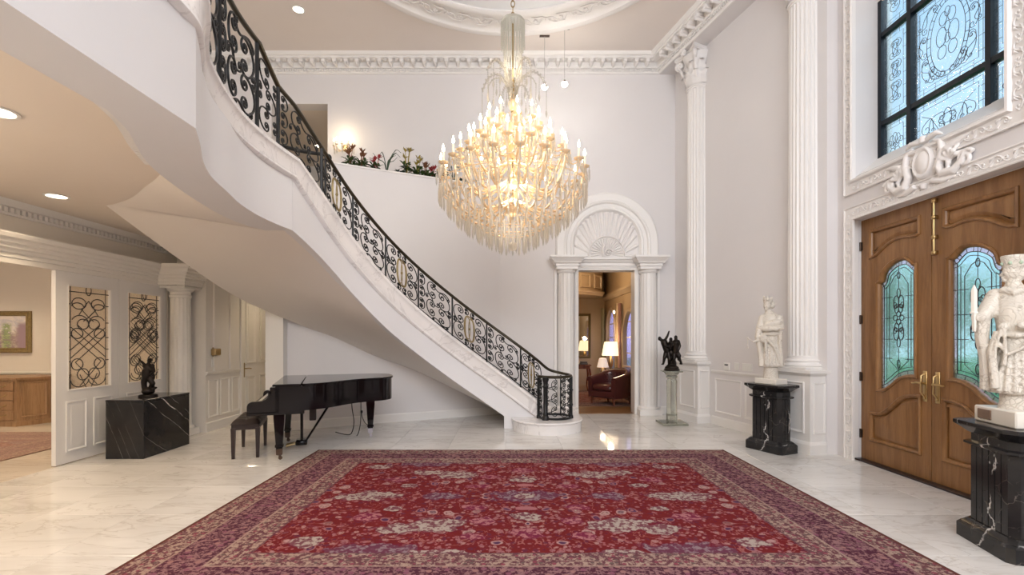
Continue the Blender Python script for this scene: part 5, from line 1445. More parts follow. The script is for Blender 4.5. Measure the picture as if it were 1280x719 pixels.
def make_leaf(y_hinge, sgn, name):
    # frame with local x from hinge to meeting edge; mirrored for the second leaf
    if sgn > 0: FM = frame((XP, y_hinge, 0), (0, -1, 0)); mir = lambda P: P
    else:
        FM = frame((XP, y_hinge - 1.0, 0), (0, -1, 0)); FM = frame((XP, y_hinge + 1.0, 0), (0, -1, 0)); mir = lambda P: [(1.0 - x, z) for x, z in P][::-1]
    glass, up, low = [mir(q) for q in leaf_shapes()]
    mb = MB(); mb.plate([(0.004, 0.02), (0.996, 0.02), (0.996, 2.935), (0.004, 2.935)], [glass, up, low], -0.055, 0, FM)
    leaf = mb.build('door_leaf', M['oak'], door)
    prof = [(-0.028, 0), (-0.028, 0.012), (-0.016, 0.022), (-0.004, 0.018), (0.008, 0.004), (0.014, -0.012), (0.014, -0.03), (-0.02, -0.03)]
    for q in (glass, up, low):
        mb = MB(); mb.frame2d(prof, q, FM); mb.build('moulding', M['oak'], leaf, 35)
    for q in (up, low):
        mb = MB(); rings = []
        for (d, h) in ((0.0, -0.03), (0.012, -0.028), (0.05, -0.004), (0.056, -0.003)): rings.append([FM @ Vector((x, z, h)) for x, z in shrink(q, d)])
        mb.loft(rings, cap=False); b_ = len(mb.v) - len(q); mb.f.append(tuple(b_ + i for i in range(len(q)))); mb.build('raised_panel', M['oak'], leaf, 30)
    G = FM @ Matrix.Translation((0, 0, -0.03))
    inner = shrink(glass, 0.055); inner2 = shrink(glass, 0.09)
    mb = MB(); mb.plate(shrink(glass, 0.0), [inner], -0.004, 0.006, G); mb.build('bevelled_border', M['bevel_glass'], leaf)
    mb = MB(); mb.plate(inner, [], -0.004, 0.002, G); mb.build('glass_pane', M['door_glass'], leaf)
    mb = MB(); came(mb, inner, G, 0.005, True); came(mb, inner2, G, 0.0035, True)
    n_ = len(glass)
    for i in range(0, n_, 3): came(mb, [glass[i], inner[i]], G, 0.004)
    cx = 0.54 if sgn > 0 else 0.46
    zs = [p[1] for p in glass if abs(p[0] - cx) < 0.08]; zt, zb = max(zs), min(zs)
    came(mb, [(cx, zb), (cx, 1.38)], G, 0.004); came(mb, [(cx, 2.06), (cx, zt)], G, 0.004)
    xs = [p[0] for p in inner2]; xa, xb = min(xs), max(xs)
    for z in (1.26, 1.48, 1.72, 1.96): 
        came(mb, [(xa, z), (cx - 0.09, z)], G, 0.0035); came(mb, [(xb, z), (cx + 0.09, z)], G, 0.0035)
    # inner frame with pointed ends
    came(mb, [(cx - 0.13, 1.24), (cx, 1.13), (cx + 0.13, 1.24), (cx + 0.13, 2.09), (cx + 0.06, 2.19), (cx, 2.22), (cx - 0.06, 2.19), (cx - 0.13, 2.09)], G, 0.004, True)
    # knotted centre ornament
    for (cz, s) in ((1.90, 1), (1.54, -1)):
        for k in (-1, 1):
            came(mb, ellip(cx + 0.035 * k, cz, 0.035, 0.07), G, 0.0055, True); came(mb, ellip(cx + 0.028 * k, cz - 0.075 * s, 0.028, 0.05), G, 0.005, True)
            came(mb, ellip(cx + 0.05 * k, cz - 0.04 * s, 0.022, 0.035), G, 0.0045, True)
        came(mb, ellip(cx, cz + 0.10 * s, 0.024, 0.05), G, 0.005, True)
    for k in range(4): came(mb, ellip(cx + 0.045 * math.cos(k * PI / 2), 1.72 + 0.045 * math.sin(k * PI / 2), 0.03, 0.03, 12), G, 0.005, True)
    came(mb, ellip(cx, 2.2, 0.02, 0.04), G, 0.005, True); came(mb, ellip(cx, 1.2, 0.02, 0.05), G, 0.005, True)
    mb.build('lead_cames', M['lead'], leaf)
    # lever handle on a tall plate
    hx = 0.925 if sgn > 0 else 0.075; d_ = -1 if sgn > 0 else 1
    mb = MB(); mb.bbox(hx - 0.026, hx + 0.026, 0.83, 1.15, 0, 0.008, 0.003, FM); mb.tube([FM @ Vector((hx, 1.02, 0)), FM @ Vector((hx, 1.02, 0.05))], 0.012, 8)
    mb.tube([FM @ Vector(p) for p in ((hx - 0.01 * d_, 1.02, 0.05), (hx + 0.05 * d_, 1.025, 0.055), (hx + 0.10 * d_, 1.015, 0.05), (hx + 0.12 * d_, 1.02, 0.045))], [0.012, 0.011, 0.009, 0.007], 8)
    mb.tube([FM @ Vector(p) for p in ((hx, 1.12, 0.01), (hx, 1.10, 0.045), (hx, 0.93, 0.05), (hx, 0.88, 0.01))], 0.009, 8)
    mb.lathe([(0.016, 0), (0.016, 0.012), (0.001, 0.014)], 10, FM @ Matrix.Translation((hx, 0.865, 0.006)))
    mb.build('door_handle', M['brass'], leaf, 50)
    ex = 0.0 if sgn > 0 else 1.0
    for z in (0.32, 1.02, 1.72, 2.62):
        mb = MB(); mb.tube([FM @ Vector((ex, z - 0.055, 0.008)), FM @ Vector((ex, z + 0.055, 0.008))], 0.011, 8); mb.box(ex - 0.03, ex + 0.03, z - 0.05, z + 0.05, 0.0, 0.004, FM)
        mb.build('hinge', M['steel'], leaf, 50)
    return leaf, FM
la, FMa = make_leaf(5.97, 1, 'left')
lb, FMb = make_leaf(3.97, -1, 'right')
mb = MB(); hx = 0.06
mb.tube([FMb @ Vector((hx, 2.34, 0.03)), FMb @ Vector((hx, 2.91, 0.03))], 0.010, 8)
for z in (2.36, 2.52, 2.72, 2.89): mb.bbox(hx - 0.02, hx + 0.02, z - 0.02, z + 0.02, 0, 0.045, 0.006, FMb); mb.ball(FMb @ Vector((hx, z, 0.03)), 0.022, 8, 6)
mb.build('surface_bolt', M['brass'], lb, 50)
mb = MB(); mb.box(XP - 0.09, XP + 0.09, 3.97, 5.97, 0.0, 0.018); mb.build('threshold', M['ebony_dull'], door)
# plain inner lining of the doorway
mb = MB(); mb.frame2d([(0, 0), (0.0, 0.02), (0.02, 0.026), (0.04, 0.02), (0.06, 0.008), (0.06, -0.09), (0.0, -0.09)], [(dy(3.86), 0), (dy(3.86), 3.0), (dy(6.025), 3.0), (dy(6.025), 0)], FD, closed=False)
struct('trim_13', mb, M['trim'], 30)
mb = MB(); mb.box(XP + 0.0, XP + 0.06, 5.97, 6.0, 0, 2.95); mb.box(XP, XP + 0.06, 3.90, 3.97, 0, 2.95); mb.box(XP, XP + 0.06, 3.90, 6.0, 2.937, 2.96); struct('trim_14', mb, M['trim'])

# ================================================================== TRANSOM WINDOW
XW = 4.50
win = tag(bpy.data.objects.new('window_1', None), kind='structure'); C.objects.link(win); win.location = (XW, 4.98, 3.46)
win['label'] = 'tall leaded glass window with dark bars above the entrance doors'
FWn = frame((XW, 0, 0), (0, -1, 0))
ys = [5.886, 5.43, 4.53, 4.07]; zs = [3.46, 4.08, 5.15, 5.80]
mb = MB()
for y in (5.86, 5.43, 4.53, 4.095): mb.box(dy(y) - 0.027, dy(y) + 0.027, 3.46, 5.80, -0.05, 0.03, FWn)
mb.build('mullion', M['win_frame'], win)
mb = MB()
for z in (3.49, 4.08, 5.15, 5.77): mb.box(dy(5.886), dy(4.07), z - 0.027, z + 0.027, -0.045, 0.026, FWn)
mb.build('glazing_bar', M['win_frame'], win)
random.seed(11)
for c in range(3):
    for r_ in range(3):
        x0, x1 = dy(ys[c]) + 0.027, dy(ys[c + 1]) - 0.027; z0, z1 = zs[r_] + 0.027, zs[r_ + 1] - 0.027
        mb = MB(); mb.box(x0, x1, z0, z1, -0.006, 0.0, FWn); pane = mb.build('pane', M['window_glass'], win)
        mb = MB(); w, h = x1 - x0, z1 - z0
        P = lambda u, v: (x0 + u * w, z0 + v * h)
        ex = min(0.045, w * 0.1); 
        for d in (ex, ex * 2): came(mb, [(x0 + d, z0 + d), (x1 - d, z0 + d), (x1 - d, z1 - d), (x0 + d, z1 - d)], FWn, 0.0026, True)
        nx, nz = max(3, int(w / 0.13)), max(3, int(h / 0.13))
        for i in range(1, nx):
            x = x0 + w * i / nx; came(mb, [(x, z0), (x, z0 + 2 * ex)], FWn, 0.0022); came(mb, [(x, z1), (x, z1 - 2 * ex)], FWn, 0.0022)
        for i in range(1, nz):
            z = z0 + h * i / nz; came(mb, [(x0, z), (x0 + 2 * ex, z)], FWn, 0.0022); came(mb, [(x1, z), (x1 - 2 * ex, z)], FWn, 0.0022)
        cx, cz = x0 + w / 2, z0 + h / 2
        def sscr(a, b, r1, r2, s1, s2, bow=0.18):
            came(mb, scroll(P(*a), P(*b), r1, r2, s1, s2, bow, 1.1), FWn, 0.003)
        if c == 1 and r_ == 1:
            rx, rz = 0.20, 0.36
            came(mb, ellip(cx, cz, rx, rz, 40), FWn, 0.0035, True); came(mb, ellip(cx, cz, rx + 0.045, rz + 0.045, 40), FWn, 0.0035, True)
            for i in range(26):
                a = 2 * PI * i / 26; came(mb, [(cx + rx * math.cos(a), cz + rz * math.sin(a)), (cx + (rx + 0.045) * math.cos(a), cz + (rz + 0.045) * math.sin(a))], FWn, 0.003)
            for sx in (-1, 1):
                came(mb, ellip(cx + 0.07 * sx, cz + 0.02, 0.06, 0.10), FWn, 0.003, True); came(mb, ellip(cx + 0.06 * sx, cz - 0.14, 0.05, 0.07), FWn, 0.003, True); came(mb, ellip(cx + 0.05 * sx, cz + 0.2, 0.045, 0.07), FWn, 0.003, True)
                for (a, b) in (((0.5 + 0.24 * sx, 0.12), (0.5 + 0.36 * sx, 0.36)), ((0.5 + 0.36 * sx, 0.42), (0.5 + 0.38 * sx, 0.62)), ((0.5 + 0.36 * sx, 0.70), (0.5 + 0.2 * sx, 0.90)), ((0.5 + 0.08 * sx, 0.11), (0.5 + 0.26 * sx, 0.22))):
                    sscr(a, b, 0.04, 0.05, sx, sx); sscr((a[0] + 0.03 * sx, a[1] + 0.03), (b[0] - 0.02 * sx, b[1]), 0.025, 0.03, -sx, sx)
            for z in (-0.02, 0.1, 0.25): came(mb, ellip(cx, cz + z, 0.03, 0.05), FWn, 0.003, True)
        elif c == 1:
            for sx in (-1, 1):
                sscr((0.5 + 0.05 * sx, 0.35), (0.5 + 0.34 * sx, 0.55), 0.05, 0.07, sx, -sx, 0.3); sscr((0.5 + 0.08 * sx, 0.65), (0.5 + 0.26 * sx, 0.4), 0.05, 0.05, -sx, -sx, 0.3)
                came(mb, [P(0.5 + 0.1 * sx, 0.3), P(0.5 + 0.22 * sx, 0.62), P(0.5 + 0.36 * sx, 0.74)], FWn, 0.003)
            came(mb, ellip(cx, cz, 0.05, 0.10), FWn, 0.0035, True); came(mb, ellip(cx, cz, 0.10, 0.05), FWn, 0.0035, True)
        elif r_ == 1:
            for (v0, v1) in ((0.16, 0.38), (0.42, 0.62), (0.66, 0.86)):
                sscr((0.42, v0), (0.58, v1), 0.05, 0.06, 1, -1, 0.3); sscr((0.62, v0), (0.45, v1), 0.035, 0.04, -1, 1, 0.3)
                came(mb, ellip(cx, z0 + h * (v0 + v1) / 2, 0.04, 0.07), FWn, 0.003, True)
        else:
            for k in range(3): a = PI / 2 + (k - 1) * 0.8; came(mb, ellip(cx + 0.06 * math.cos(a), cz + 0.07 * math.sin(a), 0.035, 0.06), FWn, 0.003, True)
            sscr((0.35, 0.3), (0.65, 0.3), 0.05, 0.05, 1, 1, 0.3); sscr((0.32, 0.6), (0.42, 0.42), 0.04, 0.04, -1, 1); sscr((0.68, 0.6), (0.58, 0.42), 0.04, 0.04, 1, -1)
        tag(mb.build('lead_cames', M['lead'], pane), kind='stuff')

# ================================================================== CARTOUCHE OVER THE DOORS
ct = thing('cartouche', (XD, 4.86, 3.02), 'white carved plaster cartouche with an oval shield and leaf scrolls above the entrance doors', 'ornament')
FC = frame((XD, 4.88, 3.245), (0, -1, 0))
sp_ = [('e', (0, 0.02, 0.0), (0.16, 0.20, 0.045))]
def pl(P): return [(x, z, 0.03) for x, z in P]
for s in (-1, 1):
    sp_ += [('t', [(s * x, z, 0.035) for x, z in [(0.12, 0.2), (0.2, 0.16), (0.22, 0.05), (0.18, -0.08), (0.22, -0.16), (0.34, -0.17), (0.43, -0.10), (0.45, -0.02)]], [0.02, 0.04, 0.045, 0.05, 0.055, 0.05, 0.035, 0.02]),
            ('t', [(s * (0.45 + x), -0.10 + z, 0.03) for x, z in spiral(0, 0, 0.085, 0.02, 0.5, 1.4 * s, 20)] if s > 0 else [(-(0.45 + x), -0.10 + z, 0.03) for x, z in spiral(0, 0, 0.085, 0.02, 0.5, 1.4, 20)], [0.026] * 21),
            ('t', [(s * 0.17, 0.02, 0.03), (s * 0.28, 0.06, 0.04), (s * 0.40, 0.10, 0.03), (s * 0.50, 0.12, 0.02)], [0.03, 0.045, 0.03, 0.01]),
            ('t', [(s * 0.05, 0.24, 0.03), (s * 0.15, 0.26, 0.035), (s * 0.22, 0.22, 0.03)], [0.035, 0.035, 0.012]),
            ('t', [(s * 0.10, -0.19, 0.03), (s * 0.22, -0.23, 0.03), (s * 0.36, -0.23, 0.02)], [0.04, 0.035, 0.012]),
            ('t', [(s * 0.25, -0.02, 0.03), (s * 0.30, -0.09, 0.05), (s * 0.28, -0.16, 0.05)], [0.015, 0.03, 0.015])]
sp_ += [('t', [(0, 0.22, 0.03), (0.0, 0.29, 0.04)], [0.06, 0.03]), ('t', [(0, -0.2, 0.03), (0.0, -0.25, 0.03)], [0.05, 0.03])]
sp_ = [(q[0], q[1], [r_ * 0.8 for r_ in q[2]]) if q[0] == 't' else q for q in sp_]
for s in (-1, 1):
    for k in range(5):
        a = R(20 + 34 * k); sp_.append(('t', [(s * 0.30, -0.06, 0.03), (s * (0.30 + 0.08 * math.cos(a)), -0.06 + 0.09 * math.sin(a), 0.05), (s * (0.30 + 0.15 * math.cos(a)), -0.06 + 0.15 * math.sin(a), 0.02)], [0.012, 0.024, 0.006]))
sculpt('scrollwork', sp_, 0.008, M['plaster'], ct, 2, True, FC)
mb = MB(); mb.lathe([(0.001, 0.075), (0.06, 0.07), (0.09, 0.055), (0.10, 0.045), (0.125, 0.062), (0.14, 0.055), (0.15, 0.02)], 36, FC @ Matrix.Translation((0, 0.02, 0.0)) @ Matrix.Diagonal((0.82, 1.12, 1, 1)))
mb.build('oval_shield', M['plaster'], ct, 60)

# ================================================================== ARCHED DOORWAY SURROUND (back wall)
ar = thing('arched_doorway_surround', (1.89, YB - 0.1, 0), 'white arched doorway surround with fluted pilasters and a shell fan in the back wall', 'doorway')
cxa = 1.89
F0 = frame((0, YB, 0), (1, 0, 0))
for xc in (1.09, 2.69):
    mb = MB(); NF = 16
    fl = lambda i: 1.0 - (0.0 if (i % 6) in (0,) else 0.06 * math.sin(PI * (i % 6) / 6.0))
    mb.lathe([(0.165, 0.17), (0.165, 2.0), (0.155, 2.76)], NF * 6, Matrix.Translation((xc, YB - 0.06, 0)), flute=fl)
    mb.build('pilaster_shaft', M['trim'], ar, 60)
    mb = MB(); mb.bbox(xc - 0.215, xc + 0.215, YB - 0.275, YB, 0, 0.115, 0.006); mb.lathe([(0.205, 0.115), (0.212, 0.135), (0.2, 0.155), (0.175, 0.165), (0.17, 0.18)], 32, Matrix.Translation((xc, YB - 0.06, 0))); mb.build('pilaster_base', M['trim'], ar, 35)
    mb = MB(); mb.lathe([(0.155, 2.74), (0.175, 2.755), (0.185, 2.775), (0.175, 2.79), (0.18, 2.81)], 32, Matrix.Translation((xc, YB - 0.06, 0)))
    mb.sweep([(0, 0), (0.012, 0), (0.012, 0.05), (0.03, 0.06), (0.03, 0.10), (0.06, 0.115), (0.075, 0.15), (0.10, 0.165), (0.12, 0.20), (0.14, 0.215), (0.14, 0.25), (0, 0.25)], [(xc - 0.19, YB, 2.81), (xc - 0.19, YB - 0.25, 2.81), (xc + 0.19, YB - 0.25, 2.81), (xc + 0.19, YB, 2.81)])
    mb.box(xc - 0.19, xc + 0.19, YB - 0.25, YB, 2.81, 3.06); mb.build('entablature_block', M['trim'], ar, 30)
mb = MB(); mb.box(0.86, 0.91, YB - 0.05, YB, 0, 2.82); mb.box(2.87, 2.92, YB - 0.05, YB, 0, 2.82); mb.build('back_pilaster', M['trim'], ar)
mb = MB(); mb.sweep([(0, 0), (0.03, 0), (0.03, 0.07), (0.05, 0.08), (0.05, 0.13), (0.08, 0.15), (0.10, 0.19), (0.12, 0.2), (0.12, 0.235), (0, 0.235)], [(1.28, YB, 2.82), (2.50, YB, 2.82)]); mb.build('entablature', M['trim'], ar, 30)
mb = MB(); mb.frame2d([(-0.075, 0), (-0.075, 0.03), (-0.05, 0.04), (-0.02, 0.028), (0, 0.02), (0, -0.28), (-0.075, 0.0)], [(2.438, 0), (2.438, 2.82), (1.337, 2.82), (1.337, 0)][::-1], F0, closed=False)
mb = MB(); mb.frame2d([(0, 0), (0, 0.02), (-0.02, 0.028), (-0.05, 0.04), (-0.075, 0.03), (-0.075, 0)], [(2.438, 0), (2.438, 2.82), (1.337, 2.82), (1.337, 0)], F0, closed=False); mb.build('architrave', M['trim'], ar, 30)
def arch_line(rx, rise, stilt, z0=3.06, n=36):
    return [(cxa + rx, z0)] + [(cxa + rx * math.cos(PI * i / n), z0 + stilt + (rise - stilt) * math.sin(PI * i / n)) for i in range(n + 1)] + [(cxa - rx, z0)]
mb = MB(); mb.frame2d([(0, 0), (0, 0.075), (0.03, 0.095), (0.15, 0.085), (0.17, 0.10), (0.20, 0.09), (0.22, 0.06), (0.28, 0.055), (0.30, 0.075), (0.33, 0.07), (0.36, 0.03), (0.38, 0)], arch_line(1.0, 1.27, 0.27), F0, closed=False)
mb.build('archivolt', M['trim'], ar, 35)
mb = MB(); mb.plate(arch_line(0.64, 0.93, 0.29), [], 0, 0.012, F0); mb.build('tympanum', M['plaster'], ar)
rib0 = None; NR2 = 18
for i in range(NR2 + 1):
    a = PI * i / NR2; zc = 3.10
    p0 = Vector((cxa + 0.37 * math.cos(a), zc + 0.40 * math.sin(a) + 0.0)); p1 = Vector((cxa + 0.585 * math.cos(a), zc + 0.27 * (1 if True else 0) * min(1, math.sin(a) * 2.2) * 1.0 + 0.545 * math.sin(a)))
    d = p1 - p0
    mb = MB(); n = Vector((-d.y, d.x)).normalized()
    w0, w1 = 0.018, 0.044
    mb.loft([[F0 @ Vector((*(p0 + n * w0 * s), h)) for s, h in ((-1, 0.012), (-0.6, 0.03), (0, 0.036), (0.6, 0.03), (1, 0.012))], [F0 @ Vector((*(p1 + n * w1 * s), h)) for s, h in ((-1, 0.012), (-0.6, 0.044), (0, 0.054), (0.6, 0.044), (1, 0.012))]])
    mb.build('fan_rib', M['plaster'], ar, 60)
    mb = MB(); mb.ball(F0 @ Vector((*(p1 + d.normalized() * 0.015), 0.02)), (0.045, 0.03, 0.035), 10, 6); mb.build('scallop', M['plaster'], ar, 60)
    if i % 1 == 0:
        q0 = Vector((cxa + 0.10 * math.cos(a), zc + 0.03 + 0.10 * math.sin(a))); q1 = Vector((cxa + 0.32 * math.cos(a), zc + 0.35 * math.sin(a)))
        mb = MB(); mb.tube([F0 @ Vector((*q0, 0.015)), F0 @ Vector((*q1, 0.018))], [0.010, 0.022], 6); mb.build('fan_rib', M['plaster'], ar, 60)
mb = MB(); mb.tube([F0 @ Vector((cxa + 0.36 * math.cos(PI * i / 30), 3.09 + 0.395 * math.sin(PI * i / 30), 0.02)) for i in range(31)], 0.018, 6); mb.build('inner_arch_bead', M['plaster'], ar, 60)
mb = MB(); sp = spiral(cxa + 0.03, 3.16, 0.085, 0.012, PI * 0.1, 1.5, 26)
mb.tube([F0 @ Vector((x, z, 0.035)) for x, z in sp], 0.017, 6); mb.tube([F0 @ Vector(p) for p in ((cxa - 0.06, 3.09, 0.03), (cxa - 0.085, 3.20, 0.04), (cxa - 0.05, 3.30, 0.04), (cxa - 0.02, 3.36, 0.03))], [0.03, 0.028, 0.02, 0.006], 6)
mb.ball(F0 @ Vector((cxa + 0.03, 3.16, 0.03)), (0.02, 0.02, 0.02), 8, 6); mb.build('volute', M['plaster'], ar, 60)

# ================================================================== LEADED PARTITION LEAVES (left)
def partition_leaf(y0, y1, label, dense):
    t = thing('leaded_glass_door', (XL, (y0 + y1) / 2, 0), label, 'door', 0, 'leaded glass doors of the side room')
    w = y1 - y0; a, b = y0 + 0.16, y1 - 0.125
    mb = MB(); mb.plate(rect(y0 + 0.004, y1 - 0.004, 0.01, 2.28), [rect(a, b, 0.868, 2.13)], -0.05, 0.0, FL)
    mb.build('leaf_frame', M['trim'], t)
    m_ = (y0 + y1) / 2 + 0.01
    for (p, q) in ((y0 + 0.13, m_ - 0.05), (m_ + 0.05, y1 - 0.11)):
        mb = MB(); mb.frame2d([(0, 0), (0, 0.012), (0.014, 0.016), (0.03, 0.002), (0.04, 0.002), (0.07, 0.010)], rect(p, q, 0.14, 0.74), FL); mb.plate(rect(p + 0.06, q - 0.06, 0.20, 0.68), [], 0, 0.010, FL); mb.build('raised_panel', M['trim'], t, 30)
    mb = MB(); mb.plate(rect(a, b, 0.868, 2.13), [], -0.03, -0.026, FL); mb.build('glass_pane', M['leaf_glass'], t)
    mb = MB(); mb.frame2d([(0, 0), (0, 0.008), (0.012, 0.0), (0.012, -0.026), (0, -0.026)], rect(a, b, 0.868, 2.13), FL); mb.build('glazing_bead', M['trim'], t)
    G = FL @ Matrix.Translation((0, 0, -0.022)); mb = MB(); W = b - a; H = 1.262
    def P(u, v): return (a + u * W, 0.868 + v * H)
    def PL(L, closed=False, r=0.0055): came(mb, [P(*q) for q in L], G, r, closed)
    PL([(0, 0), (1, 0), (1, 1), (0, 1)], True); PL([(0.09, 0), (0.09, 1)]); PL([(0.91, 0), (0.91, 1)]); PL([(0.09, 0.94), (0.91, 0.94)])
    for v in (0.12, 0.27, 0.38, 0.5, 0.65, 0.82, 0.94): PL([(0, v), (0.09, v)]); PL([(0.91, v), (1, v)])
    def ell(cx, cy, rx, ry, r=0.0055): came(mb, [P(cx + rx * math.cos(2 * PI * i / 24), cy + ry * math.sin(2 * PI * i / 24)) for i in range(24)], G, r, True)
    def arc(cx, cy, rx, ry, a0, a1): came(mb, [P(cx + rx * math.cos(R(a0 + (a1 - a0) * i / 16)), cy + ry * math.sin(R(a0 + (a1 - a0) * i / 16))) for i in range(17)], G)
    def motif(off=0.0, sc=1.0):
        ell(0.5, 0.965, 0.06, 0.05)
        for s in (-1, 1):
            arc(0.5 + 0.22 * s, 0.83, 0.16, 0.055, 0, 360); arc(0.5 + 0.25 * s, 0.80, 0.13, 0.035, 0, 180)
            PL([(0.5, 0.86), (0.5 + 0.12 * s, 0.79), (0.5 + 0.22 * s, 0.72)]); PL([(0.5 + 0.18 * s, 0.78), (0.5, 0.70), (0.5 - 0.12 * s, 0.66)])
            arc(0.5 + 0.13 * s, 0.63, 0.13, 0.05, 0, 360); arc(0.5 + 0.2 * s, 0.63, 0.2, 0.085, 30, 175) if s > 0 else arc(0.5 - 0.2, 0.63, 0.2, 0.085, 5, 150)
            PL([(0.5 - 0.40 * s, 0.60), (0.5 + 0.41 * s, 0.30)]); PL([(0.5 - 0.40 * s, 0.52), (0.5 + 0.30 * s, 0.26)]); PL([(0.5 - 0.25 * s, 0.62), (0.5 + 0.41 * s, 0.38)])
            arc(0.5 + 0.26 * s, 0.54, 0.13, 0.05, 0, 360); arc(0.5 + 0.3 * s, 0.50, 0.11, 0.06, 0, 360) if dense else None
            arc(0.5 + 0.26 * s, 0.24, 0.13, 0.055, 0, 360); PL([(0.5 + 0.3 * s, 0.26), (0.5, 0.12), (0.5 - 0.2 * s, 0.03)])
            arc(0.5 + 0.13 * s, 0.14, 0.13, 0.055, 0, 360); arc(0.5 + 0.2 * s, 0.09, 0.2, 0.07, 180, 360); PL([(0.5 + 0.2 * s, 0.14), (0.5 + 0.05 * s, 0.0)])
    motif()
    if dense:                                       # the second sheet seen through the first
        G0 = G; 
        for (du, dv) in ((0.06, 0.035), ):
            G = FL @ Matrix.Translation((du * W, dv * H * 0.5, -0.03)); motif()
        for k in range(7): PL([(0.1, 0.2 + 0.05 * k), (0.9, 0.5 + 0.05 * k)], r=0.003); PL([(0.9, 0.2 + 0.05 * k), (0.1, 0.5 + 0.05 * k)], r=0.003)
    mb.build('lead_cames', M['lead'], t)
    return t
partition_leaf(5.59, 6.49, 'white leaded glass door nearest the side room opening, with clear looped cames', False)
partition_leaf(6.49, 7.40, 'white leaded glass door behind the black marble plinth, with dense looped cames', True)
pc = thing('partition_column', (-5.06, 7.42, 0), 'slim white column at the end of the leaded glass partition', 'column')
mb = MB(); fl = lambda i: 1.0 - (0.0 if (i % 6) in (0,) else 0.05 * math.sin(PI * (i % 6) / 6.0))
mb.lathe([(0.145, 0.17), (0.145, 1.2), (0.135, 2.12)], 16 * 6, Matrix.Translation((-5.06, 7.42, 0)), flute=fl); mb.build('shaft', M['trim_cream'], pc, 60)
mb = MB(); mb.bbox(-5.24, -4.88, 7.24, 7.60, 0, 0.10, 0.006); mb.lathe([(0.178, 0.10), (0.185, 0.12), (0.172, 0.14), (0.15, 0.15), (0.148, 0.18)], 32, Matrix.Translation((-5.06, 7.42, 0))); mb.build('base', M['trim_cream'], pc, 35)
mb = MB(); mb.lathe([(0.135, 2.10), (0.15, 2.12), (0.15, 2.14), (0.138, 2.15), (0.138, 2.19), (0.175, 2.22), (0.18, 2.24)], 32, Matrix.Translation((-5.06, 7.42, 0))); mb.bbox(-5.25, -4.87, 7.23, 7.61, 2.24, 2.279, 0.004); mb.build('capital', M['trim_cream'], pc, 35)
# ================================================================== RUG
rg = MB(); rg.bbox(-2.67, 2.67, -1.868, 1.868, 0, 0.014, 0.004)
o = rg.build('rug', M['rug'], world=False); o.location = (0.14, 4.533, 0.0)
tag(o, 'large red Persian rug with floral field and beige and plum borders on the marble floor', 'rug')
mb = MB()
bind = plain('rug_binding', (0.09, 0.022, 0.015), 0.9)
for s in (-1, 1):
    mb = MB(); mb.tube([(s * 2.672, -1.87, 0.007), (s * 2.672, 1.87, 0.007)], 0.010, 6); mb.build('binding', bind, o, world=False)

# ================================================================== GRAND PIANO
PT = R(20)
pn = thing('grand_piano', (-3.08, 5.65, 0), 'black lacquered grand piano with closed lid standing under the staircase', 'piano', PT)
bent = smooth_curve([(0.58, 0.0), (0.72, 0.03), (0.90, 0.15), (1.08, 0.34), (1.26, 0.50), (1.46, 0.585), (1.62, 0.65), (1.72, 0.78), (1.76, 0.96), (1.755, 1.18), (1.70, 1.36), (1.58, 1.44), (1.45, 1.45)], 5)
outl = [(0.30, 0.0)] + bent + [(0.30, 1.45)]
def P_(mb, name, mat, smooth=35): return mb.build(name, mat, pn, smooth, world=False)
mb = MB(); mb.plate(outl, [shrink(outl, 0.045)], 0.615, 0.912); P_(mb, 'rim', M['ebony'], 30)
mb = MB(); mb.plate(shrink(outl, 0.03), [], 0.66, 0.69); P_(mb, 'soundboard', M['ebony_dull'])
lid = shrink([(0.60, 0.0)] + bent[1:] + [(0.60, 1.45)], -0.018)
mb = MB(); mb.loft([[(x, y, z) for x, y in shrink(lid, d)] for d, z in ((0.006, 0.914), (0, 0.919), (0, 0.934), (0.006, 0.94))]); P_(mb, 'lid', M['ebony'], 30)
mb = MB(); mb.bbox(0.27, 0.575, -0.018, 1.468, 0.914, 0.94, 0.006); P_(mb, 'front_lid', M['ebony'])
for y in (0.0, 1.385):
    prof = [(0.0, 0.60), (0.0, 0.69), (0.012, 0.722), (0.04, 0.738), (0.10, 0.742), (0.16, 0.748), (0.21, 0.775), (0.25, 0.83), (0.275, 0.875), (0.30, 0.912), (0.34, 0.912), (0.34, 0.60)]
    mb = MB(); mb.plate(prof, [], 0, 0.065, Matrix.Translation((0, y + 0.065, 0)) @ Matrix.Rotation(PI / 2, 4, 'X')); P_(mb, 'arm', M['ebony'], 40)
mb = MB(); mb.bbox(-0.005, 0.62, 0.0, 1.45, 0.575, 0.622, 0.006); mb.bbox(0.0, 0.055, 0.065, 1.385, 0.62, 0.672, 0.006); P_(mb, 'key_bed', M['ebony'])
mb = MB(); mb.bbox(0.215, 0.24, 0.065, 1.385, 0.70, 0.86, 0.006); mb.bbox(0.235, 0.30, 0.065, 1.385, 0.84, 0.90, 0.006); P_(mb, 'fallboard', M['ebony'])
mb = MB(); mb.bbox(0.08, 0.30, 0.07, 0.115, 0.622, 0.715, 0.01); mb.bbox(0.08, 0.30, 1.335, 1.38, 0.622, 0.715, 0.01); P_(mb, 'key_block', M['ebony'])
mb = MB(); kw = 1.22 / 52
for i in range(52): mb.box(0.062, 0.215, 0.116 + i * kw, 0.116 + (i + 1) * kw - 0.0012, 0.68, 0.70)
tag(P_(mb, 'white_keys', M['ivory_key'], None), kind='stuff')
mb = MB()
for i in range(51):
    if i % 7 in (2, 6): continue
    mb.box(0.11, 0.215, 0.116 + (i + 1) * kw - 0.006, 0.116 + (i + 1) * kw + 0.006, 0.70, 0.711)
tag(P_(mb, 'black_keys', M['ebony'], None), kind='stuff')
mb = MB()
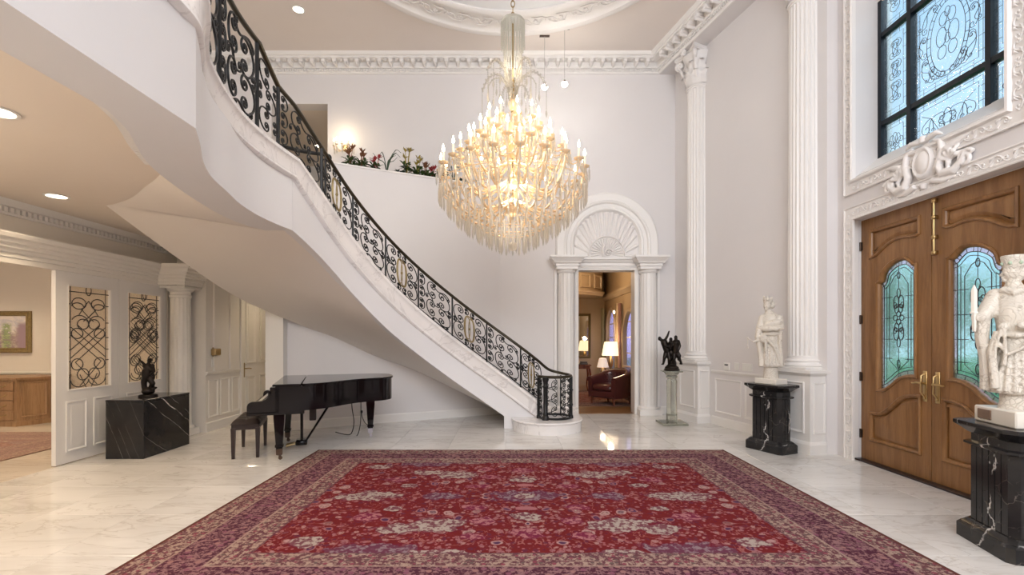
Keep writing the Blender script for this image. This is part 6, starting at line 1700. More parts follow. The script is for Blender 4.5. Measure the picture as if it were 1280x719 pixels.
for k in range(3): mb.bbox(0.30 - 0.01 * k, 0.33, 0.0, 0.02, 0.80 + 0.035 * k, 0.815 + 0.035 * k, 0.003)
P_(mb, 'arm_moulding', M['ebony'])
leg_me = None
for (x, y) in ((0.33, 0.17), (0.33, 1.28), (1.47, 1.20)):
    mb = MB()
    def sq(w, z): return [(sx * w, sy * w, z) for sx, sy in ((-1, -1), (1, -1), (1, 1), (-1, 1))]
    mb.loft([sq(0.075, 0.615), sq(0.075, 0.585), sq(0.062, 0.575), sq(0.060, 0.50), sq(0.038, 0.19), sq(0.047, 0.185), sq(0.047, 0.165), sq(0.036, 0.155), sq(0.033, 0.075)])
    if leg_me is None:
        lg = mb.build('leg', M['ebony'], pn, 20, world=False); leg_me = lg
        f = MB(); f.loft([sq(0.036, 0.19 - 0.02), sq(0.034, 0.07), sq(0.02, 0.06)]); f.lathe([(0.022, -0.011), (0.024, 0), (0.022, 0.011)], 12, Matrix.Translation((0.01, 0, 0.026)) @ Matrix.Rotation(PI / 2, 4, 'X')); f.box(-0.008, 0.02, -0.02, -0.013, 0.02, 0.07); f.box(-0.008, 0.02, 0.013, 0.02, 0.02, 0.07)
        fr = tag(f.build('caster', M['steel'], lg, 30, world=False), 'dark metal ferrule with a caster wheel')
    else:
        lg = copy_part(leg_me, pn); fc = copy_part(fr, lg)
        if x > 1: fc.data = fr.data.copy(); fc['label'] = 'pale wrapped lower end of the tail leg'; fc.data.materials[0] = plain('pale_ferrule', (0.42, 0.39, 0.43), 0.4, 0.2)
    lg.location = (x, y, 0)
mb = MB()
for dy_ in (-0.07, 0.07): mb.tube([(0.55, 0.72 + dy_, 0.60), (0.55, 0.72 + dy_ * 0.7, 0.12)], 0.016, 8)
mb.bbox(0.48, 0.62, 0.60, 0.84, 0.07, 0.125, 0.008); mb.tube([(0.60, 0.66, 0.10), (0.92, 0.62, 0.62)], 0.010, 6); mb.tube([(0.60, 0.78, 0.10), (0.92, 0.80, 0.62)], 0.010, 6); P_(mb, 'pedal_lyre', M['ebony'], 50)
for k in (-1, 0, 1):
    mb = MB(); mb.tube([(0.50, 0.72 + 0.05 * k, 0.085), (0.42, 0.72 + 0.05 * k, 0.075), (0.36, 0.72 + 0.05 * k, 0.06)], [0.009, 0.013, 0.016], 8); P_(mb, 'pedal', M['brass_old'], 60)
mb = MB(); mb.bbox(0.66, 0.74, 0.36, 0.52, 0.43, 0.62, 0.006); P_(mb, 'control_box', M['ebony_dull'])
mb = MB(); mb.tube(catmull([(1.20, 1.15, 0.62), (1.21, 1.2, 0.45), (1.24, 1.3, 0.22), (1.20, 1.36, 0.04), (1.1, 1.5, 0.012), (0.98, 1.72, 0.012)], 6), 0.007, 5); mb.tube(catmull([(1.33, 1.1, 0.62), (1.33, 1.12, 0.3), (1.31, 1.22, 0.10), (1.28, 1.3, 0.012)], 6), 0.006, 5); P_(mb, 'cable', M['cord'], 60)

bn = thing('piano_bench', (-3.41, 6.34, 0), 'black leather padded piano bench in front of the piano keyboard', 'bench', PT)
for sx in (-1, 1):
    for sy in (-1, 1):
        def sq2(w, z): return [(sx * 0.135 + ax * w, sy * 0.355 + ay * w, z) for ax, ay in ((-1, -1), (1, -1), (1, 1), (-1, 1))]
        mb = MB(); mb.loft([sq2(0.017, 0), sq2(0.026, 0.38)]); mb.build('leg', M['ebony_dull'], bn, world=False)
mb = MB(); mb.bbox(-0.155, 0.155, -0.375, 0.375, 0.355, 0.425, 0.005); mb.build('apron', M['ebony_dull'], bn, world=False)
rows = []
for i in range(25):
    y = -0.385 + 0.77 * i / 24; rw = []
    for j in range(17):
        x = -0.165 + 0.33 * j / 16
        e = min(1, min(i, 24 - i) / 2.5, min(j, 16 - j) / 2.5) ** 0.5
        tuft = 0.018 * (abs(math.sin(PI * (y + 0.385) / 0.77 * 4)) * abs(math.sin(PI * (x + 0.165) / 0.33 * 2))) ** 0.5
        rw.append((x, y, 0.425 + e * 0.045 + e * tuft))
    rows.append(rw)
mb = MB(); mb.grid(rows); mb.build('cushion', M['leather_black'], bn, 80, world=False)
for i in range(3):
    for j in range(1): mb = MB(); mb.ball((0, -0.385 + 0.77 * (i + 1) / 4, 0.472), (0.011, 0.011, 0.006), 8, 5); mb.build('button', M['leather_black'], bn, 60, world=False)

ou = thing('wall_outlet', (-2.56, 8.31, 0.21), 'white wall outlet with a black plug behind the piano', 'outlet', math.atan2(0.33, 0.70))
mb = MB(); mb.bbox(-0.035, 0.035, -0.008, 0.006, -0.055, 0.055, 0.003); mb.build('cover_plate', M['plastic'], ou, world=False)
mb = MB(); mb.bbox(-0.018, 0.018, -0.045, -0.006, -0.005, 0.04, 0.006); mb.tube(catmull([(0, -0.04, 0.0), (0.01, -0.06, -0.08), (0.05, -0.08, -0.17), (0.09, -0.1, -0.195), (0.16, -0.16, -0.2)], 6), 0.006, 5); mb.build('plug', M['cord'], ou, 50, world=False)

# ================================================================== BLACK MARBLE PLINTH AND FIGURINE (left)
px_ = thing('marble_plinth', (-4.755, 6.385, 0), 'low black marble box plinth with white veins in front of the leaded doors', 'plinth')
mb = MB(); mb.bbox(-0.235, 0.235, -0.425, 0.425, 0, 0.70, 0.003); mb.build('body', M['black_marble_b'], px_, world=False)
mb = MB(); mb.bbox(-0.237, 0.237, -0.427, 0.427, 0.701, 0.727, 0.003); mb.build('top_slab', M['black_marble_b'], px_, world=False)
fg = thing('bronze_figurine', (-4.74, 6.33, 0.727), 'small dark bronze figurine with a raised arm on the black marble box plinth', 'figurine', math.atan2(4.74, 6.33))
sculpt('figure', [('e', (0, 0, 0.07), (0.075, 0.07, 0.055)), ('e', (0.05, 0, 0.10), (0.05, 0.035, 0.02), (0, -0.3, 0)), ('c', (-0.04, 0, 0.10), 0.03, (-0.045, 0, 0.20), 0.035), ('c', (-0.045, 0, 0.2), 0.035, (-0.02, 0, 0.27), 0.04),
    ('c', (0.03, 0.0, 0.11), 0.03, (0.045, -0.02, 0.17), 0.032), ('c', (0.045, -0.02, 0.17), 0.032, (0.0, 0, 0.26), 0.038), ('c', (-0.02, 0, 0.26), 0.046, (0.0, 0, 0.38), 0.044), ('c', (-0.04, 0, 0.40), 0.024, (0.045, 0, 0.40), 0.026),
    ('c', (0.0, 0, 0.40), 0.022, (0.005, -0.005, 0.44), 0.02), ('e', (0.012, -0.01, 0.468), (0.026, 0.03, 0.034)), ('e', (0.02, 0.01, 0.475), (0.03, 0.028, 0.03)), ('c', (-0.035, 0, 0.41), 0.02, (-0.065, -0.01, 0.455), 0.015), ('c', (-0.065, -0.01, 0.455), 0.015, (-0.09, -0.01, 0.475), 0.011), ('c', (-0.09, -0.01, 0.475), 0.011, (-0.098, -0.01, 0.505), 0.009),
    ('c', (0.045, 0, 0.40), 0.022, (0.062, -0.02, 0.33), 0.018), ('c', (0.062, -0.02, 0.33), 0.018, (0.03, -0.05, 0.29), 0.014), ('e', (0.045, 0, 0.26), (0.03, 0.03, 0.06)), ('e', (-0.05, 0, 0.30), (0.025, 0.03, 0.06)), ('e', (0.03, -0.01, 0.36), (0.05, 0.04, 0.03), (0, 0.5, 0))], 0.006, M['bronze'], fg, 2)
mb = MB(); mb.lathe([(0.105, 0), (0.108, 0.01), (0.104, 0.022), (0.092, 0.03), (0.001, 0.032)], 24, Matrix.Diagonal((1, 0.8, 1, 1))); mb.build('base', M['bronze'], fg, 50, world=False)

# ================================================================== BLACK MARBLE PEDESTALS
def pedestal(loc, rot, label):
    t = thing('marble_pedestal', (*loc, 0), label, 'pedestal', rot, 'black marble pedestals beside the entrance doors')
    def octo(hx, hy, c): return [(-hx + c, -hy), (hx - c, -hy), (hx, -hy + c), (hx, hy - c), (hx - c, hy), (-hx + c, hy), (-hx, hy - c), (-hx, -hy + c)]
    def stack(L): return [[(x, y, z) for x, y in octo(hx, hy, c)] for hx, hy, c, z in L]
    mb = MB(); mb.loft(stack([(0.28, 0.175, 0.035, 0), (0.28, 0.175, 0.035, 0.10), (0.268, 0.163, 0.035, 0.115), (0.262, 0.157, 0.035, 0.118), (0.25, 0.145, 0.035, 0.135), (0.235, 0.13, 0.04, 0.15)])); mb.build('base', M['black_marble'], t, 20, world=False)
    # fluted body: grooves cut into the front and the ends
    hx, hy, c = 0.225, 0.12, 0.045; g = 0.009; d = 0.010
    def side(p, q, n):
        p = Vector(p); q = Vector(q); L = (q - p).length; t_ = (q - p) / L; nn = Vector((-t_.y, t_.x)); out = [p]
        for i in range(1, n + 1):
            m = p + t_ * (L * i / (n + 1)); out += [m - t_ * g / 2, m - t_ * g / 2 + nn * d, m + t_ * g / 2 + nn * d, m + t_ * g / 2]
        return out + [q]
    O = octo(hx, hy, c); pl_ = []
    for i in range(8):
        n = {0: 5, 2: 2, 4: 5, 6: 2}.get(i, 0)
        pl_ += side(O[i], O[(i + 1) % 8], n)[:-1] if n else [Vector(O[i])]
    mb = MB(); mb.plate([(p.x, p.y) for p in pl_], [], 0.15, 0.70); mb.build('body', M['black_marble'], t, world=False)
    mb = MB(); mb.loft(stack([(0.235, 0.13, 0.045, 0.70), (0.255, 0.15, 0.045, 0.712), (0.255, 0.15, 0.045, 0.728), (0.225, 0.12, 0.045, 0.738), (0.225, 0.12, 0.045, 0.79), (0.24, 0.135, 0.045, 0.80), (0.275, 0.17, 0.05, 0.835), (0.30, 0.19, 0.055, 0.85)])); mb.build('neck', M['black_marble'], t, 20, world=False)
    mb = MB(); mb.loft(stack([(0.30, 0.19, 0.055, 0.851), (0.305, 0.195, 0.055, 0.855), (0.305, 0.195, 0.055, 0.878), (0.30, 0.19, 0.055, 0.883)])); mb.build('top_slab', M['black_marble'], t, 20, world=False)
    return t
pedestal((3.47, 6.444), R(-66.7), 'black marble pedestal left of the oak doors under the smaller-looking carved statue')
pedestal((3.525, 3.42), R(-103.4), 'black marble pedestal in the right foreground under the statue holding a sword')

# ================================================================== CARVED IVORY STATUES
def face(cx, cy, cz, s, fx, fy):
    """face details for a head at (cx, cy, cz) of half-height s looking along (fx, fy)"""
    n = math.hypot(fx, fy); fx, fy = fx / n, fy / n; rx, ry = -fy, fx
    P = lambda f, r_, z: (cx + fx * f * s + rx * r_ * s, cy + fy * f * s + ry * r_ * s, cz + z * s)
    L = [('c', P(0.66, 0, 0.12), 0.07 * s, P(0.88, 0, -0.18), 0.12 * s), ('e', P(0.70, 0, -0.44), (0.15 * s, 0.15 * s, 0.07 * s)), ('e', P(0.60, 0, -0.72), (0.2 * s, 0.2 * s, 0.16 * s))]
    for k in (-1, 1): L += [('e', P(0.66, 0.28 * k, 0.02), (0.11 * s, 0.11 * s, 0.07 * s)), ('c', P(0.68, 0.12 * k, 0.2), 0.045 * s, P(0.58, 0.42 * k, 0.18), 0.04 * s), ('e', P(0.0, 0.68 * k, 0.0), (0.13 * s, 0.13 * s, 0.22 * s))]
    return L
TH1 = -math.atan2(3.47, 6.444)
s1 = thing('carved_statue', (3.47, 6.444, 0.883), 'pale carved statue of a crowned robed figure with folded arms on the left black pedestal', 'statue', TH1)
q = R(-66.7) - TH1
mb = MB(); mb.bbox(-0.165, 0.165, -0.105, 0.105, 0, 0.072, 0.006, Matrix.Rotation(q, 4, 'Z')); mb.build('base', M['ivory_plain'], s1, world=False)
fig1 = [('r', [(0.0, 0, 0.05, 0.10, 0.085), (0.0, 0, 0.12, 0.088, 0.08), (0.0, 0, 0.26, 0.08, 0.075), (0, 0, 0.40, 0.08, 0.07)]),
    ('r', [(-0.005, 0, 0.225, 0.132, 0.10), (-0.005, 0, 0.25, 0.137, 0.105), (-0.005, 0, 0.36, 0.112, 0.092), (0, 0, 0.50, 0.098, 0.08), (0.0, 0, 0.64, 0.094, 0.075), (0.0, 0, 0.74, 0.105, 0.078), (0.0, 0, 0.84, 0.12, 0.078), (-0.005, 0, 0.90, 0.112, 0.07), (-0.015, 0, 0.945, 0.06, 0.05), (-0.03, -0.005, 0.985, 0.034, 0.036)]),
    ('e', (-0.042, -0.012, 1.04), (0.048, 0.052, 0.066)), ('e', (0.02, 0.02, 1.05), (0.035, 0.035, 0.05)), ('e', (-0.02, 0.03, 1.06), (0.055, 0.045, 0.055)),
    ('r', [(-0.035, 0, 1.075, 0.052, 0.055), (-0.035, 0, 1.10, 0.057, 0.058), (-0.035, 0, 1.13, 0.06, 0.06), (-0.035, 0, 1.15, 0.05, 0.05), (-0.035, 0, 1.155, 0.02, 0.02)]),
    ('c', (-0.075, -0.02, 1.12), 0.018, (-0.08, -0.02, 1.165), 0.010), ('c', (-0.035, -0.055, 1.12), 0.02, (-0.035, -0.06, 1.16), 0.012), ('c', (0.01, -0.02, 1.12), 0.018, (0.014, -0.02, 1.155), 0.01),
    ('c', (-0.10, 0, 0.88), 0.045, (-0.135, -0.02, 0.74), 0.045), ('c', (-0.135, -0.02, 0.74), 0.043, (-0.02, -0.10, 0.725), 0.034), ('c', (-0.02, -0.10, 0.725), 0.03, (0.09, -0.10, 0.735), 0.022), ('c', (0.095, 0, 0.88), 0.044, (0.115, -0.03, 0.76), 0.042), ('c', (0.115, -0.03, 0.76), 0.038, (0.06, -0.10, 0.725), 0.03),
    ('e', (0.115, -0.105, 0.735), (0.022, 0.018, 0.018)), ('c', (0.115, -0.11, 0.74), 0.007, (0.15, -0.12, 0.735), 0.005), ('c', (0.115, -0.105, 0.73), 0.007, (0.148, -0.115, 0.72), 0.005),
    ('e', (0.03, -0.075, 0.80), (0.115, 0.03, 0.05), (0, -0.25, 0)), ('c', (0.05, -0.075, 0.80), 0.03, (0.145, -0.09, 0.845), 0.006),
    ('t', [(-0.14, -0.04, 0.72), (-0.15, -0.05, 0.62), (-0.135, -0.05, 0.5), (-0.12, -0.05, 0.36), (-0.115, -0.06, 0.23)], [0.04, 0.045, 0.035, 0.028, 0.03]),
    ('t', [(-0.10, -0.085, 0.64), (-0.03, -0.10, 0.58), (0.04, -0.095, 0.50), (0.085, -0.075, 0.38), (0.10, -0.06, 0.24)], [0.02, 0.022, 0.022, 0.02, 0.018]),
    ('t', [(0.115, -0.04, 0.70), (0.105, -0.05, 0.55), (0.115, -0.05, 0.40), (0.13, -0.05, 0.23)], [0.03, 0.026, 0.026, 0.026]),
    ('t', [(-0.06, -0.09, 0.62), (-0.055, -0.10, 0.45), (-0.06, -0.10, 0.26)], [0.02, 0.018, 0.018]), ('e', (-0.085, -0.09, 0.60), (0.05, 0.03, 0.055)),
    ('t', [(-0.095, -0.05, 0.66), (0, -0.082, 0.655), (0.095, -0.05, 0.66)], [0.018] * 3), ('t', [(-0.12, -0.07, 0.585), (-0.17, -0.09, 0.57), (-0.205, -0.10, 0.555)], [0.02, 0.016, 0.014])]
for k in range(9):
    a = PI + PI * k / 8; fig1.append(('t', [(-0.005 + 0.132 * math.cos(a), 0.10 * math.sin(a), 0.245), (0.115 * math.cos(a), 0.088 * math.sin(a), 0.38), (0.098 * math.cos(a), 0.078 * math.sin(a), 0.52)], [0.017, 0.012, 0.006]))
fig1 += face(-0.042, -0.012, 1.035, 0.066, -0.55, -0.85)
sculpt('figure', fig1, 0.0062, M['ivory'], s1, 1)
mb = MB(); mb.tube([(-0.20, -0.10, 0.556), (-0.27, -0.105, 0.60)], 0.006, 6); mb.tube([(-0.27, -0.105, 0.60), (-0.272, -0.105, 0.52), (-0.27, -0.105, 0.47)], [0.004, 0.004, 0.010], 6); mb.ball((-0.27, -0.105, 0.605), 0.013, 8, 6); mb.build('sword_hilt', M['ivory'], s1, 60, world=False)

TH2 = -math.atan2(3.57, 3.40)
s2 = thing('carved_statue', (3.56, 3.405, 0.883), 'pale carved statue of a crowned ruler holding an upright sword on the right foreground pedestal', 'statue', TH2)
q = R(-103.4) - TH2; RQ = Matrix.Rotation(q, 4, 'Z')
mb = MB(); mb.bbox(-0.20, 0.20, -0.13, 0.13, 0, 0.115, 0.008, RQ); mb.build('base', M['ivory_plain'], s2, world=False)
mb = MB(); mb.bbox(-0.155, -0.02, -0.137, -0.129, 0.025, 0.095, 0.003, RQ); mb.build('plaque', M['plaque'], s2, world=False)
fig2 = [('r', [(0, 0, 0.09, 0.10, 0.09), (0, 0, 0.16, 0.085, 0.08), (0, 0, 0.30, 0.08, 0.075)]),
    ('r', [(0.0, 0, 0.225, 0.15, 0.115), (0.0, 0, 0.25, 0.152, 0.118), (0, 0, 0.36, 0.125, 0.10), (0, 0, 0.50, 0.105, 0.088), (0, 0, 0.62, 0.092, 0.08), (0, 0, 0.70, 0.10, 0.082), (0, 0, 0.80, 0.115, 0.085), (0, 0, 0.90, 0.122, 0.08), (0, 0, 0.945, 0.10, 0.068), (-0.01, 0, 0.98, 0.05, 0.05), (-0.015, 0, 1.02, 0.036, 0.04)]),
    ('e', (-0.022, -0.005, 1.075), (0.05, 0.048, 0.07)), ('e', (0.01, 0.015, 1.08), (0.05, 0.046, 0.07)),
    ('r', [(-0.01, 0, 1.105, 0.055, 0.052), (-0.01, 0, 1.12, 0.06, 0.056), (-0.01, 0, 1.17, 0.068, 0.064), (-0.01, 0, 1.195, 0.07, 0.066), (-0.01, 0, 1.20, 0.03, 0.03)]),
    ('t', [(-0.07, -0.04, 0.955), (-0.01, -0.075, 0.93), (0.07, -0.05, 0.955)], [0.026] * 3),
    ('c', (-0.10, 0, 0.915), 0.055, (-0.145, -0.03, 0.80), 0.055), ('c', (-0.145, -0.03, 0.80), 0.052, (-0.165, -0.06, 0.765), 0.045), ('c', (-0.165, -0.06, 0.765), 0.03, (-0.20, -0.075, 0.755), 0.022),
    ('e', (-0.208, -0.08, 0.755), (0.018, 0.02, 0.025)),
    ('c', (0.105, 0, 0.915), 0.055, (0.15, -0.03, 0.77), 0.055), ('c', (0.15, -0.03, 0.77), 0.05, (0.06, -0.11, 0.70), 0.032), ('e', (0.03, -0.115, 0.70), (0.03, 0.025, 0.025)),
    ('t', [(-0.165, -0.05, 0.75), (-0.17, -0.05, 0.62), (-0.15, -0.05, 0.48), (-0.145, -0.05, 0.34), (-0.15, -0.04, 0.24)], [0.045, 0.042, 0.04, 0.04, 0.035]),
    ('t', [(-0.09, -0.085, 0.66), (-0.12, -0.10, 0.52), (-0.11, -0.11, 0.40), (-0.10, -0.11, 0.26)], [0.022, 0.024, 0.026, 0.026]),
    ('t', [(-0.095, -0.055, 0.645), (0.0, -0.09, 0.63), (0.10, -0.055, 0.645)], [0.022] * 3), ('t', [(-0.05, -0.095, 0.72), (-0.10, -0.10, 0.60), (-0.04, -0.115, 0.50), (0.05, -0.11, 0.56), (0.10, -0.09, 0.66)], [0.016] * 5),
    ('e', (-0.06, -0.10, 0.69), (0.03, 0.024, 0.03)), ('t', [(-0.055, -0.11, 0.67), (-0.05, -0.12, 0.52), (-0.055, -0.12, 0.42)], [0.011, 0.010, 0.014]), ('t', [(-0.07, -0.11, 0.67), (-0.10, -0.12, 0.55), (-0.105, -0.12, 0.46)], [0.010, 0.010, 0.014]),
    ('t', [(0.14, -0.05, 0.74), (0.15, -0.06, 0.55), (0.14, -0.06, 0.26)], [0.045, 0.04, 0.03])]
for k in range(11):
    a = PI + PI * k / 10; fig2.append(('t', [(0.148 * math.cos(a), 0.114 * math.sin(a), 0.24), (0.126 * math.cos(a), 0.10 * math.sin(a), 0.36), (0.104 * math.cos(a), 0.088 * math.sin(a), 0.52)], [0.017, 0.013, 0.006]))
for k in range(5):
    z = 0.30 + 0.055 * k; fig2.append(('t', [(-0.03, -0.108 + 0.012 * k * 0.5, z), (0.03, -0.112 + 0.012 * k * 0.5, z), (0.08, -0.095 + 0.01 * k * 0.5, z)], [0.007] * 3))
for k in range(4): fig2.append(('c', (-0.208 - 0.012, -0.095, 0.742 + 0.011 * k), 0.0065, (-0.208 + 0.014, -0.10, 0.742 + 0.011 * k), 0.0065))
fig2.append(('c', (-0.20, -0.07, 0.765), 0.008, (-0.208, -0.097, 0.787), 0.006))
fig2 += face(-0.022, -0.005, 1.07, 0.068, -0.93, -0.36)
sculpt('figure', fig2, 0.0058, M['ivory'], s2, 1)
mb = MB()
for k in range(7):
    a = PI * 0.55 + 2 * PI * k / 7; mb.ball((-0.01 + 0.062 * math.cos(a), 0.058 * math.sin(a), 1.14), (0.012, 0.012, 0.014), 8, 5)
mb.build('crown_beads', plain('green_stained_ivory', (0.42, 0.52, 0.40), 0.4), s2, 60, world=False)
mb = MB(); mb.loft([[(-0.208 + w * sx, -0.10 + t_ * sy, z) for sx, sy in ((-1, 0), (0, -1), (1, 0), (0, 1))] for w, t_, z in ((0.010, 0.010, 0.66), (0.012, 0.012, 0.70), (0.0125, 0.010, 0.74), (0.0125, 0.010, 0.785), (0.022, 0.012, 0.79), (0.022, 0.012, 0.80), (0.017, 0.007, 0.805), (0.017, 0.006, 0.955), (0.004, 0.003, 0.995))]); mb.build('sword', M['ivory_plain'], s2, world=False)

# ================================================================== BRONZE GROUP ON A GLASS PEDESTAL
gp = thing('glass_pedestal', (2.80, 8.39, 0), 'clear glass column pedestal beside the arched doorway', 'pedestal')
mb = MB(); mb.bbox(-0.215, 0.215, -0.215, 0.215, 0.002, 0.04, 0.004); mb.build('foot_plate', M['pedestal_glass'], gp, world=False)
mb = MB(); mb.bbox(-0.075, 0.075, -0.075, 0.075, 0.041, 0.16, 0.01); mb.build('foot_block', M['pedestal_glass'], gp, world=False)
mb = MB(); fl = lambda i: 1.0 - (0.06 if i % 2 else 0)
mb.lathe([(0.095, 0.161), (0.09, 0.20), (0.085, 0.5), (0.09, 0.74), (0.07, 0.79)], 24, flute=fl); mb.build('shaft', M['pedestal_glass'], gp, 60, world=False)
mb = MB(); mb.lathe([(0.07, 0.791), (0.10, 0.81), (0.09, 0.84), (0.12, 0.88), (0.135, 0.90)], 24); mb.bbox(-0.15, 0.15, -0.15, 0.15, 0.901, 0.925, 0.004); mb.build('capital', M['pedestal_glass'], gp, 50, world=False)
bg = thing('bronze_group', (2.80, 8.39, 0.925), 'dark bronze sculpture of dancing figures with a raised arm on the glass pedestal', 'sculpture', -math.atan2(2.8, 8.39))
grp = [('e', (0, 0, 0.05), (0.12, 0.09, 0.05)), ('e', (0.02, 0, 0.12), (0.06, 0.05, 0.09))]
def body(hip, chest, head, arms, legs, s=1.0):
    L = [('c', hip, 0.042 * s, chest, 0.046 * s), ('c', chest, 0.022 * s, head, 0.022 * s), ('e', head, (0.030 * s, 0.032 * s, 0.038 * s))]
    for (a, b, c) in arms: L += [('c', a, 0.019 * s, b, 0.016 * s), ('c', b, 0.016 * s, c, 0.011 * s), ('e', c, (0.014 * s, 0.014 * s, 0.016 * s))]
    for (a, b, c) in legs: L += [('c', a, 0.034 * s, b, 0.024 * s), ('c', b, 0.023 * s, c, 0.013 * s), ('e', (c[0] - 0.015, c[1] - 0.01, c[2]), (0.026 * s, 0.02 * s, 0.012 * s))]
    return L
grp += body((-0.075, -0.02, 0.33), (-0.125, -0.02, 0.49), (-0.20, -0.02, 0.555), [((-0.11, -0.02, 0.53), (-0.07, -0.02, 0.60), (-0.045, -0.02, 0.68)), ((-0.15, -0.03, 0.50), (-0.10, -0.07, 0.42), (-0.03, -0.08, 0.42))], [((-0.09, -0.02, 0.32), (-0.12, -0.05, 0.22), (-0.14, -0.03, 0.11)), ((-0.06, -0.02, 0.32), (-0.04, -0.06, 0.2), (-0.05, -0.02, 0.09))])
grp += body((0.06, -0.02, 0.33), (0.07, -0.02, 0.48), (0.066, -0.025, 0.575), [((0.04, -0.02, 0.51), (0.0, -0.06, 0.44), (-0.03, -0.07, 0.50)), ((0.11, -0.02, 0.51), (0.135, -0.03, 0.43), (0.115, -0.05, 0.36))], [((0.045, -0.02, 0.31), (0.035, -0.05, 0.2), (0.045, -0.03, 0.09)), ((0.08, -0.02, 0.31), (0.12, -0.03, 0.22), (0.16, -0.01, 0.12))])
grp += body((0.0, 0.05, 0.34), (-0.01, 0.05, 0.46), (-0.015, 0.05, 0.54), [((-0.04, 0.05, 0.48), (-0.09, 0.06, 0.42), (-0.10, 0.03, 0.36)), ((0.03, 0.05, 0.48), (0.06, 0.05, 0.42), (0.04, 0.0, 0.38))], [((0, 0.05, 0.33), (0.0, 0.02, 0.2), (0.0, 0.04, 0.08)), ((0.01, 0.05, 0.33), (0.02, 0.06, 0.2), (0.02, 0.05, 0.08))])
grp += [('e', (0.0, 0, 0.30), (0.10, 0.05, 0.07)), ('e', (0.08, 0, 0.28), (0.06, 0.05, 0.05)), ('t', [(0.10, -0.03, 0.34), (0.13, -0.03, 0.26), (0.10, -0.04, 0.18)], [0.02, 0.03, 0.012])]
grp = [(g[0], g[1], g[2] * 1.3, g[3], g[4] * 1.3) if g[0] == 'c' else g for g in grp]
sculpt('figures', grp, 0.0075, M['bronze'], bg, 1)
mb = MB(); mb.lathe([(0.13, 0), (0.135, 0.012), (0.125, 0.03), (0.12, 0.04), (0.001, 0.042)], 28); mb.build('base', M['bronze'], bg, 50, world=False)

# ================================================================== SMALL WALL FITTINGS
p = wp(1.52, 1.02, 0.0)
th = thing('thermostat', p, 'white thermostat with a small dark display on the wall between the columns', 'thermostat', col_rot)
mb = MB(); mb.bbox(-0.07, 0.07, -0.028, 0.0, -0.06, 0.06, 0.006); mb.build('housing', M['plastic'], th, world=False)
mb = MB(); mb.bbox(-0.042, 0.042, -0.031, -0.027, 0.015, 0.036, 0.001); mb.build('display', M['screen'], th, world=False)
for k, (t_, w) in enumerate(((1.74, 0.05), (1.98, 0.11))):
    p = wp(t_, 1.03, 0.0); sw = thing('switch_plate', p, ['narrow white switch plate next to the thermostat', 'wide white multi-switch plate nearer the black pedestal'][k], 'switch', col_rot)
    mb = MB(); mb.bbox(-w, w, -0.008, 0, -0.06, 0.06, 0.003); mb.build('cover_plate', M['plastic'], sw, world=False)
    for j in range(1 if k == 0 else 4):
        x = 0 if k == 0 else -0.075 + 0.05 * j; mb = MB(); mb.bbox(x - 0.014, x + 0.014, -0.013, -0.007, -0.03, 0.03, 0.002); mb.build('rocker', M['plastic'], sw, world=False)
hl = thing('wall_picture_light', (-4.8, 7.80, 1.26), 'small brass plate fitting on the hall wall beside the slim column', 'wall light')
mb = MB(); mb.bbox(-4.8, -4.72, 7.74, 7.90, 1.21, 1.32, 0.012); mb.build('shade', M['brass_old'], hl); mb = MB(); mb.bbox(-4.8, -4.78, 7.78, 7.86, 1.19, 1.34, 0.004); mb.build('back_plate', M['brass_old'], hl)
sw = thing('switch_plate', (-4.8, 7.80, 1.08), 'white switch plate below the brass fitting on the hall wall', 'switch'); mb = MB(); mb.bbox(-4.8, -4.79, 7.76, 7.84, 1.02, 1.14, 0.003); mb.build('cover_plate', M['plastic'], sw); mb = MB(); mb.bbox(-4.79, -4.783, 7.785, 7.815, 1.05, 1.11, 0.002); mb.build('rocker', M['plastic'], sw)

# hall door (left, beyond the column)
d2 = tag(bpy.data.objects.new('door_2', None), kind='structure'); C.objects.link(d2); d2.location = (-4.82, 9.2, 0); d2['label'] = 'cream panelled door in the hall behind the piano'
mb = MB(); mb.plate(rect(8.67, 9.74, 0.01, 2.31), [], -0.06, -0.02, FH); lf = mb.build('door_leaf', M['trim_cream'], d2)
for (a, b) in ((8.80, 9.14), (9.27, 9.61)):
    for (c, d_) in ((0.18, 0.80), (1.02, 2.16)):
        mb = MB(); mb.frame2d([(0, -0.02), (0, -0.006), (0.02, -0.002), (0.045, -0.016), (0.05, -0.02)], rect(a, b, c, d_), FH); mb.plate(rect(a + 0.08, b - 0.08, c + 0.08, d_ - 0.08), [], -0.02, -0.010, FH); mb.build('raised_panel', M['trim_cream'], lf, 30)
mb = MB(); mb.bbox(8.715, 8.765, 0.78, 1.04, -0.02, -0.008, 0.003, FH); mb.tube([FH @ Vector(q) for q in ((8.74, 0.94, -0.01), (8.74, 0.94, 0.04), (8.80, 0.94, 0.045), (8.88, 0.93, 0.04))], 0.011, 8); mb.build('door_handle', M['brass_old'], lf, 50)
dp = thing('dark_painting', (-4.42, 9.97, 1.6), 'dark framed painting at the end of the hall behind the piano', 'painting')
mb = MB(); mb.frame2d([(0, 0), (0, 0.03), (0.03, 0.04), (0.06, 0.012), (0.06, 0)], rect(-4.74, -4.0, 1.12, 1.92), frame((0, 9.998, 0), (1, 0, 0))); mb.build('frame', M['mahogany'], dp, 30)
mb = MB(); mb.box(-4.70, -4.04, 9.98, 9.995, 1.16, 1.88); mb.build('canvas', M['painting_dark'], dp)
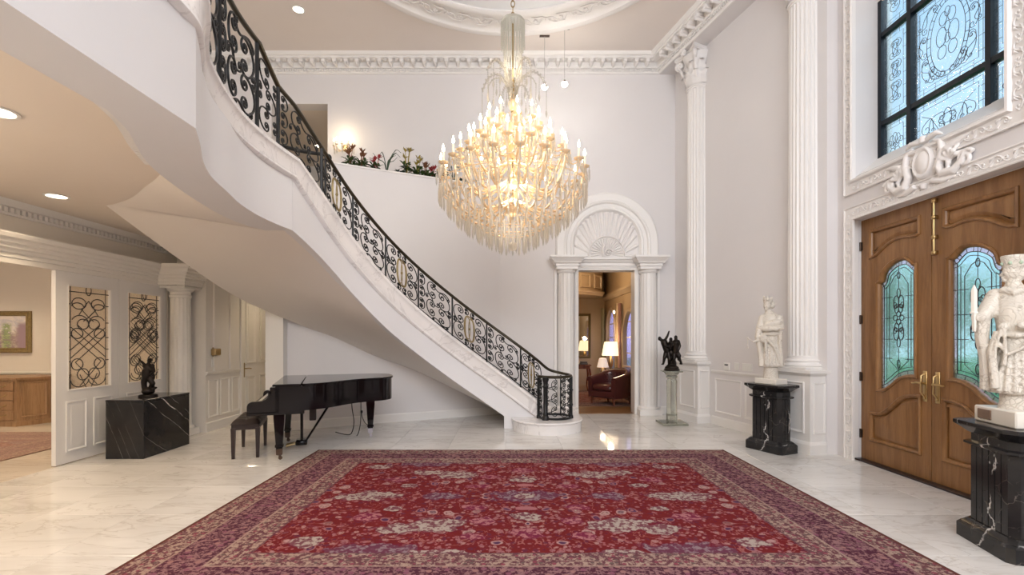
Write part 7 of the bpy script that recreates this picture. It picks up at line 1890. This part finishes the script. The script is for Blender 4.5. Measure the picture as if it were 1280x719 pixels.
# ================================================================== SIDE ROOM (left)
pt = thing('landscape_painting', (-9.4, 8.97, 1.6), 'gilt framed landscape painting on the side room wall', 'painting')
FS = frame((0, 8.998, 0), (1, 0, 0))
mb = MB(); mb.frame2d([(0, 0), (0, 0.03), (0.025, 0.055), (0.05, 0.04), (0.075, 0.045), (0.10, 0.015), (0.10, 0)], rect(-10.15, -8.90, 1.215, 1.99), FS); mb.build('frame', M['gilt'], pt, 30)
mb = MB(); mb.box(-10.07, -8.98, 8.975, 8.99, 1.30, 1.91); mb.build('canvas', M['painting'], pt)
dr = thing('chest_of_drawers', (-8.9, 8.36, 0), 'brown wooden chest of drawers in the side room under the landscape painting', 'dresser')
fp_ = [(-9.75, 8.15), (-8.32, 8.15), (-8.13, 8.54), (-8.13, 8.90), (-9.75, 8.90)]
mb = MB(); mb.prism(fp_, 0.07, 0.78); mb.build('carcass', M['walnut'], dr)
mb = MB(); mb.prism(shrink(fp_, -0.025), 0, 0.075); mb.prism(shrink(fp_, -0.01), 0.075, 0.09); mb.build('plinth', M['walnut'], dr)
mb = MB(); mb.prism(shrink(fp_, -0.03), 0.78, 0.815); mb.build('top', M['walnut'], dr)
for c in range(3):
    for r_ in range(4):
        x0 = -9.50 + c * 0.385; z0 = 0.11 + r_ * 0.165
        mb = MB(); mb.bbox(x0, x0 + 0.365, 8.130, 8.152, z0, z0 + 0.148, 0.005); dw = mb.build('drawer', M['walnut'], dr)
        mb = MB(); mb.tube([(x0 + 0.12, 8.128, z0 + 0.085), (x0 + 0.125, 8.108, z0 + 0.075), (x0 + 0.1825, 8.10, z0 + 0.055), (x0 + 0.24, 8.108, z0 + 0.075), (x0 + 0.245, 8.128, z0 + 0.085)], 0.007, 6)
        for q in (0.12, 0.245): mb.ball((x0 + q, 8.126, z0 + 0.085), (0.014, 0.008, 0.014), 8, 5)
        mb.build('pull', M['brass_old'], dw, 60)
a = Vector((-8.32, 8.15)); b = Vector((-8.13, 8.54)); FDs = frame((a.x, a.y, 0), (b.x - a.x, b.y - a.y, 0))
mb = MB(); mb.frame2d([(0, 0), (0, 0.012), (0.012, 0.016), (0.03, 0.0)], rect(0.04, 0.395, 0.14, 0.74), FDs); mb.build('side_panel', M['walnut'], dr, 30)
rl = MB(); rl.bbox(-1.8, 1.8, -1.9, 1.9, 0, 0.012, 0.004); o = rl.build('rug', M['rug_left'], world=False); o.location = (-7.96, 5.72, 0); tag(o, 'faded rose patterned rug on the side room floor', 'rug')
# ================================================================== PARLOUR BEYOND THE ARCHED DOORWAY
mb = MB(); mb.box(0.2, 4.2, 9.5, 15.6, -0.1, 0.0); struct('floor_parlor', mb, M['parlor_floor'])
mb = MB(); mb.box(0.2, 3.2, 15.2, 15.4, 0, 4.0); struct('wall_parlor_back', mb, M['parlor_wall'])
mb = MB(); mb.box(0.1, 0.25, 9.78, 15.4, 0, 4.0); struct('wall_parlor_left', mb, M['parlor_wall'])
def arch_hole(x0, x1, z0, zs_, n=14):
    r_ = (x1 - x0) / 2; return [(x0, z0), (x1, z0)] + [((x0 + x1) / 2 + r_ * math.cos(PI * i / n), zs_ + r_ * math.sin(PI * i / n)) for i in range(n + 1)]
# right wall with arched windows, seen at a slant; local x runs towards the camera
FP = frame((2.95, 0, 0), (0, -1, 0))
holes = [arch_hole(-12.55, -11.35, 0.78, 1.55), arch_hole(-14.75, -13.6, 0.50, 1.72)]
mb = MB(); mb.plate(rect(-15.3, -9.78, 0, 3.6), holes, -0.08, 0, FP); wpr = struct('wall_parlor_right', mb, M['parlor_wall'])
for nm, hs, lab in (('window_2', holes[:1], 'near arched window of the parlour'), ('window_3', holes[1:], 'far arched window of the parlour')):
    w_ = tag(bpy.data.objects.new(nm, None), kind='structure'); C.objects.link(w_); w_['label'] = lab; w_.location = FP @ Vector((hs[0][0][0], 1.0, 0))
    for h in hs:
        mb = MB(); mb.frame2d([(0, 0), (0, 0.03), (-0.03, 0.04), (-0.09, 0.02), (-0.09, 0)], h, FP); mb.build('casing', M['parlor_trim'], w_, 30)
        mb = MB(); mb.plate(h, [], -0.075, -0.068, FP); mb.build('pane', glass_clear('parlor_glass', (0.80, 0.74, 1.0), 0.05), w_)
        mb = MB(); x0, x1 = h[0][0], h[1][0]
        mb.box((x0 + x1) / 2 - 0.012, (x0 + x1) / 2 + 0.012, h[0][1], 2.0, -0.068, -0.055, FP)
        for z in (1.1, 1.5, 1.9): mb.box(x0, x1, z - 0.012, z + 0.012, -0.068, -0.055, FP)
        mb.build('glazing_bar', M['parlor_trim'], w_)
# bowed gallery high on the wall, with panels
gal = []
for i in range(13):
    a = R(215 + 110 * i / 12); gal.append((1.35 + 1.6 * math.cos(a), 15.2 + 1.9 * math.sin(a)))
gal_pts = [(x, y) for x, y in gal]
mb = MB(); mb.prism(gal_pts + [(2.9, 15.15), (0.25, 15.15)], 2.72, 3.58); ga = struct('wall_gallery', mb, M['parlor_wall'], 40)
mb = MB(); mb.sweep([(0, 0), (0.03, 0), (0.05, 0.05), (0.09, 0.08), (0.09, 0.12), (0, 0.13)], [(x, y, 2.70) for x, y in gal_pts]); mb.sweep([(0, 0), (0.03, 0.01), (0.03, 0.05), (0, 0.06)], [(x, y, 3.35) for x, y in gal_pts]); mb.build('cornice', M['parlor_trim'], ga, 30)
for i in range(0, 12, 2):
    p0 = Vector(gal_pts[i]); p1 = Vector(gal_pts[i + 2]); m_ = frame((p0.x, p0.y, 0), (p1.x - p0.x, p1.y - p0.y, 0)); L = (p1 - p0).length
    mb = MB(); mb.frame2d([(0, 0.02), (0, 0.06), (0.03, 0.065), (0.05, 0.02)], rect(0.08, L - 0.08, 2.90, 3.28), m_); mb.build('panel', M['parlor_trim'], ga, 30)
mb = MB(); mb.box(0.2, 3.2, 9.78, 15.3, 3.6, 3.7); struct('ceiling_parlor', mb, M['parlor_wall'])
mb = MB(); mb.sweep([(0, 0), (0.03, 0), (0.06, 0.06), (0.10, 0.10), (0.10, 0.16), (0, 0.18)], [(2.95, 15.2, 2.62), (2.95, 9.82, 2.62)]); struct('trim_15', mb, M['parlor_trim'], 30)
for k, yy in enumerate((13.15,)):
    mb = MB(); mb.frame2d([(0, 0), (0, 0.012), (0.02, 0.02), (0.035, 0.0)], rect(-yy - 0.22, -yy + 0.22, 0.95, 2.45), FP); mb.build('wall_panel', M['parlor_trim'], wpr, 30)
# curtains of the near right window (dark lower part) and green drape by the bay
def drape(name, p0, p1, z0, z1, mat, lab, folds=7, amp=0.03):
    p0 = Vector(p0); p1 = Vector(p1); d = p1 - p0; n_ = Vector((-d.y, d.x)).normalized(); rows = []
    for i in range(folds * 6 + 1):
        t_ = i / (folds * 6); p = p0 + d * t_ + n_ * amp * math.sin(2 * PI * folds * t_); rows.append([(p.x, p.y, z) for z in (z0, (z0 + z1) / 2, z1)])
    m = MB(); m.grid(rows); n0 = len(m.v); m.v += [(x + n_.x * 0.006, y + n_.y * 0.006, z) for x, y, z in m.v]; m.f += [tuple(q + n0 for q in reversed(f)) for f in m.f]
    tag(m.build(name, mat, None, 80), lab, 'curtain')
drape('curtain', (2.88, 12.62), (2.88, 12.82), 0.012, 2.4, M['curtain_rose'], 'rose curtain beside the near arched parlour window')
drape('curtain', (2.86, 14.82), (2.86, 15.1), 0.0, 2.4, M['curtain'], 'olive curtain beside the far arched parlour window', 5)
cb = thing('dark_cabinet', (2.86, 11.5, 0), 'dark narrow chest under the near arched parlour window', 'cabinet')
mb = MB(); mb.bbox(2.77, 2.93, 11.10, 11.95, 0.0, 0.74, 0.006); mb.build('body', M['ebony_dull'], cb)
mb = MB(); mb.bbox(2.75, 2.94, 11.08, 11.97, 0.741, 0.765, 0.004); mb.build('top', M['ebony_dull'], cb)
for y0 in (11.14, 11.54): mb = MB(); mb.bbox(2.762, 2.769, y0, y0 + 0.37, 0.08, 0.68, 0.002); mb.build('door', M['mahogany'], cb)
# side table with a pale shaded lamp, low table with a small lamp
def table_lamp(x, y, z, label, h_base, r0, r1, hs, mat, pw, col):
    t = thing('table_lamp', (x, y, z), label, 'lamp')
    T_ = Matrix.Translation((x, y, z))
    mb = MB(); mb.lathe([(0.07, 0), (0.075, 0.015), (0.03, 0.03), (0.025, 0.05), (0.06, h_base * 0.4), (0.065, h_base * 0.55), (0.03, h_base * 0.85), (0.012, h_base)], 20, T_); mb.build('base', M['brass_old'], t, 60)
    mb = MB(); mb.lathe([(r1, h_base - 0.02), (r0, h_base - 0.02 + hs)], 28, T_, ); mb.f = [f for f in mb.f if len(f) == 4]; mb.build('lamp_shade', mat, t, 60)
    mb = MB(); mb.tube([(x, y, z + h_base), (x, y, z + h_base + hs * 0.5)], 0.005, 6); mb.ball((x, y, z + h_base + hs * 0.45), (0.03, 0.03, 0.04), 8, 6); mb.build('bulb', M['sconce_bulb'], t, 60)
    point_light('lamp_glow', (x, y, z + h_base + hs + 0.06), pw, col, 0.06)
def small_table(x, y, w, d, h, label, mat):
    t = thing('side_table', (x, y, 0), label, 'table')
    mb = MB(); mb.bbox(x - w / 2, x + w / 2, y - d / 2, y + d / 2, h - 0.03, h, 0.005); mb.build('tabletop', mat, t)
    mb = MB(); mb.bbox(x - w / 2 + 0.03, x + w / 2 - 0.03, y - d / 2 + 0.03, y + d / 2 - 0.03, h - 0.11, h - 0.031, 0.003); mb.build('apron', mat, t)
    for sx in (-1, 1):
        for sy in (-1, 1):
            cx, cy = x + sx * (w / 2 - 0.045), y + sy * (d / 2 - 0.045)
            mb = MB(); mb.tube(catmull([(cx, cy, h - 0.11), (cx + 0.02 * sx, cy, h * 0.62), (cx - 0.01 * sx, cy, h * 0.3), (cx + 0.02 * sx, cy, 0.0)], 4), [0.03] * 5 + [0.022] * 4 + [0.016] * 4, 8); mb.build('leg', mat, t, 60)
    return t
small_table(2.68, 12.9, 0.5, 0.5, 0.62, 'dark side table carrying the tall lit lamp in the parlour', M['mahogany'])
table_lamp(2.68, 12.9, 0.62, 'tall table lamp with a glowing cream shade in the parlour', 0.42, 0.17, 0.24, 0.36, M['shade'], 22, WARM)
small_table(2.36, 12.35, 0.4, 0.4, 0.5, 'low dark table carrying the small lamp in the parlour', M['mahogany'])
table_lamp(2.36, 12.35, 0.50, 'small table lamp with a pale shade left of the tall lit lamp', 0.26, 0.09, 0.15, 0.23, M['shade_dim'], 3, WARM)
small_table(1.88, 13.3, 0.62, 0.5, 0.76, 'mahogany console table with slender curved legs under the parlour mirror', M['mahogany'])
for k, (zz, ww) in enumerate(((0.76, 0.10), (0.80, 0.085))):
    mb = MB(); mb.bbox(2.02 - ww, 2.02 + ww, 13.2, 13.42, zz, zz + 0.036, 0.004); o = mb.build('book', M['book']); tag(o, ['lower dark book on the parlour console table', 'upper dark book on the parlour console table'][k], 'book', 'books on the parlour console table')
mi = thing('wall_mirror', (1.95, 15.15, 1.7), 'gilt framed tall mirror on the back wall of the parlour', 'mirror')
FM_ = frame((0, 15.198, 0), (1, 0, 0)); mb = MB(); mb.frame2d([(0, 0), (0, 0.03), (0.04, 0.05), (0.09, 0.02), (0.09, 0)], rect(1.72, 2.52, 0.85, 2.25), FM_); mb.build('frame', M['gilt'], mi, 30)
mb = MB(); mb.box(1.8, 2.44, 15.17, 15.19, 0.93, 2.17); mb.build('glass', M['mirror'], mi)
# leather tub armchair
ac = thing('leather_armchair', (2.28, 10.9, 0.0125), 'buttoned oxblood leather armchair on the parlour rug', 'armchair', R(-50))
mb = MB(); mb.bbox(-0.36, 0.36, -0.36, 0.30, 0.15, 0.30, 0.03); mb.build('seat_frame', M['oxblood'], ac, world=False)
mb = MB(); mb.bbox(-0.27, 0.27, -0.38, 0.22, 0.30, 0.45, 0.05); mb.build('seat_cushion', M['oxblood'], ac, 50, world=False)
arc_ = [(0.36 * math.cos(R(a)) * 1.0, 0.06 + 0.30 * math.sin(R(a))) for a in range(0, 181, 10)]
outer_ = [(0.37, -0.36)] + [(x * 1.03, y + 0.02) for x, y in arc_] + [(-0.37, -0.36)]; inner_ = [(-0.27, -0.36)] + [(x * 0.75, y * 0.75) for x, y in arc_[::-1]] + [(0.27, -0.36)]
rows = []
for (ox, oy), (ix, iy) in zip(outer_, inner_[::-1]):
    bk_ = max(0, (oy + 0.1) / 0.45); zt = 0.60 + 0.17 * min(1, bk_)
    rows.append([(ox, oy, 0.15), (ox * 1.02, oy, zt - 0.10), (ox * 1.10, oy * 1.06, zt - 0.04), (ox * 1.06, oy, zt), ((ox + ix) / 2, (oy + iy) / 2, zt + 0.01), (ix * 1.05, iy, zt - 0.03), (ix, iy, zt - 0.09), (ix, iy, 0.28)])
mb = MB(); mb.grid(rows); mb.f.append(tuple(range(8))); k0 = (len(rows) - 1) * 8; mb.f.append(tuple(k0 + i for i in range(8))); mb.build('backrest', M['oxblood'], ac, 60, world=False)
bt = None
for i in range(2, len(rows) - 2, 2):
    for z in (0.52, 0.64):
        ix, iy = inner_[::-1][i]
        if bt is None: m_ = MB(); m_.ball((0, 0, 0), 0.018, 8, 5); bt = m_.build('button', M['oxblood'], ac, 60, world=False); o = bt
        else: o = copy_part(bt, ac)
        o.location = (ix * 0.99, iy * 0.99, z)
for sx in (-1, 1):
    for yy in (-0.31, 0.26): mb = MB(); mb.tube([(sx * 0.30, yy, 0.16), (sx * 0.31, yy, 0.0)], [0.032, 0.018], 8); mb.build('leg', M['mahogany'], ac, 50, world=False)
rl = MB(); rl.bbox(-1.5, 1.5, -1.5, 1.5, 0, 0.012, 0.004); o = rl.build('rug', M['rug_parlor'], world=False); o.location = (1.42, 12.05, 0); tag(o, 'patterned rug on the parlour floor under the leather armchair', 'rug')
ps = thing('wall_sconce', (2.93, 13.32, 2.1), 'small lit sconce on the parlour wall above the tall lamp', 'sconce')
mb = MB(); mb.lathe([(0.001, -0.08), (0.03, -0.05), (0.02, 0.0), (0.05, 0.03)], 12, Matrix.Translation((2.87, 13.38, 2.12))); mb.tube([(2.945, 13.38, 2.1), (2.87, 13.38, 2.08)], 0.01, 6); mb.build('bracket', M['brass'], ps, 50)
mb = MB(); mb.ball((2.87, 13.38, 2.2), (0.03, 0.03, 0.05), 8, 6); mb.build('bulb', M['sconce_bulb'], ps, 60)
point_light('parlor_ceiling_light', (1.7, 12.2, 3.2), 45, (1.0, 0.74, 0.45), 0.3)

# ================================================================== UPPER LANDING: SCONCE, PLANTS
sc1 = thing('crystal_sconce', (-3.24, YB, 5.25), 'lit crystal wall sconce on the upper back wall above the planter', 'sconce')
mb = MB(); mb.lathe([(0.001, 0.03), (0.05, 0.025), (0.07, 0.0)], 16, FB @ Matrix.Translation((-3.24, 5.22, 0))); mb.build('back_plate', M['brass'], sc1, 50)
for k in range(5):
    a = R(-70 + 35 * k); x = -3.24 + 0.2 * math.sin(a); y = YB - 0.06 - 0.14 * math.cos(a)
    mb = MB(); mb.tube(catmull([(-3.24, YB - 0.03, 5.22), ((x - 3.24) / 2, (y + YB) / 2, 5.14), (x, y, 5.17), (x, y, 5.22)], 5), 0.008, 6); mb.build('arm', M['crystal_gold'], sc1, 60)
    mb = MB(); mb.lathe([(0.012, 0), (0.03, 0.01), (0.012, 0.02), (0.011, 0.08), (0.001, 0.085)], 8, Matrix.Translation((x, y, 5.22))); mb.build('candle', M['candle'], sc1, 60)
    mb = MB(); mb.ball((x, y, 5.335), (0.015, 0.015, 0.035), 8, 6); mb.build('bulb', M['sconce_bulb'], sc1, 60)
    for dz in (0.0, -0.06): mb = MB(); mb.lathe([(0.001, 0), (0.012, -0.03), (0.014, -0.06), (0.001, -0.09)], 6, Matrix.Translation((x * (1 - 0.0) + 0.01, y, 5.20 + dz))); mb.build('crystal_drop', M['crystal'], sc1)
point_light('sconce_glow', (-3.24, YB - 0.2, 5.45), 3.2, (1.0, 0.80, 0.52), 0.1)
mb = MB(); mb.prism([(p[0], p[1] + 0.05) for p in offset_poly(wpts, 0.12) if p[0] > -2.95 and p[1] < 9.42] + [(-0.7, 9.47), (-2.9, 9.47)], 4.36, 4.425); tag(mb.build('planter_soil', M['soil']), kind='stuff', label='soil in the planter ledge')
random.seed(21)
PL = [(-2.78, 'rust', 'tall rust coloured croton, leftmost on the planter ledge'), (-2.62, 'rust', 'second rust and green croton from the left on the planter ledge'), (-2.40, 'red', 'red flowered plant left of the arching grass on the planter ledge'), (-2.22, 'grass', 'arching grass blades beside the red flower on the planter ledge'),
      (-2.02, 'dark', 'low dark leafed plant under the arching grass on the planter ledge'), (-1.90, 'yellow', 'tallest yellow and brown croton in the middle of the planter ledge'), (-1.72, 'yellow', 'shorter yellow croton right of the tallest on the planter ledge'), (-1.58, 'rust', 'rust croton right of the yellow ones on the planter ledge'), (-1.46, 'red', 'red flowered plant at the right part of the planter ledge'),
      (-1.28, 'rust', 'small rust croton, last before the spiky grass on the planter ledge'), (-1.08, 'grass', 'spiky dark grass tuft at the right end of the planter ledge'), (-0.95, 'dark', 'dark drooping plant beside the chandelier on the planter ledge')]
def wall_y(x):
    for a, b in zip(wpts[:-1], wpts[1:]):
        if a[0] <= x <= b[0]: return a[1] + (b[1] - a[1]) * (x - a[0]) / (b[0] - a[0])
    return 9.3
def leaf(mb, base, d, L, w, droop=0.3, tw=0.0):
    d = Vector(d).normalized(); side = d.cross(Vector((0, 0, 1)))
    if side.length < 0.05: side = Vector((1, 0, 0))
    side.normalize(); rows = []
    for i in range(5):
        t_ = i / 4; c = Vector(base) + d * L * t_ - Vector((0, 0, droop * L * t_ * t_)); ww = w * math.sin(PI * min(0.97, 0.12 + 0.88 * t_)) ; rows.append([c - side * ww, c + Vector((0, 0, -0.1 * ww)), c + side * ww])
    mb.grid([[tuple(p) for p in r_] for r_ in rows])
for (x, kind, lab) in PL:
    y = wall_y(x) + 0.17 + random.uniform(0, 0.05); z0 = 4.427
    t = thing('ledge_plant', (x, y, z0), lab, 'plant', 0, 'plants on the planter ledge')
    gm = MB(); hgt = {'rust': 0.34, 'red': 0.26, 'yellow': 0.36, 'dark': 0.16, 'grass': 0.35}[kind] * random.uniform(0.9, 1.1)
    if 'tallest' in lab: hgt = 0.52
    if 'shorter yellow' in lab: hgt = 0.40
    if kind == 'grass':
        for k in range(9):
            a = random.uniform(0, 2 * PI); gm.tube(catmull([(x, y, z0), (x + 0.05 * math.cos(a), y + 0.03 * math.sin(a), z0 + hgt * 0.6), (x + (0.16 if 'arch' in lab else 0.09) * math.cos(a), y + 0.06 * math.sin(a), z0 + hgt * random.uniform(0.7, 1.25)), (x + (0.26 if 'arch' in lab else 0.12) * math.cos(a), y + 0.08 * math.sin(a), z0 + hgt * random.uniform(0.6, 1.2))], 4), [0.007] * 9 + [0.004] * 4, 4)
        gm.build('blades', M['leaf_dark'], t, 80)
        continue
    for k in range(60):
        a = random.uniform(0, 2 * PI); el = random.uniform(0.0, 1.6); leaf(gm, (x + random.uniform(-0.07, 0.07), y + random.uniform(-0.02, 0.04), z0 + 0.01 + random.uniform(0, hgt * 0.5)), (math.cos(a), math.sin(a) * 0.7, el), random.uniform(0.10, 0.16), 0.022, 0.45)
    gm.build('foliage', M['leaf_dark'] if kind == 'dark' else M['leaf_green'], t, 80)
    if kind != 'dark':
        fm_ = MB(); mat = M['bloom_' + kind]
        for q in range(4 if kind != 'red' else 3):
            bx = x + random.uniform(-0.06, 0.06); bz = z0 + hgt * random.uniform(0.65, 1.0)
            fm_.tube([(x, y, z0 + 0.05), (bx, y, bz)], 0.006, 4)
            for k in range(12): a = random.uniform(0, 2 * PI); leaf(fm_, (bx, y, bz), (math.cos(a), math.sin(a) * 0.7, random.uniform(0.5, 2.2)), random.uniform(0.07, 0.12), 0.015, 0.15)
        fm_.build('blooms', mat, t, 80)

# ================================================================== CEILING FITTINGS
def downlight(x, y, z, label, r=0.085, pw=30, ang=120):
    t = thing('downlight', (x, y, z), label, 'ceiling light', 0, 'recessed ceiling lights')
    mb = MB(); mb.lathe([(r + 0.02, z - 0.001), (r + 0.02, z - 0.008), (r, z - 0.010), (r - 0.004, z - 0.002)], 28, Matrix.Translation((x, y, 0))); mb.build('trim_ring', M['plastic'], t, 50)
    mb = MB(); mb.lathe([(r - 0.004, z - 0.003), (0.001, z - 0.003)], 28, Matrix.Translation((x, y, 0))); mb.f = [f for f in mb.f if len(f) == 4]; mb.build('lens', M['downlight'], t)
    spot_light('downlight_beam', (x, y, z - 0.02), (0, 0, -1), pw, (1.0, 0.78, 0.52), ang, 0.07)
downlight(-3.24, 3.05, ZLOW, 'recessed downlight cut by the left edge of the picture in the low ceiling', 0.09, 75)
downlight(-4.58, 4.88, ZLOW, 'recessed downlight in the low ceiling above the leaded glass doors', 0.085, 120)
downlight(-3.52, 8.03, ZC, 'recessed downlight in the high ceiling above the upper landing', 0.085, 150)
downlight(-4.6, 11.6, 6.1, 'recessed downlight in the upper corridor seen behind the railing', 0.085, 40)
downlight(-9.3, 7.9, ZLOW, 'recessed downlight over the landscape painting in the side room', 0.085, 130)
downlight(-7.2, 7.0, ZLOW, 'recessed downlight over the side room rug', 0.085, 150)
downlight(-4.1, 9.0, ZLOW, 'recessed downlight in the hall behind the piano', 0.085, 55)
downlight(-4.6, 5.9, ZC, 'added out-of-view downlight warming the landing above the head of the stairs', 0.085, 150)  # unseen lamp added to warm the upper landing
downlight(-3.6, 0.6, ZLOW, 'added out-of-view downlight warming the low ceiling near the camera', 0.085, 70)  # unseen lamp added for warm bounce onto the low ceiling
downlight(-4.6, 2.2, ZLOW, 'added out-of-view downlight warming the low ceiling beside the side room opening', 0.085, 70)  # another unseen lamp added to warm the area under the balcony
for k, x in enumerate((0.61, 0.955)):
    y = 8.62 if k == 0 else 8.52
    t = thing('pendant_spot', (x, y, 5.98), ['bright pendant halogen spot close to the chandelier', 'bright pendant halogen spot right of the other one'][k], 'pendant light', 0, 'pendant halogen spots')
    mb = MB(); mb.tube([(x, y, 6.02), (x, y, ZC if k else 6.88)], 0.004, 5); mb.build('wire', plain('pendant_wire', (0.45, 0.42, 0.40), 0.4, 0.5), t)
    mb = MB(); mb.lathe([(0.001, 0.06), (0.018, 0.055), (0.022, 0.02), (0.04, -0.01), (0.042, -0.02)], 14, Matrix.Translation((x, y, 5.98))); mb.build('lamp_holder', M['steel'], t, 50)
    mb = MB(); mb.ball((x, y, 5.962), (0.055, 0.055, 0.045), 12, 8); mb.build('bulb', M['spot_bulb'], t, 60)
    mb = MB(); mb.bbox(x - 0.09, x + 0.09, y - 0.03, y + 0.03, (ZC if k else 6.88) - 0.012, (ZC if k else 6.88) - 0.001, 0.003); mb.build('canopy', M['steel'], t)
    point_light('pendant_glow', (x, y - 0.06, 5.95), 9, (1.0, 0.93, 0.82), 0.05)

def fill_globe(x, y, label, pw):  # unseen lamps added to brighten the low ceiling, stair soffit and side room
    t = thing('added_fill_lamp', (x, y, ZLOW), label, 'ceiling light', 0, 'added out-of-view globe lamps')
    mb = MB(); mb.lathe([(0.10, ZLOW - 0.001), (0.10, ZLOW - 0.03), (0.02, ZLOW - 0.05), (0.015, ZLOW - 0.22)], 20, Matrix.Translation((x, y, 0))); mb.build('canopy', M['brass'], t, 50)
    mb = MB(); mb.ball((x, y, ZLOW - 0.34), 0.13, 20, 12); mb.build('globe', emis('fill_globe_emission', (1.0, 0.84, 0.62), 4.0), t, 60)
    point_light('fill_globe_light', (x, y, ZLOW - 0.52), pw, (1.0, 0.80, 0.56), 0.14)
fill_globe(-3.3, 0.7, 'added out-of-view globe lamp brightening the low ceiling beside the camera', 52)
fill_globe(-4.4, 2.3, 'added out-of-view globe lamp brightening the low ceiling before the side room opening', 55)
fill_globe(-8.0, 4.3, 'added out-of-view globe lamp brightening the side room', 150)

# ================================================================== OUTSIDE THE ENTRANCE
mb = MB(); mb.box(4.66, 45, -25, 40, -0.3, -0.15); tag(mb.build('lawn', M['grass']), kind='structure', label='green lawn outside the entrance')
random.seed(5)
def tree(x, y, h, r, label):
    t = thing('garden_tree', (x, y, -0.15), label, 'tree', 0, 'trees outside the entrance')
    mb = MB(); mb.tube(catmull([(x, y, -0.2), (x + 0.1, y, h * 0.4), (x - 0.1, y + 0.1, h * 0.75)], 5), [0.22] * 4 + [0.16] * 4 + [0.08] * 3, 8); mb.build('trunk', M['bark'], t, 60)
    mb = MB()
    for k in range(900):
        u = random.uniform(-1, 1); a = random.uniform(0, 2 * PI); q = math.sqrt(1 - u * u); rr = r * random.uniform(0.55, 1.0)
        p = (x + rr * q * math.cos(a), y + rr * q * math.sin(a), h * 0.68 + rr * 0.95 * u); s_ = random.uniform(0.12, 0.3); d1 = Vector((random.uniform(-1, 1), random.uniform(-1, 1), random.uniform(-1, 1))).normalized(); d2_ = d1.orthogonal().normalized()
        P0 = Vector(p); mb.add([P0 - d1 * s_, P0 + d2_ * s_ * 0.5, P0 + d1 * s_, P0 - d2_ * s_ * 0.5], [(0, 1, 2, 3)])
    mb.build('crown', M['tree'], t, fix=False)
tree(14, 16.5, 3.6, 1.9, 'bushy tree seen through the left door glass')
tree(15.5, 11.0, 3.8, 2.0, 'round garden tree seen between the two door glasses')
tree(19, 22.5, 4.6, 2.3, 'tall garden tree farthest behind the entrance')
